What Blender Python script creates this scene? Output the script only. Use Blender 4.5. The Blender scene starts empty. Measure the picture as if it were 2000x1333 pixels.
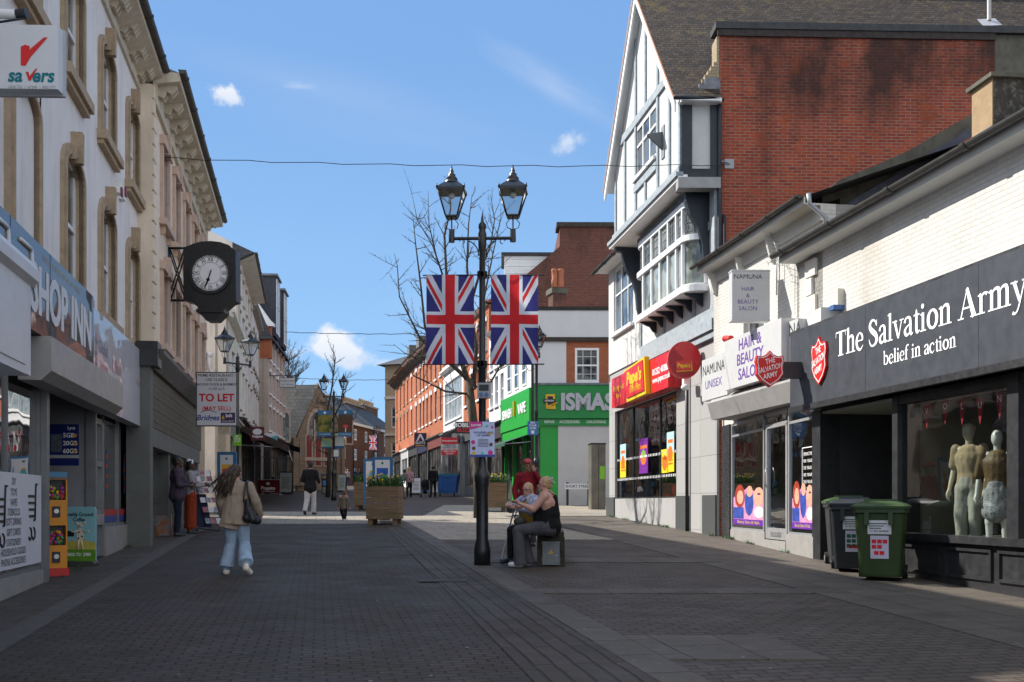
import bpy, bmesh, math, random
from mathutils import Vector, Matrix, noise
rnd = random.Random(7)
sc = bpy.context.scene
# ---------------- camera ----------------
H0 = 1.56
cam = bpy.data.cameras.new('camera'); camo = bpy.data.objects.new('camera', cam)
sc.collection.objects.link(camo); sc.camera = camo
camo.location = (0, 0, H0); camo.rotation_euler = (math.pi/2, 0, 0)
cam.sensor_width = 36; cam.lens = 36
cam.shift_y = (983-666.5)/2000
cam.clip_end = 3000; cam.clip_start = .1
# ---------------- world ----------------
SUN = Vector((-1, .42, .88)).normalized()
EL = math.asin(SUN.z); AZ = math.atan2(SUN.x, SUN.y)
w = bpy.data.worlds.new('World'); sc.world = w; w.use_nodes = True
nt = w.node_tree; N = nt.nodes; L = nt.links; N.clear()
out = N.new('ShaderNodeOutputWorld'); bg = N.new('ShaderNodeBackground'); L.new(bg.outputs[0], out.inputs[0])
sky = N.new('ShaderNodeTexSky'); sky.sky_type = 'NISHITA'; sky.sun_disc = False
sky.sun_elevation = EL; sky.sun_rotation = AZ; sky.air_density = 1.0; sky.dust_density = .1; sky.ozone_density = 4
bg.inputs[1].default_value = .145
def nd(t, **k):
    n = N.new(t)
    for a, b in k.items(): setattr(n, a, b)
    return n
tc = nd('ShaderNodeTexCoord')
def cloud_mask(px, py, rx, ry, scale, seed, soft=.25, dens=1, tilt=0):
    """mask of one cloud: an ellipse round a direction, broken by noise"""
    d = Vector(((px-1000)/2000, 1, (983-py)/2000)).normalized()
    mp = nd('ShaderNodeMapping', vector_type='POINT')
    az = math.atan2(d.x, d.y); el = math.asin(d.z)
    r = (Matrix.Rotation(math.radians(tilt), 3, 'Y') @ Matrix.Rotation(-el, 3, 'X') @ Matrix.Rotation(az, 3, 'Z'))
    e = r.to_euler('XYZ')
    mp.inputs['Rotation'].default_value = e
    L.new(tc.outputs['Generated'], mp.inputs['Vector'])
    no = nd('ShaderNodeTexNoise'); no.inputs['Scale'].default_value = scale; no.inputs['Detail'].default_value = 9
    no.inputs['Roughness'].default_value = .58
    mp2 = nd('ShaderNodeMapping'); mp2.inputs['Location'].default_value = (seed, seed*1.7, 0)
    mp2.inputs['Scale'].default_value = (ry/rx if rx > ry*3 else 1, 1, 1)
    L.new(mp.outputs[0], mp2.inputs['Vector']); L.new(mp2.outputs[0], no.inputs['Vector'])
    sp = nd('ShaderNodeSeparateXYZ'); L.new(mp.outputs[0], sp.inputs[0])
    def m(op, a, b=None):
        q = nd('ShaderNodeMath', operation=op)
        for i, x in enumerate((a, b)):
            if x is None: continue
            if isinstance(x, (int, float)): q.inputs[i].default_value = x
            else: L.new(x, q.inputs[i])
        return q.outputs[0]
    x = m('DIVIDE', sp.outputs[0], rx/2000); z = m('DIVIDE', sp.outputs[2], ry/2000)
    z = m('MULTIPLY', z, m('ADD', 1.0, m('MULTIPLY', m('LESS_THAN', z, 0), .9)))   # flatter base
    r2 = m('SQRT', m('ADD', m('MULTIPLY', x, x), m('MULTIPLY', z, z)))
    v = m('SUBTRACT', m('ADD', 1.0, m('MULTIPLY', m('SUBTRACT', no.outputs[0], .5), 3.2)), r2)
    mr = nd('ShaderNodeMapRange', interpolation_type='SMOOTHSTEP'); L.new(v, mr.inputs[0])
    mr.inputs[1].default_value = 0; mr.inputs[2].default_value = soft; mr.inputs[4].default_value = dens
    f = m('MULTIPLY', mr.outputs[0], m('GREATER_THAN', sp.outputs[1], 0))
    return f, z
hs = nd('ShaderNodeHueSaturation'); hs.inputs['Saturation'].default_value = .84; hs.inputs['Value'].default_value = 1.0; L.new(sky.outputs[0], hs.inputs['Color'])
spz = nd('ShaderNodeSeparateXYZ'); L.new(tc.outputs['Generated'], spz.inputs[0])
def mrange(src, a, b, lo, hi):
    q = nd('ShaderNodeMapRange', interpolation_type='SMOOTHSTEP'); L.new(src, q.inputs[0])
    for i, v in enumerate((a, b, lo, hi)): q.inputs[i+1].default_value = v
    return q.outputs[0]
def cmix(f, a, b):
    q = nd('ShaderNodeMix', data_type='RGBA'); L.new(f, q.inputs[0])
    for i, v in ((6, a), (7, b)):
        if isinstance(v, tuple): q.inputs[i].default_value = (*v, 1)
        else: L.new(v, q.inputs[i])
    return q.outputs[2]
low = cmix(mrange(spz.outputs[2], 0, .45, 0, 1), (1.0, 1.86, 2.98), (.63, 1.28, 2.46))
cl = cmix(mrange(spz.outputs[2], .42, .95, .95, .1), hs.outputs[0], low)
# unseen bright cloud field added behind the camera as neutral fill light
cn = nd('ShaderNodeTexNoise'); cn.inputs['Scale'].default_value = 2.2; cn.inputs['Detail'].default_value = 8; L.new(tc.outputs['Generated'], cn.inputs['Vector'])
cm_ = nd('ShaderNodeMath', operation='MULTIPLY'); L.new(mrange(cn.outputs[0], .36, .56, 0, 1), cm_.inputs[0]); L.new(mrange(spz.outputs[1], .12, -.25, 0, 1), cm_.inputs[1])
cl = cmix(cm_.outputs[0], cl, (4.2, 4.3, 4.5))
for i, (px, py, rx, ry, scl, soft, dens, tilt) in enumerate([
        (648, 688, 82, 52, 22, .6, .93, 0), (447, 192, 34, 27, 60, .8, .85, 0), (1106, 280, 42, 34, 45, 1.0, .6, 20),
        (585, 170, 40, 12, 60, 1.2, .25, 0), (1080, 175, 190, 46, 16, 2.2, .4, -28), (750, 710, 46, 14, 50, 1.2, .6, 0),
        (560, 160, 420, 60, 9, 3.0, .26, -8), (800, 270, 620, 130, 5, 3.0, .24, -10), (980, 590, 240, 40, 12, 2.5, .3, 4)]):
    f, z = cloud_mask(px, py, rx, ry, scl, 3.1+i*2.3, soft, dens, tilt)
    mx = nd('ShaderNodeMix', data_type='RGBA'); L.new(f, mx.inputs[0]); L.new(cl, mx.inputs[6])
    cm = nd('ShaderNodeMix', data_type='RGBA'); cm.inputs[6].default_value = (2.3, 2.55, 3.0, 1); cm.inputs[7].default_value = (3.0, 3.05, 3.15, 1)
    mr = nd('ShaderNodeMapRange'); L.new(z, mr.inputs[0]); mr.inputs[1].default_value = -.6; mr.inputs[2].default_value = .5
    L.new(mr.outputs[0], cm.inputs[0]); L.new(cm.outputs[2], mx.inputs[7]); cl = mx.outputs[2]
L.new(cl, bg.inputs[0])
sl = bpy.data.lights.new('sun', 'SUN'); sl.energy = 3.7; sl.angle = math.radians(.53); sl.color = (1, .95, .87)
so = bpy.data.objects.new('sun', sl); sc.collection.objects.link(so)
so.rotation_euler = SUN.to_track_quat('Z', 'Y').to_euler(); so.location = (-20, 20, 40)
sc.view_settings.view_transform = 'Standard'; sc.view_settings.look = 'None'
sc.view_settings.exposure = 1.15; sc.view_settings.gamma = 1
sc.cycles.max_bounces = 6; sc.cycles.transparent_max_bounces = 10
# ---------------- materials ----------------
def srgb(r, g, b):
    return tuple(((c/255)/12.92 if c/255 <= .04045 else ((c/255+.055)/1.055)**2.4) for c in (r, g, b))
MT = {}
class NB:
    def __init__(s, name):
        s.m = bpy.data.materials.new(name); s.m.use_nodes = True; s.t = s.m.node_tree; s.t.nodes.clear()
        s.o = s.n('ShaderNodeOutputMaterial'); s.b = s.n('ShaderNodeBsdfPrincipled'); s.l(s.b.outputs[0], s.o.inputs[0])
    def n(s, t, **k):
        q = s.t.nodes.new(t)
        for a, b in k.items(): setattr(q, a, b)
        return q
    def l(s, a, b): s.t.links.new(a, b)
    def math(s, op, a, b=None, c=None):
        q = s.n('ShaderNodeMath', operation=op)
        for i, x in enumerate((a, b, c)):
            if x is None: continue
            if isinstance(x, (int, float)): q.inputs[i].default_value = x
            else: s.l(x, q.inputs[i])
        return q.outputs[0]
    def coord(s, kind='Object', scale=(1, 1, 1)):
        t = s.n('ShaderNodeTexCoord'); mp = s.n('ShaderNodeMapping'); mp.inputs['Scale'].default_value = scale
        s.l(t.outputs[kind], mp.inputs[0]); return mp.outputs[0]
    def noise(s, co, scale, det=4, rough=.55):
        q = s.n('ShaderNodeTexNoise'); q.inputs['Scale'].default_value = scale; q.inputs['Detail'].default_value = det
        q.inputs['Roughness'].default_value = rough; s.l(co, q.inputs['Vector']); return q.outputs[0]
    def ramp(s, f, a, b, lo=0, hi=1):
        r = s.n('ShaderNodeMapRange'); s.l(f, r.inputs[0]); r.inputs[1].default_value = a; r.inputs[2].default_value = b
        r.inputs[3].default_value = lo; r.inputs[4].default_value = hi; return r.outputs[0]
    def mix(s, f, a, b, mode='MIX'):
        q = s.n('ShaderNodeMix', data_type='RGBA', blend_type=mode)
        for i, x in ((0, f), (6, a), (7, b)):
            if isinstance(x, (int, float)): q.inputs[i].default_value = x
            elif isinstance(x, tuple): q.inputs[i].default_value = (*x[:3], 1)
            else: s.l(x, q.inputs[i])
        return q.outputs[2]
    def bump(s, h, dist=.01, st=1, prev=None):
        q = s.n('ShaderNodeBump'); q.inputs['Distance'].default_value = dist; q.inputs['Strength'].default_value = st
        s.l(h, q.inputs['Height'])
        if prev is not None: s.l(prev, q.inputs['Normal'])
        return q.outputs[0]
    def fin(s, col, rough=.7, nrm=None, metal=0, spec=.4):
        if isinstance(col, tuple): s.b.inputs['Base Color'].default_value = (*col[:3], 1)
        else: s.l(col, s.b.inputs['Base Color'])
        if isinstance(rough, (int, float)): s.b.inputs['Roughness'].default_value = rough
        else: s.l(rough, s.b.inputs['Roughness'])
        s.b.inputs['Metallic'].default_value = metal; s.b.inputs['Specular IOR Level'].default_value = spec
        if nrm is not None: s.l(nrm, s.b.inputs['Normal'])
        return s.m
def mul(c, k): return tuple(min(1, x*k) for x in c[:3])
def P(name, col, rough=.6, var=.18, scale=5, bump=0, bscale=60, metal=0, spec=.4, dirt=None, dirtamt=.4, streak=False, patches=None):
    """plain painted / plastered / cast surface: tonal variation, optional fine relief and dirt"""
    if name in MT: return MT[name]
    s = NB(name); co = s.coord()
    f = s.noise(co, scale, 5); c = s.mix(s.ramp(f, .3, .7), mul(col, 1-var), mul(col, 1+var))
    if dirt:
        cs = s.coord('Object', (1, 1, .18) if streak else (1, 1, 1))
        g = s.ramp(s.noise(cs, scale*1.7, 7, .7), .5, .75, 0, dirtamt); c = s.mix(g, c, dirt)
    if patches:
        g = s.ramp(s.noise(co, .9, 6, .65), .52, .6, 0, 1); c = s.mix(g, c, patches)
    nr = s.bump(s.noise(co, bscale, 3, .6), bump) if bump else None
    rg = s.ramp(s.noise(co, scale*3, 4), .3, .7, max(0, rough-.08), min(1, rough+.1))
    MT[name] = s.fin(c, rg, nr, metal, spec); return MT[name]
def brick(name, c1, c2, mortar, bw=.225, bh=.075, ms=.011, stain=None, stlo=.52, sthi=.68, stain_amt=.8, grad=None, bumpd=.006, off=.5, tint=None, rough=.85):
    if name in MT: return MT[name]
    s = NB(name); co = s.coord('UV'); ob = s.coord('Object')
    wob = s.noise(ob, 9, 2)
    b = s.n('ShaderNodeTexBrick'); b.offset = off; s.l(co, b.inputs['Vector'])
    b.inputs['Scale'].default_value = 1; b.inputs['Brick Width'].default_value = bw; b.inputs['Row Height'].default_value = bh
    b.inputs['Mortar Size'].default_value = ms; b.inputs['Mortar Smooth'].default_value = .25; b.inputs['Bias'].default_value = 0
    b.inputs['Color1'].default_value = (*c1, 1); b.inputs['Color2'].default_value = (*c2, 1); b.inputs['Mortar'].default_value = (*mortar, 1)
    c = s.mix(s.ramp(wob, .3, .7, 0, .35), b.outputs[0], mul(c1, .6))
    c = s.mix(s.ramp(s.noise(ob, 1.1, 5), .3, .75, 0, .45), c, s.mix(.5, c, mul(c2, 1.3)))
    if tint: c = s.mix(s.ramp(s.noise(ob, 2.3, 6, .7), .55, .62, 0, .8), c, tint)
    if stain:
        st = s.noise(s.coord('Object', (1, 1, .45)), .55, 6, .62)
        g = s.ramp(st, stlo, sthi, 0, stain_amt)
        if grad:   # more soot near the top of the wall
            sp = s.n('ShaderNodeSeparateXYZ'); g0 = s.n('ShaderNodeTexCoord'); s.l(g0.outputs['UV'], sp.inputs[0])
            hh = s.ramp(sp.outputs[1], grad[0], grad[1], 0, .16)
            g = s.ramp(s.math('ADD', st, hh), stlo, sthi, 0, stain_amt)
        c = s.mix(g, c, stain)
    h = s.math('SUBTRACT', 1.0, b.outputs[1]); h = s.math('ADD', h, s.math('MULTIPLY', s.noise(ob, 45, 3), .5))
    MT[name] = s.fin(c, rough, s.bump(h, bumpd), 0, .25); return MT[name]
def roofmat(name, c1, c2, gap, bw=.17, bh=.1, moss=None, light=None, rough=.75):
    if name in MT: return MT[name]
    s = NB(name); co = s.coord('UV'); ob = s.coord('Object')
    b = s.n('ShaderNodeTexBrick'); s.l(co, b.inputs['Vector']); b.inputs['Scale'].default_value = 1
    b.inputs['Brick Width'].default_value = bw; b.inputs['Row Height'].default_value = bh; b.inputs['Mortar Size'].default_value = .008
    b.inputs['Color1'].default_value = (*c1, 1); b.inputs['Color2'].default_value = (*c2, 1); b.inputs['Mortar'].default_value = (*gap, 1)
    c = b.outputs[0]
    if moss: c = s.mix(s.ramp(s.noise(ob, 2.2, 7, .7), .56, .66, 0, .85), c, moss)
    if light: c = s.mix(s.ramp(s.noise(ob, 16, 3, .7), .68, .72, 0, .9), c, light)
    # every course laps the one below: saw-tooth relief up the slope
    sp = s.n('ShaderNodeSeparateXYZ'); s.l(co, sp.inputs[0])
    saw = s.math('FRACT', s.math('DIVIDE', sp.outputs[1], bh))
    h = s.math('ADD', s.math('SUBTRACT', 1.0, saw), s.math('MULTIPLY', s.noise(ob, 12, 3), .5))
    MT[name] = s.fin(c, rough, s.bump(h, .03), 0, .3); return MT[name]
def glass_dark(name='dark window glass', col=(.02, .024, .028), tint=(.11, .12, .12)):
    if name in MT: return MT[name]
    s = NB(name); ob = s.coord('Object')
    c = s.mix(s.ramp(s.noise(ob, 1.3, 2), .45, .55), col, tint)
    MT[name] = s.fin(c, .04, s.bump(s.noise(ob, 2.2, 1), .012), 0, .8); return MT[name]
def glass_clear(name='clear glass', tint=(.86, .9, .9), refl=1.0, ior=1.5, wave=0.0):
    if name in MT: return MT[name]
    s = NB(name); s.t.nodes.remove(s.b)
    tr = s.n('ShaderNodeBsdfTransparent'); tr.inputs[0].default_value = (*tint, 1)
    gl = s.n('ShaderNodeBsdfGlossy'); gl.inputs['Roughness'].default_value = .01; gl.inputs[0].default_value = (1, 1, 1, 1)
    fr = s.n('ShaderNodeFresnel'); gm = s.n('ShaderNodeNewGeometry')   # one sheet: same on both sides
    s.l(s.math('ADD', s.math('MULTIPLY', gm.outputs['Backfacing'], 1/ior-ior), ior), fr.inputs[0])
    mx = s.n('ShaderNodeMixShader'); f = s.math('MINIMUM', s.math('MULTIPLY', fr.outputs[0], refl*1.6), 1.0)
    if wave:
        nb = s.bump(s.noise(s.coord(), 1.5, 1), wave); s.l(nb, gl.inputs['Normal'])
    s.l(f, mx.inputs[0]); s.l(tr.outputs[0], mx.inputs[1]); s.l(gl.outputs[0], mx.inputs[2]); s.l(mx.outputs[0], s.o.inputs[0])
    MT[name] = s.m; return s.m
def emis(name, col, st):
    if name in MT: return MT[name]
    s = NB(name); s.b.inputs['Emission Color'].default_value = (*col, 1); s.b.inputs['Emission Strength'].default_value = st
    MT[name] = s.fin(col, .5); return MT[name]
# ---------------- frames and mesh builder ----------------
def zg(x, y): return .0325*min(max(y, -40), 118)
class Fr:
    """upright plane: origin, direction u (to the right as seen from in front), out = towards the viewer"""
    def __init__(s, x, y, dx, dy, z=0):
        l = math.hypot(dx, dy); s.o = Vector((x, y, z)); s.d = Vector((dx/l, dy/l, 0)); s.out = Vector((dy/l, -dx/l, 0)); s.up = Vector((0, 0, 1))
    def p(s, u, w, z): return s.o + s.d*u + s.out*w + s.up*z
    def u(s, px, w=0):
        k = (px-1000)/2000; o = s.o + s.out*w
        return (k*o.y - o.x)/(s.d.x - k*s.d.y)
    def z(s, py, u, w=0):
        return H0 + (983-py)*s.p(u, w, 0).y/2000 - s.o.z
    def uz(s, px, py, w=0):
        a = s.u(px, w); return a, s.z(py, a, w)
    def ang(s): return math.atan2(s.d.y, s.d.x)
    def mat(s, u, w, z):
        p = s.p(u, w, z); m = Matrix((s.d, s.up, s.out)).transposed().to_4x4(); m.translation = p; return m
    def sub(s, u, w, z=0, rot=0):
        q = Fr(0, 0, *(Matrix.Rotation(rot, 2) @ Vector((s.d.x, s.d.y)))); q.o = s.p(u, w, z); return q
def at(px, py, Y): return Vector(((px-1000)/2000*Y, Y, H0+(983-py)*Y/2000))
def gnd(px, py):
    Y = (H0)/(.0325+(py-983)/2000); return Vector(((px-1000)/2000*Y, Y, zg(0, Y)))
FRONT = Fr(0, 0, 1, 0)
def thing(name, label, cat, loc=(0, 0, 0), group=None, rz=0):
    o = bpy.data.objects.new(name, None); sc.collection.objects.link(o); o.location = loc; o.rotation_euler[2] = rz
    o.empty_display_size = .2
    o['label'] = label; o['category'] = cat
    if group: o['group'] = group
    return o
def mworld(o):
    m = Matrix.Translation(o.location) @ o.rotation_euler.to_matrix().to_4x4()
    return mworld(o.parent) @ m if o.parent else m
TXT = {}
tmp_sc = bpy.data.scenes.new('workshop'); tmp_vl = tmp_sc.view_layers[0]
def evaluated_mesh(o):
    """modifiers / text evaluated in a small scratch scene, so the big one is not re-evaluated each time"""
    tmp_sc.collection.objects.link(o); tmp_vl.update(); dg = tmp_vl.depsgraph
    me = bpy.data.meshes.new_from_object(o.evaluated_get(dg)); bpy.data.objects.remove(o); return me
def text_mesh(s, bold, ext, align, font=None):
    k = (s, bold, ext, align)
    if k in TXT: return TXT[k]
    c = bpy.data.curves.new('text', 'FONT'); c.body = s; c.size = 1; c.offset = bold; c.extrude = ext
    c.align_x = align; c.align_y = 'CENTER'; c.resolution_u = 3; c.space_line = 1.0
    o = bpy.data.objects.new('text', c); me = evaluated_mesh(o)
    r = ([v.co.copy() for v in me.vertices], [tuple(p.vertices) for p in me.polygons])
    bpy.data.curves.remove(c); bpy.data.meshes.remove(me)
    TXT[k] = r; return r
class MB:
    def __init__(s): s.v = []; s.f = []; s.fm = []; s.mats = []; s.sm = []
    def mi(s, m):
        if m not in s.mats: s.mats.append(m)
        return s.mats.index(m)
    def add(s, vs, fs, m, smooth=False):
        b = len(s.v); s.v += [Vector(v) for v in vs]; i = s.mi(m)
        for f in fs: s.f.append(tuple(b+k for k in f)); s.fm.append(i); s.sm.append(smooth)
        return s
    def hexa(s, c, m):   # 8 corners: bottom 4 ccw, top 4 ccw
        return s.add(c, [(3, 2, 1, 0), (4, 5, 6, 7), (0, 1, 5, 4), (1, 2, 6, 5), (2, 3, 7, 6), (3, 0, 4, 7)], m)
    def box(s, F, u0, u1, w0, w1, z0, z1, m):
        if u0 > u1: u0, u1 = u1, u0
        if w0 > w1: w0, w1 = w1, w0
        if z0 > z1: z0, z1 = z1, z0
        return s.hexa([F.p(u0, w1, z0), F.p(u1, w1, z0), F.p(u1, w0, z0), F.p(u0, w0, z0),
                       F.p(u0, w1, z1), F.p(u1, w1, z1), F.p(u1, w0, z1), F.p(u0, w0, z1)], m)
    def quad(s, a, b, c, d, m): return s.add([a, b, c, d], [(0, 1, 2, 3)], m)
    def prism(s, F, poly, w0, w1, m, cap=True):   # poly (u,z) ccw seen from the front; w1 = front
        n = len(poly); vs = [F.p(a, w1, b) for a, b in poly] + [F.p(a, w0, b) for a, b in poly]
        fs = [(i, n+i, n+(i+1) % n, (i+1) % n) for i in range(n)]
        if cap: fs += [tuple(range(n)), tuple(range(2*n-1, n-1, -1))]
        return s.add(vs, fs, m)
    def sweep(s, F, prof, u0, u1, m):   # profile (w,z) swept along u
        n = len(prof); vs = [F.p(u0, a, b) for a, b in prof]+[F.p(u1, a, b) for a, b in prof]
        fs = [(i, (i+1) % n, n+(i+1) % n, n+i) for i in range(n)] + [tuple(range(n-1, -1, -1)), tuple(range(n, 2*n))]
        return s.add(vs, fs, m)
    def cyl(s, a, b, r0, r1, m, n=12, caps=True, smooth=True):
        a = Vector(a); b = Vector(b); d = (b-a).normalized(); x = d.orthogonal().normalized(); y = d.cross(x)
        vs = [a+(x*math.cos(t)+y*math.sin(t))*r0 for t in [2*math.pi*i/n for i in range(n)]]
        vs += [b+(x*math.cos(t)+y*math.sin(t))*r1 for t in [2*math.pi*i/n for i in range(n)]]
        s.add(vs, [(i, (i+1) % n, n+(i+1) % n, n+i) for i in range(n)], m, smooth)
        if caps: s.add(vs[:n], [tuple(range(n-1, -1, -1))], m); s.add(vs[n:], [tuple(range(n))], m)
        return s
    def tube(s, pts, r, m, n=8, r1=None):
        pts = [Vector(p) for p in pts]; k = len(pts); rs = [r+(r1-r)*i/(k-1) if r1 is not None else r for i in range(k)] if not isinstance(r, (list, tuple)) else r
        vs = []; x = None
        for i, p in enumerate(pts):
            d = (pts[min(i+1, k-1)]-pts[max(i-1, 0)]).normalized()
            x = (x - d*x.dot(d)).normalized() if x is not None and (x-d*x.dot(d)).length > 1e-4 else d.orthogonal().normalized()
            y = d.cross(x)
            vs += [p+(x*math.cos(2*math.pi*j/n)+y*math.sin(2*math.pi*j/n))*rs[i] for j in range(n)]
        fs = [(i*n+j, i*n+(j+1) % n, (i+1)*n+(j+1) % n, (i+1)*n+j) for i in range(k-1) for j in range(n)]
        fs += [tuple(range(n-1, -1, -1)), tuple(range((k-1)*n, k*n))]
        return s.add(vs, fs, m, True)
    def lathe(s, c, prof, m, n=20, smooth=True, rot=0, cap=True):
        c = Vector(c); k = len(prof)
        vs = [c+Vector((r*math.cos(rot+2*math.pi*j/n), r*math.sin(rot+2*math.pi*j/n), z)) for r, z in prof for j in range(n)]
        fs = [(i*n+j, i*n+(j+1) % n, (i+1)*n+(j+1) % n, (i+1)*n+j) for i in range(k-1) for j in range(n)]
        if cap: fs += [tuple(range(n-1, -1, -1)), tuple(range((k-1)*n, k*n))]
        return s.add(vs, fs, m, smooth)
    def ell(s, c, rx, ry, rz, m, n=12, k=8, R=None):
        c = Vector(c); vs = []; fs = []
        for i in range(k+1):
            t = math.pi*i/k
            for j in range(n):
                q = Vector((rx*math.sin(t)*math.cos(2*math.pi*j/n), ry*math.sin(t)*math.sin(2*math.pi*j/n), -rz*math.cos(t)))
                vs.append(c+(R @ q if R else q))
        fs = [(i*n+j, i*n+(j+1) % n, (i+1)*n+(j+1) % n, (i+1)*n+j) for i in range(k) for j in range(n)]
        return s.add(vs, fs, m, True)
    def text(s, F, t, u, w, z, size, m, align='CENTER', bold=0.0, sx=1, ext=0.0, shear=0):
        vs, fs = text_mesh(t, bold, ext/size if ext else 0.0, align); M = F.mat(u, w+ext, z)
        return s.add([M @ Vector((v.x*size*sx+v.y*size*shear, v.y*size, v.z*size)) for v in vs], fs, m)
    def disc(s, F, u, w0, w1, z, r, m, n=28, rz=None):
        rz = rz or r
        return s.prism(F, [(u+r*math.cos(2*math.pi*i/n), z+rz*math.sin(2*math.pi*i/n)) for i in range(n)], w0, w1, m)
    def build(s, name, parent=None, label=None, kind=None, cat=None, group=None):
        me = bpy.data.meshes.new(name); inv = mworld(parent).inverted() if parent else Matrix()
        me.from_pydata([inv @ v for v in s.v], [], s.f)
        for m in s.mats: me.materials.append(m)
        me.polygons.foreach_set('material_index', s.fm); me.polygons.foreach_set('use_smooth', s.sm)
        uv = me.uv_layers.new(name='UVMap'); buf = [0.0]*(2*len(me.loops))
        for p, f in zip(me.polygons, s.f):
            a = s.v[f[0]]; n = Vector((0, 0, 0))
            for i in range(1, len(f)-1):
                n += (s.v[f[i]]-a).cross(s.v[f[i+1]]-a)
            n = n.normalized() if n.length > 1e-12 else Vector((0, 0, 1))
            t = Vector((1, 0, 0)) if abs(n.z) > .985 else Vector((-n.y, n.x, 0)).normalized()
            b = n.cross(t)
            for li, vi in zip(p.loop_indices, f):
                v = s.v[vi]; buf[2*li] = v.dot(t); buf[2*li+1] = v.dot(b)
        uv.data.foreach_set('uv', buf)
        me.update(); o = bpy.data.objects.new(name, me); sc.collection.objects.link(o); o.parent = parent
        if label: o['label'] = label
        if kind: o['kind'] = kind
        if cat: o['category'] = cat
        if group: o['group'] = group
        return o
def copytree(o, parent=None):
    c = o.copy(); sc.collection.objects.link(c); c.parent = parent
    for ch in [x for x in bpy.data.objects if x.parent == o]: copytree(ch, c)
    return c
def wall(mb, F, u0, u1, z0, z1, ops, m, w=0, depth=.14, rev=None):
    """wall face with real openings (u0,u1,z0,z1) and their reveals"""
    us = sorted({u0, u1, *[max(u0, min(u1, x)) for o in ops for x in o[:2]]}); zs = sorted({z0, z1, *[x for o in ops for x in o[2:4]]})
    for a, b in zip(us, us[1:]):
        run = None
        for c, d in zip(zs, zs[1:]):
            mu, mz = (a+b)/2, (c+d)/2
            if any(o[0] < mu < o[1] and o[2] < mz < o[3] for o in ops): continue
            mb.quad(F.p(a, w, c), F.p(b, w, c), F.p(b, w, d), F.p(a, w, d), m)
    rev = rev or m
    for a, b, c, d in [o[:4] for o in ops]:
        q = lambda u, ww, z: F.p(u, ww, z)
        mb.quad(q(a, w, c), q(a, w-depth, c), q(a, w-depth, d), q(a, w, d), rev); mb.quad(q(b, w-depth, c), q(b, w, c), q(b, w, d), q(b, w-depth, d), rev)
        mb.quad(q(a, w, c), q(b, w, c), q(b, w-depth, c), q(a, w-depth, c), rev); mb.quad(q(a, w-depth, d), q(b, w-depth, d), q(b, w, d), q(a, w, d), rev)
# shared materials
WHITE = P('white paint', (.78, .78, .77), .5, .05, 3, dirt=(.5, .49, .46), dirtamt=.25)
UPVC = P('white window frame', (.8, .8, .8), .3, .03, 3)
BLACK = P('black painted iron', (.012, .013, .015), .32, .3, 8, .0015, 90, spec=.5)
DARK = P('black satin paint', (.02, .021, .024), .4, .25, 6, dirt=(.06, .06, .06), dirtamt=.3)
GREY = P('grey aluminium', (.28, .29, .3), .4, .08, 4, metal=.3)
SILVER = P('brushed steel', (.45, .46, .47), .35, .1, 5, metal=.8)
TXTW = P('white lettering', (.85, .85, .85), .5, .02)
TXTK = P('black lettering', (.015, .015, .018), .5, .05)
GD = glass_dark(); GC = glass_clear()
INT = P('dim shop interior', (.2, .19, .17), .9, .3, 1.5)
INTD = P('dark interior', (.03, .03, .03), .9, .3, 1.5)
LEAD = P('lead flashing', (.16, .17, .19), .6, .35, 4, .004, 20)
GUT = P('weathered cast gutter', (.045, .042, .038), .5, .3, 5)
def window(par, F, u0, u1, z0, z1, w, cols=1, rows=2, fw=.05, bar=.035, glass=None, fm=None, ratio=.5, name='window', bars=(0, 0), arch=0, label=None):
    """sash or casement window: frame, meeting rail, mullions, finer glazing bars, panes (a sub-part)"""
    fm = fm or UPVC; b = MB(); d = .05
    b.box(F, u0, u0+fw, w-d, w, z0, z1, fm); b.box(F, u1-fw, u1, w-d, w, z0, z1, fm)
    b.box(F, u0+fw, u1-fw, w-d, w, z0, z0+fw*1.3, fm); b.box(F, u0+fw, u1-fw, w-d, w, z1-fw, z1, fm)
    zm = z0+(z1-z0)*ratio
    if rows == 2: b.box(F, u0+fw, u1-fw, w-d, w+.006, zm-bar/2, zm+bar/2, fm)
    for i in range(1, cols):
        uu = u0+(u1-u0)*i/cols; b.box(F, uu-bar/2, uu+bar/2, w-d, w+.003, z0+fw*1.3, z1-fw, fm)
    nb, nr = bars
    for i in range(1, nb+1):
        uu = u0+(u1-u0)*i/(nb+1); b.box(F, uu-.01, uu+.01, w-d*.7, w-.008, z0+fw, z1-fw, fm)
    for k, (a, c) in enumerate(((z0, zm), (zm, z1))):
        for i in range(1, nr+1):
            zz = a+(c-a)*i/(nr+1); b.box(F, u0+fw, u1-fw, w-d*.7, w-.008, zz-.01, zz+.01, fm)
    o = b.build(name, par, label)
    g = MB(); g.quad(F.p(u0, w-d*.6, z0), F.p(u1, w-d*.6, z0), F.p(u1, w-d*.6, z1), F.p(u0, w-d*.6, z1), glass or GD)
    g.build('pane', o); return o
def panel_text(b, F, lines, mat_default=None):
    for t in lines:   # (text, u, z, w, size, mat, bold, sx)
        b.text(F, t[0], t[1], t[3], t[2], t[4], t[5], bold=t[6] if len(t) > 6 else 0, sx=t[7] if len(t) > 7 else 1)
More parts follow.
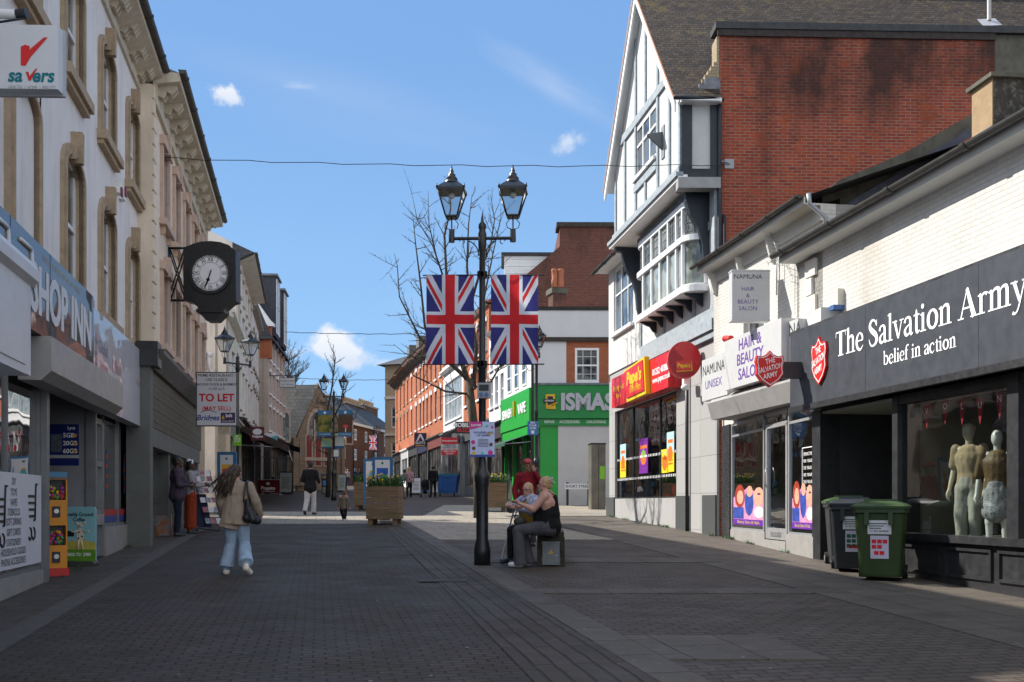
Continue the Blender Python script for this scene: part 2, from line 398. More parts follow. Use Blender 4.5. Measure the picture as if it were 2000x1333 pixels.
# ---------------- ground ----------------
def paving(name, c1, c2, mort, bw, bh, ms, rot=0, off=.5, dist=.012, moss=(.03, .035, .015), spot=True, rowv=.35):
    if name in MT: return MT[name]
    s = NB(name); t = s.n('ShaderNodeTexCoord'); mp = s.n('ShaderNodeMapping'); mp.inputs['Rotation'].default_value = (0, 0, rot)
    s.l(t.outputs['Object'], mp.inputs[0]); co0 = mp.outputs[0]; ob = t.outputs['Object']
    # uneven laying: joints wander a little
    nn = s.n('ShaderNodeTexNoise'); nn.inputs['Scale'].default_value = 1.6; nn.inputs['Detail'].default_value = 3; s.l(ob, nn.inputs['Vector'])
    vm = s.n('ShaderNodeVectorMath', operation='MULTIPLY_ADD'); s.l(nn.outputs[1], vm.inputs[0]); vm.inputs[1].default_value = (.07, .07, 0); s.l(co0, vm.inputs[2]); co = vm.outputs[0]
    b = s.n('ShaderNodeTexBrick'); b.offset = off; s.l(co, b.inputs['Vector']); b.inputs['Scale'].default_value = 1
    b.inputs['Brick Width'].default_value = bw; b.inputs['Row Height'].default_value = bh; b.inputs['Mortar Size'].default_value = ms
    b.inputs['Mortar Smooth'].default_value = .4; b.inputs['Bias'].default_value = 0
    b.inputs['Color1'].default_value = (*c1, 1); b.inputs['Color2'].default_value = (*c2, 1); b.inputs['Mortar'].default_value = (*mort, 1)
    c = s.mix(s.ramp(s.noise(ob, .5, 6, .6), .35, .7, 0, .45), b.outputs[0], mul(c1, .55))
    c = s.mix(s.ramp(s.noise(ob, 3.5, 5, .65), .5, .75, 0, .35), c, mul(c2, 1.5))
    c = s.mix(s.ramp(s.noise(ob, 140, 2, .5), .4, .65, 0, .3), c, mul(c1, .5))
    c = s.mix(s.math('MULTIPLY', b.outputs[1], s.ramp(s.noise(ob, .8, 4), .5, .65, 0, .8)), c, moss)
    if spot:
        v = s.n('ShaderNodeTexVoronoi'); v.inputs['Scale'].default_value = 2.3; v.inputs['Randomness'].default_value = 1; s.l(ob, v.inputs['Vector'])
        c = s.mix(s.ramp(v.outputs[0], .035, .045, .55, 0), c, (.4, .39, .36))
        v = s.n('ShaderNodeTexVoronoi'); v.inputs['Scale'].default_value = 5.5; s.l(ob, v.inputs['Vector']); c = s.mix(s.ramp(v.outputs[0], .09, .13, .4, 0), c, mul(c2, 2.0))
        v = s.n('ShaderNodeTexVoronoi'); v.inputs['Scale'].default_value = 1.1; s.l(vm.outputs[0], v.inputs['Vector']); c = s.mix(s.ramp(v.outputs[0], .1, .32, .5, 0), c, mul(c1, .45))
    h = s.math('ADD', s.math('MULTIPLY', s.math('SUBTRACT', 1.0, b.outputs[1]), 1.0), s.math('MULTIPLY', s.noise(ob, 60, 3), .25))
    h = s.math('ADD', h, s.math('MULTIPLY', s.noise(ob, 4, 3), .8))
    MT[name] = s.fin(c, s.ramp(s.noise(ob, 1.2, 4), .3, .7, .62, .85), s.bump(h, dist), 0, .3); return MT[name]
A_ST = -math.atan(.19)
BLOCK = paving('block paving', (.060, .045, .034), (.082, .062, .047), (.02, .017, .014), .2, .11, .011, A_ST)
BLOCKR = paving('warm block paving', (.08, .062, .048), (.108, .084, .066), (.03, .024, .019), .23, .13, .01, A_ST)
FLAG = paving('concrete flags', (.098, .082, .066), (.122, .103, .084), (.036, .03, .024), .75, .6, .01, A_ST-math.pi/2, dist=.006)
FLAGD = paving('weathered flags', (.074, .059, .045), (.094, .075, .058), (.026, .022, .018), .6, .45, .01, A_ST, dist=.006)
FLAGL = paving('pale sandy flags', (.30, .26, .205), (.35, .305, .24), (.09, .07, .05), .6, .6, .01, A_ST, dist=.005)
SETT = paving('channel setts', (.062, .048, .036), (.082, .063, .048), (.02, .017, .014), 1.6, .165, .014, A_ST-math.pi/2, dist=.014)
ASPH = P('worn tarmac', (.06, .058, .055), .9, .2, 1.5, .004, 70)
def sheet(name, pts, m, lift, ny=14):
    """ground sheet between two lines x=a0+a1*Y over a Y range, laid on the slope"""
    (l0, l1), (r0, r1), ya, yb = pts; b = MB()
    ys = [ya+(yb-ya)*i/ny for i in range(ny+1)]
    vs = []; fs = []
    for y in ys:
        for x in (l0+l1*y, r0+r1*y): vs.append((x, y, zg(x, y)+lift))
    fs = [(2*i, 2*i+1, 2*i+3, 2*i+2) for i in range(ny)]
    b.add(vs, fs, m); n = len(vs)   # edges reach down to the ground below
    lo = [(x, y, z-.03) for x, y, z in vs]; ring = list(range(0, n, 2))+list(range(n-1, 0, -2))
    b.add(vs+lo, [(ring[i], ring[i-1], n+ring[i-1], n+ring[i]) for i in range(len(ring))], m)
    return b.build(name, kind='structure')
g = MB(); ys = [-40, -10, 0, 20, 40, 60, 80, 100, 118, 200, 500, 2500]; xs = [-2500, -200, -60, -20, 0, 20, 60, 200, 2500]
g.add([(x, y, zg(x, y)-.004) for y in ys for x in xs], [(j*9+i, j*9+i+1, (j+1)*9+i+1, (j+1)*9+i) for j in range(11) for i in range(8)], BLOCKR)
g.build('ground', kind='structure')
sheet('carriageway', ((-4.45+1.2, -.2025), (1.5, -.178), -6, 118), BLOCK, .0)
sheet('left_pavement', ((-4.6, -.2025), (-2.75-.12, -.2025), -6, 118), FLAGD, .004)
sheet('left_kerb_strip', ((-2.87, -.2025), (-2.6, -.2025), -6, 118), P('pale kerb stone', (.085, .074, .062), .8, .15, 4, .003, 60), .008)
sheet('drainage_channel', ((1.5, -.178), (2.58, -.2), 2, 60), SETT, .008)
sheet('channel_edging', ((2.58, -.2), (2.95, -.2), 2, 60), FLAG, .012)
sheet('right_pavement', ((5.9, -.16), (8.9, -.16), -6, 34), FLAG, .004)
sheet('side_street', ((-3, 0), (60, 0), 34.6, 45), FLAGL, .008)
sheet('crossing_band', ((2.96, -.2), (5.9, -.16), 12.9, 13.4), FLAG, .008, 2)
sheet('paving_panel', ((2.96, -.2), (4.3, -.2), 8.4, 9.6), FLAG, .009, 2)
sheet('crossing_band', ((-2.6, -.2025), (1.5, -.178), 29.5, 38), FLAGL, .006, 2)
sheet('paving_panel', ((2.96, -.2), (7.3, -.22), 17.2, 18.1), FLAG, .008, 2)
sheet('paving_panel', ((2.96, -.2), (7.3, -.22), 22.8, 34.5), FLAGL, .008, 2)
# manhole cover by the channel
b = MB(); c = gnd(865, 1136); F = Fr(c.x, c.y, 1, -.2, c.z+.012)
b.add([(c.x-.33, c.y-.16, c.z+.016-.005), (c.x+.33, c.y-.16, c.z+.011), (c.x+.33, c.y+.16, c.z+.0214), (c.x-.33, c.y+.16, c.z+.0214)], [(0, 1, 2, 3)], P('cast iron cover', (.07, .066, .06), .9, .4, 14, .006, 40, metal=0))
o = b.build('manhole_cover', label='rectangular worn metal drain cover set in the paving left of the lamp post', cat='drain cover')
# ================= left side =================
DL = (-.2025, 1)
L1 = Fr(-3.6, 0, *DL)          # facade line of the tall rendered block
L2 = Fr(-3.3, 0, *DL)
CREAM = P('cream render', (.76, .73, .71), .85, .06, 1.3, .002, 25, dirt=(.42, .39, .35), dirtamt=.5, streak=True)
STONE = P('tan sandstone trim', (.40, .30, .20), .8, .12, 5, .003, 30, dirt=(.17, .13, .09), dirtamt=.5)
PINK = P('pink terracotta trim', (.55, .41, .33), .8, .1, 5, .003, 30, dirt=(.35, .21, .15), dirtamt=.4)
PALE = P('pale cream render', (.74, .63, .50), .85, .08, 1.5, .002, 30, dirt=(.4, .33, .25), dirtamt=.5, streak=True)
SLATE = roofmat('slate roof', (.05, .053, .06), (.075, .078, .085), (.02, .02, .022), .3, .22)
def surround(par, F, u0, u1, z0, z1, m, name='surround', w=.0, t=.16, arch=.28, dark=None):
    """moulded window surround: two stepped jambs, segmental head, keystone, sill"""
    b = MB(); n = 9; mid = (u0+u1)/2; hw = (u1-u0)/2
    for k, (ti, pr) in enumerate(((t, .05), (t*.45, .08))):
        b.box(F, u0-ti, u0, w-.02, w+pr, z0, z1, m); b.box(F, u1, u1+ti, w-.02, w+pr, z0, z1, m)
        prev = None
        for i in range(n+1):
            a = math.pi*i/n; ci = (mid-hw*math.cos(a), z1+arch*math.sin(a)); co = (mid-(hw+ti)*math.cos(a), z1+(arch+ti)*math.sin(a))
            if prev: b.prism(F, [prev[0], ci, co, prev[1]], w-.02, w+pr, m)
            prev = (ci, co)
    for k in range(4):     # carved ribs at the crown
        b.box(F, mid-.30+k*.07, mid-.26+k*.07, w, w+.12, z1+arch-.02-(3-k)*.03, z1+arch+t+.03-(3-k)*.035, m)
    b.prism(F, [(mid-.06, z1+arch-.1), (mid+.06, z1+arch-.1), (mid+.08, z1+arch+t+.22), (mid-.08, z1+arch+t+.22)], w, w+.17, m)
    b.box(F, u0-t-.08, u1+t+.08, w-.02, w+.17, z0-.16, z0, m)
    b.box(F, u0-t-.04, u1+t+.04, w-.02, w+.11, z0-.24, z0-.16, m)
    return b.build(name, par)
def arch_fill(b, F, u0, u1, z1, arch, m, w0=-.14, w1=0):
    """wall above the opening that the arch leaves: spandrels"""
    n = 9; mid = (u0+u1)/2; hw = (u1-u0)/2; top = z1+arch
    for i in range(n):
        a, c = math.pi*i/n, math.pi*(i+1)/n
        p = [(mid-hw*math.cos(a), z1+arch*math.sin(a)), (mid-hw*math.cos(c), z1+arch*math.sin(c)), (mid-hw*math.cos(c), top), (mid-hw*math.cos(a), top)]
        b.prism(F, p, w0, w1-.001, m)
# ---- building 1 : tall cream rendered shop building
base = L1.p(16, 0, 0)
B1 = thing('shop_building', 'tall cream rendered shop building with tan arched window surrounds on the left edge', 'building', (base.x, base.y, zg(0, 16)))
U0, U1 = 14.28, L1.u(284)
Z1 = 10.95
# windows measured on the facade: centre u of each bay
bays_hi = [L1.u(x) for x in (92, 165, 211, 258)]
def bay(F, xl, xr): return F.u(xl), F.u(xr)
up = []     # (u0,u1,z0,z1)
for (xa, xb, yt, yb) in ((129, 158, 0, 0), (0, 0, 0, 0)): pass
du = 0.62
cs_lo = [L1.u(45), L1.u(140), L1.u(207), L1.u(257)]
step = (cs_lo[3]-cs_lo[0])/3
cs = [cs_lo[3]-step*i for i in range(0, 5)]
UN = 5.0
zl0, zl1 = L1.z(553, L1.u(160))+.12, None
Z_LO = (4.86, 6.62); Z_HI = (8.05, 9.55)
ops = []
for c in cs:
    ops.append((c-du, c+du, Z_LO[0], Z_LO[1]+.28)); ops.append((c-du, c+du, Z_HI[0], Z_HI[1]+.22))
b = MB()
wall(b, L1, U0, U1, 4.35, Z1-.25, ops, CREAM, 0, .12, STONE)
wall(b, L1, UN, U1, -.3, 4.35, [(UN+.2, U1-.35, -.2, 4.2)], CREAM, 0, .3); b.box(L1, UN, U0, -7, -.02, 4.35, 8.6, CREAM); b.box(L1, UN, U0, -7, -.45, 4.2, 4.35, CREAM)
for c in cs:
    arch_fill(b, L1, c-du, c+du, Z_LO[1], .28, STONE, -.12); arch_fill(b, L1, c-du, c+du, Z_HI[1], .22, STONE, -.12)
b.box(L1, U0, U1, -9, -.45, 4.2, Z1-.25, CREAM)
b.build('wall', B1)
for i, c in enumerate(cs):
    for (za, zb), ar in ((Z_LO, .28), (Z_HI, .22)):
        surround(B1, L1, c-du, c+du, za, zb, STONE, arch=ar)
        window(B1, L1, c-du, c+du, za, zb+ar, -.07, 1, 2, .08, .07, ratio=.5)
# cornice with brackets and gutter
b = MB(); COR = P('cream painted cornice', (.56, .50, .40), .7, .1, 4, dirt=(.3, .25, .17), dirtamt=.5)
b.sweep(L1, [(0, Z1-.5), (.06, Z1-.5), (.06, Z1-.3), (.5, Z1-.12), (.5, Z1), (0, Z1)], U0, U1-.02, COR)
for k in range(int((U1-U0)/1.0)):
    u = U1-.35-k*1.02
    for j in range(3):
        b.sweep(L1, [(.06, Z1-.34), (.14, Z1-.36+.0), (.22, Z1-.24), (.3, Z1-.28), (.4, Z1-.14), (.06, Z1-.14)], u-.22+j*.16, u-.12+j*.16, COR)
b.build('cornice', B1)
def gutter(par, F, u0, u1, w, z, r=.065, m=None, name='gutter', step=1.8):
    b = MB(); m = m or GUT; n = 8
    prof = [(w-r*math.cos(math.pi*i/n), z-r*math.sin(math.pi*i/n)) for i in range(n+1)]
    b.sweep(F, prof, u0, u1, m)
    k = u0+.4
    while k < u1:
        b.sweep(F, [(w-(r+.018)*math.cos(math.pi*i/n), z+.004-(r+.018)*math.sin(math.pi*i/n)) for i in range(n+1)], k, k+.09, m); k += step
    return b.build(name, par)
gutter(B1, L1, U0, U1+.1, .56, Z1+.06, .085)
b = MB(); r1 = Z1+.02
b.quad(L1.p(U0, .5, r1), L1.p(U1, .5, r1), L1.p(U1, -4.2, r1+1.2), L1.p(U0, -4.2, r1+1.2), SLATE)
b.quad(L1.p(U0, -4.2, r1+1.2), L1.p(U1, -4.2, r1+1.2), L1.p(U1, -9, r1), L1.p(U0, -9, r1), SLATE)
b.add([L1.p(U1, .45, r1-.01), L1.p(U1, -4.2, r1+1.18), L1.p(U1, -9, r1-.01)], [(0, 1, 2)], CREAM)
b.build('roof', B1)
# shopfronts of building 1
ALU = P('anodised shop frame', (.2, .205, .21), .45, .12, 4, metal=.4)
TILE = P('pale stone stall riser', (.26, .25, .235), .7, .12, 3, .002, 40, dirt=(.12, .11, .1), dirtamt=.4)
PGREY = P('grey painted pier', (.24, .245, .26), .55, .08, 3, dirt=(.14, .14, .14), dirtamt=.3)
def gz(F, u): return zg(0, F.p(u, 0, 0).y)
def shop_glass(par, F, u0, u1, z0, z1, w, posts, fr=None, tr=None, glass=None, name='shop_window'):
    fr = fr or ALU; b = MB()
    b.box(F, u0, u1, w-.06, w, z0-.06, z0, fr); b.box(F, u0, u1, w-.06, w, z1-.06, z1, fr)
    for q in [u0, u1-.06]+[p for p in posts]: b.box(F, q, q+.06, w-.06, w+.002, z0, z1, fr)
    if tr: b.box(F, u0, u1, w-.05, w-.003, tr-.025, tr+.025, fr)
    o = b.build(name, par); g = MB(); g.quad(F.p(u0, w-.03, z0), F.p(u1, w-.03, z0), F.p(u1, w-.03, z1), F.p(u0, w-.03, z1), glass or GC)
    g.build('pane', o); return o
def interior(par, F, u0, u1, z0, z1, d=3, m=None, w=-.3, floor=None):
    b = MB(); m = m or INT
    c = [F.p(u0, w, z0), F.p(u1, w, z0), F.p(u1, w-d, z0), F.p(u0, w-d, z0), F.p(u0, w, z1), F.p(u1, w, z1), F.p(u1, w-d, z1), F.p(u0, w-d, z1)]
    b.add(c, [(2, 3, 7, 6), (1, 2, 6, 5), (3, 0, 4, 7), (4, 5, 6, 7)], m); b.add(c, [(0, 1, 2, 3)], floor or m)
    return b.build('interior', par)
G1 = glass_clear('shop glass left', (.55, .6, .62), 1.3, 1.5, .004)
ua, ub, uc, ud = L1.u(86), L1.u(184), L1.u(205), L1.u(268)
interior(B1, L1, UN+.2, ub, .3, 3.6, 3.2, P('grey shop interior', (.16, .16, .165), .9, .2, 2))
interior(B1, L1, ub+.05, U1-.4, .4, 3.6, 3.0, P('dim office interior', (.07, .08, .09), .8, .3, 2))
b = MB(); b.box(L1, UN+.2, ua, -.32, .0, -.3, L1.z(1112, ua), TILE)
z9 = L1.z(1112, ua); b.build('stall_riser', B1)
shop_glass(B1, L1, UN+.2, ua-.02, z9+.06, 3.55, -.04, [L1.u(20)], ALU, None, G1)
b = MB(); b.box(L1, ua-.02, ua+.14, -.12, .04, -.2, 3.55, ALU); b.box(L1, ub-.08, ub+.02, -.12, .04, -.2, 3.55, ALU)
b.box(L1, L1.u(268), U1-.02, -.1, .05, -.2, 4.3, PGREY)
b.box(L1, UN+.2, U1-.3, -.2, .03, 3.55, 4.2, PGREY)
b.build('shopfront_frame', B1)
# vinyl information panel in the first window
b = MB(); zt = L1.z(928, L1.u(70)); VIN = P('white vinyl panel', (.62, .62, .66), .4, .03, 3)
b.box(L1, UN+.3, ua-.06, -.045, -.02, z9+.1, zt, VIN)
uc0 = L1.u(38)
yl = [941, 962, 982, 1001, 1020, 1040, 1060, 1078, 1097]
for t, zz in zip(['DIY', 'TOYS', 'VAPES', 'TOBACCO', 'SOFT DRINKS', 'GIFT CARDS', 'STATIONERY', 'HOUSEHOLD GOODS', 'PHONE ACCESSORIES'], yl):
    b.text(L1, t, L1.u(30), -.014, L1.z(zz, L1.u(30)), .125, TXTK, sx=.9, bold=.0)
def cart(b, F, u, z, s, m, w, sgn=1):
    for k in range(4):
        b.box(F, u-(.2-.02*k)*s, u+.2*s, w, w+.004, z+(.28-.11*k)*s, z+(.32-.11*k)*s, m)
    pts = [(u+.36*s*sgn, z+.5*s), (u+.26*s*sgn, z+.5*s), (u+.2*s*sgn, z-.1*s), (u+.14*s*sgn, z-.1*s)]
    for (a, c), (d, e) in zip(pts, pts[1:]):
        b.tube([F.p(a, w, c), F.p(d, w, e)], .018*s, m, 5)
    for q in (-.1, .12):
        b.tube([F.p(u+(q+.09*math.cos(t))*s, w, z+(-.32+.1*math.sin(t))*s) for t in [i*.6-2.6 for i in range(8)]], .016*s, m, 5)
cart(b, L1, L1.u(64), L1.z(1005, L1.u(64)), .8, TXTK, -.014); cart(b, L1, L1.u(3), L1.z(1015, L1.u(3)), .8, TXTK, -.014)
b.build('window_vinyl', B1)
# recessed doorway + travel money shop window
b = MB(); b.box(L1, ub-.03, ub+.0, -3.2, -.12, .3, 3.5, PGREY)
b.build('entrance_lining', B1)
zb2 = L1.z(1030, uc)
b = MB(); b.box(L1, uc, ud, -.3, .02, -.2, zb2, TILE); b.build('stall_riser', B1)
shop_glass(B1, L1, uc+.02, ud, zb2+.06, L1.z(735, uc), -.03, [L1.u(234)], ALU, None, G1)
dr = MB(); z0d = gz(L1, ub)+.05
for q0, q1 in ((ub+.03, ub+.13), (uc-.12, uc-.02)): dr.box(L1, q0, q1, -.1, -.02, z0d, 3.0, ALU)
for q in (z0d, 1.35, 2.2, 2.95): dr.box(L1, ub+.13, uc-.12, -.1, -.025, q, q+.1, ALU)
dr.box(L1, ub+.15, uc-.15, -.06, .015, 1.18, 1.36, SILVER)
d_ = dr.build('door', B1); g = MB(); g.quad(*[L1.p(a, -.07, c) for a, c in ((ub+.1, z0d), (uc-.1, z0d), (uc-.1, 3.0), (ub+.1, 3.0))], G1); g.build('pane', d_)
b = MB(); RED = P('red vinyl', (.35, .03, .03), .5, .05); BLU = P('blue vinyl', (.03, .05, .2), .5, .05)
for q0, q1 in ((uc+.09, L1.u(234)), (L1.u(234)+.07, ud-.08)):
    b.box(L1, q0, q1, -.058, -.05, zb2+.2, zb2+.32, RED); b.box(L1, q0, q1, -.058, -.05, zb2+.08, zb2+.2, BLU)
for q in (L1.u(215), L1.u(250)):      # barber-like ribbon of red and blue blocks
    for k in range(9):
        zz = 1.75+k*.09; b.box(L1, q-.07+.02*math.sin(k), q+.07+.02*math.sin(k), -.058, -.05, zz, zz+.08, RED if k % 2 else BLU)
b.build('window_stickers', B1)
# shutter box
b = MB(); zs0 = L1.z(672, L1.u(66)); us1 = L1.u(212)
SHUT = P('galvanised shutter box', (.36, .35, .34), .45, .08, 3, metal=.35, dirt=(.2, .19, .17), dirtamt=.3)
zz0 = 3.1; b.sweep(L1, [(.03, zz0), (.03, zz0+.55), (.42, zz0+.55), (.42, zz0+.12), (.3, zz0)], L1.u(30), ub+.3, SHUT)
b.build('shutter_box', B1)
# ---- fascia signs (things of their own)
GLOSSB = P('glossy black sign board', (.012, .01, .01), .07, .1, 2, .0, spec=.8)
def gloss(name, col, r=.07):
    if name in MT: return MT[name]
    s = NB(name); o = s.coord(); MT[name] = s.fin(s.mix(s.ramp(s.noise(o, 2, 3), .3, .7), mul(col, .9), mul(col, 1.1)), r, s.bump(s.noise(o, 1.3, 1), .01), 0, .8); return MT[name]
def semi(name, col, k):
    s = NB(name); gl = s.n('ShaderNodeBsdfGlossy'); gl.inputs['Roughness'].default_value = .03; mx = s.n('ShaderNodeMixShader'); mx.inputs[0].default_value = k
    nb = s.bump(s.noise(s.coord(), .9, 1), .03); s.l(nb, gl.inputs['Normal']); s.fin(col, .5); s.l(s.b.outputs[0], mx.inputs[1]); s.l(gl.outputs[0], mx.inputs[2]); s.l(mx.outputs[0], s.o.inputs[0]); MT[name] = s.m; return s.m
GLOSSB = semi('glossy black board', (.02, .01, .01), .26); GLOSSW = semi('glossy white board', (.5, .5, .53), .3)
su0, su1 = L1.u(2, .3), L1.u(183, .3); sz0, sz1 = L1.z(600, L1.u(64, .3), .3), L1.z(478, L1.u(64, .3), .3)
zf0, zf1 = 3.66, 4.78
t = thing('fascia_sign', 'long glossy black fascia board reading SHOP INN above the open shop entrance', 'shop sign', L1.p(su0, .3, zf0))
b = MB(); b.box(L1, UN, su1, .04, .3, zf0, zf1, GLOSSB)
for q in (L1.u(98, .3), L1.u(20, .3)): b.box(L1, q-.006, q+.006, .3, .303, zf0, zf1, TXTK)
b.build('board', t)
b = MB(); LW = P('cut vinyl lettering', (.62, .62, .64), .35, .03)
# condensed capitals
ue = L1.u(180, .3); ub_ = L1.u(64, .3)
b.text(L1, 'SHOP INN', (ub_+ue)/2-.1, .302, zf0+.5, .82, LW, sx=(ue-ub_)/(.82*4.55), bold=.03, ext=.004)
b.text(L1, 'TOBACCO . SOFT DRINKS . VAPES . GIFTS . DIY . STATIONERY', L1.u(120, .3)+.1, .302, zf1-.14, .11, P('gold vinyl lettering', (.45, .36, .2), .4, .05), sx=.75)
for du_, dz in ((-.6, .2), (-1.6, .3)):
    q = ub_+du_; 
    for p0, p1 in (((q, zf0+.95), (q+.5, zf0+.95)), ((q+.5, zf0+.95), (q+.6, zf0+.5))):
        b.tube([L1.p(p0[0], .306, p0[1]), L1.p(p1[0], .306, p1[1])], .03, LW, 4)
b.build('lettering', t)
t = thing('fascia_sign', 'pale glossy fascia board of the travel money shop beside the black one', 'shop sign', L1.p(su1, .3, zf0-.2))
b = MB(); v0, v1 = su1+.04, L1.u(292, .25)
for k in range(3):
    a = v0+(v1-v0)*k/3; b.box(L1, a, v0+(v1-v0)*(k+1)/3-.012, .04, .26, 3.12, zf1-.12, GLOSSW)
b.build('board', t)
b = MB(); PINKV = P('faded pink lettering', (.45, .2, .22), .5, .1); GRV = P('slate grey lettering', (.12, .13, .2), .5, .1)
for k in range(6):
    zz = 3.75+k*.09; b.box(L1, v0+.3, v0+.44, .262, .264, zz, zz+.07, PINKV if k % 2 else GRV)
b.text(L1, 'Global', v0+.95, .263, 4.1, .3, GRV); b.text(L1, 'Exchange', v0+1.05, .263, 3.82, .18, PINKV)
b.text(L1, '£ Bank', v0+2.2, .263, 3.95, .34, PINKV); b.text(L1, 'THE FREE MONEY TRANSFER', v1-1.1, .263, 3.95, .13, PINKV); b.text(L1, 'opening hours', v1-1.1, .263, 4.2, .12, GRV); b.text(L1, 'free transfer', v1-1.1, .263, 3.7, .12, GRV)
b.build('lettering', t)
# near left white shopfront corner (frame end) + projecting sign
FW = P('white cased fascia', (.6, .6, .615), .4, .04, 3, dirt=(.4, .38, .35), dirtamt=.2)
t = thing('shop_fascia', 'white panelled fascia box end jutting in at the left edge below the black sign board', 'shop sign', L1.p(9, .5, 2.8))
ws = 1.05; e = L1.u(60, ws)
b = MB(); za, zb_ = L1.z(735, e, ws), L1.z(560, e, ws)
b.box(L1, 4.5, e, .3, ws, za, zb_, FW)
b.sweep(L1, [(.3, zb_), (.3, zb_+.22), (ws+.02, zb_+.22), (ws+.06, zb_+.15), (ws+.06, zb_+.05), (ws, zb_)], 4.5, e+.04, FW)
b.box(L1, 4.5, e-.2, ws, ws+.012, za+.08, zb_-.05, FW); b.build('casing', t)
SG = P('sign face white', (.60, .62, .64), .35, .03, 3)
FS = Fr(-4.55, 9.3, 1, 0)
def pxbox(Y, x0, x1, y0, y1):
    return (x0-1000)/2000*Y, (x1-1000)/2000*Y, H0+(983-y1)*Y/2000, H0+(983-y0)*Y/2000
Y = 10.2; a, c, z0, z1 = pxbox(Y, -6, 126, 64, 187); FS = Fr(0, Y, 1, .035)
t = thing('projecting_sign', 'white square projecting sign with a red tick and teal lettering at the upper left', 'shop sign', (a, Y, z0))
b = MB(); b.box(FS, a, c, -.16, 0, z0, z1, SG); b.box(FS, a-.0, c+.015, -.175, -.13, z0-.02, z1+.015, P('sign edge trim', (.4, .42, .45), .4, .05)); b.build('box', t)
b = MB(); TICK = P('red tick', (.62, .02, .02), .4, .05); TEAL = P('teal lettering', (.0, .16, .2), .4, .05)
def pp(x, y, F=FS): q = F.u(x); return (q, F.z(y, q))
b.prism(FS, [pp(x, y) for x, y in [(41, 92), (41, 128), (50, 129), (60, 112), (93, 74), (86, 74), (58, 98), (58, 91), (50, 88)][::-1]][::-1], .001, .006, TICK)
b.text(FS, 'sa  ers', *(lambda q: (q[0], .003, q[1]))(pp(62, 149)), .185, TEAL, bold=.03, shear=.15, sx=.92)
b.prism(FS, [pp(x, y) for x, y in [(51, 141), (56, 158), (60, 158), (73, 134), (69, 136), (58, 150), (56, 141)][::-1]][::-1], .001, .006, TICK)
b.text(FS, 'HEALTH  |  HOME  |  BEAUTY', *(lambda q: (q[0], .003, q[1]))(pp(63, 172)), .055, GREY, sx=.64)
b.build('lettering', t)
t = thing('security_camera', 'white and black bullet security camera above the white tick sign', 'camera', at(10, 28, 10.3))
b = MB(); b.cyl(at(-10, 27, 10.3), at(33, 29, 10.3), .048, .048, WHITE, 14); b.build('body', t)
b = MB(); b.cyl(at(33, 29, 10.3), at(52, 27, 10.3), .052, .05, DARK, 14); b.build('hood', t)
b = MB(); b.tube([at(48, 30, 10.3), at(50, 36, 10.3), at(-10, 45, 10.2)], .012, DARK, 6); b.build('bracket', t)
# things in the entrance
t = thing('poster', 'blue phone tariff poster with 5GB 20GB 60GB on the entrance wall', 'poster', L1.p(ub-.4, -.6, 1.6))
Yp = 16.3; a, c, z0, z1 = pxbox(Yp, 96, 154, 829, 910); FP = Fr(0, Yp, 1, 0)
b = MB(); BLP = P('deep blue poster', (.012, .02, .13), .4, .1, 3); b.box(FP, a, c, -.01, 0, z0, z1, BLP)
b.box(FP, a, c, 0, .002, z0+.12, z0+.17, P('grey poster strip', (.4, .4, .4), .5, .05))
b.box(FP, a+.03, a+.2, 0, .002, z0+.22, z0+.5, P('poster photo tone', (.1, .12, .14), .5, .4, 20))
for k, s_ in enumerate(('5GB', '20GB', '60GB')):
    zz = z1-.18-.125*k; b.text(FP, s_, a+.22, .002, zz, .1, TXTW, 'LEFT', bold=.02); b.disc(FP, c-.06, 0, .003, zz, .03, P('orange dot', (.6, .3, .02), .5, .05), 12)
b.text(FP, 'Lyca', c-.12, .002, z1-.06, .07, TXTW, bold=.02); b.build('sheet', t)
# gum-ball vending machines
t = thing('vending_machine', 'orange two tier toy capsule vending machine in the shop entrance', 'vending machine', L1.p(ua+.5, -.2, gz(L1, ua)))
Yv = 15.0; a, c, z0, z1 = pxbox(Yv, 93, 131, 930, 1108); FV = Fr(a+.14, Yv, .8, .6); a, c = -.14, .14
ORG = P('orange plastic', (.62, .24, .01), .4, .08); z0 = zg(0, Yv)
hh = (z1-z0)/2-.07
for k in range(2):
    zz = z0+.12+k*hh
    b = MB(); b.box(FV, a, c, -.3, 0, zz, zz+hh*.5, ORG); b.box(FV, a, c, -.3, 0, zz+hh*.94, zz+hh, ORG); b.box(FV, a, a+.02, -.3, 0, zz+hh*.5, zz+hh*.94, ORG); b.box(FV, c-.02, c, -.3, 0, zz+hh*.5, zz+hh*.94, ORG)
    b.box(FV, a+.02, c-.02, -.2, -.1, zz+hh*.5, zz+hh*.94, DARK); b.box(FV, a+.07, a+.18, 0, .015, zz+.08, zz+.24, DARK); b.disc(FV, a+.125, .015, .03, zz+.17, .035, SILVER, 14); b.build('vending_unit', t)
    b = MB()
    for i in range(46):
        q = FV.p(a+.035+rnd.random()*(c-a-.07), -.03-rnd.random()*.07, zz+hh*.54+rnd.random()*hh*.26)
        b.ell(q, .025, .025, .025, P('capsule %d' % (i % 4), [(.5, .02, .05), (.05, .3, .1), (.6, .4, .02), (.3, .05, .3)][i % 4], .3, .05), 8, 6)
    b.build('capsules', t)
b = MB(); b.box(FV, a-.02, c+.02, -.32, .02, z0, z0+.12, P('red plastic base', (.5, .02, .02), .4, .05)); b.build('base', t)
b = MB(); b.box(FV, a, c, -.3, 0, z1-.06, z1+.06, P('blue plastic top', (.05, .2, .35), .4, .05)); b.build('top', t)
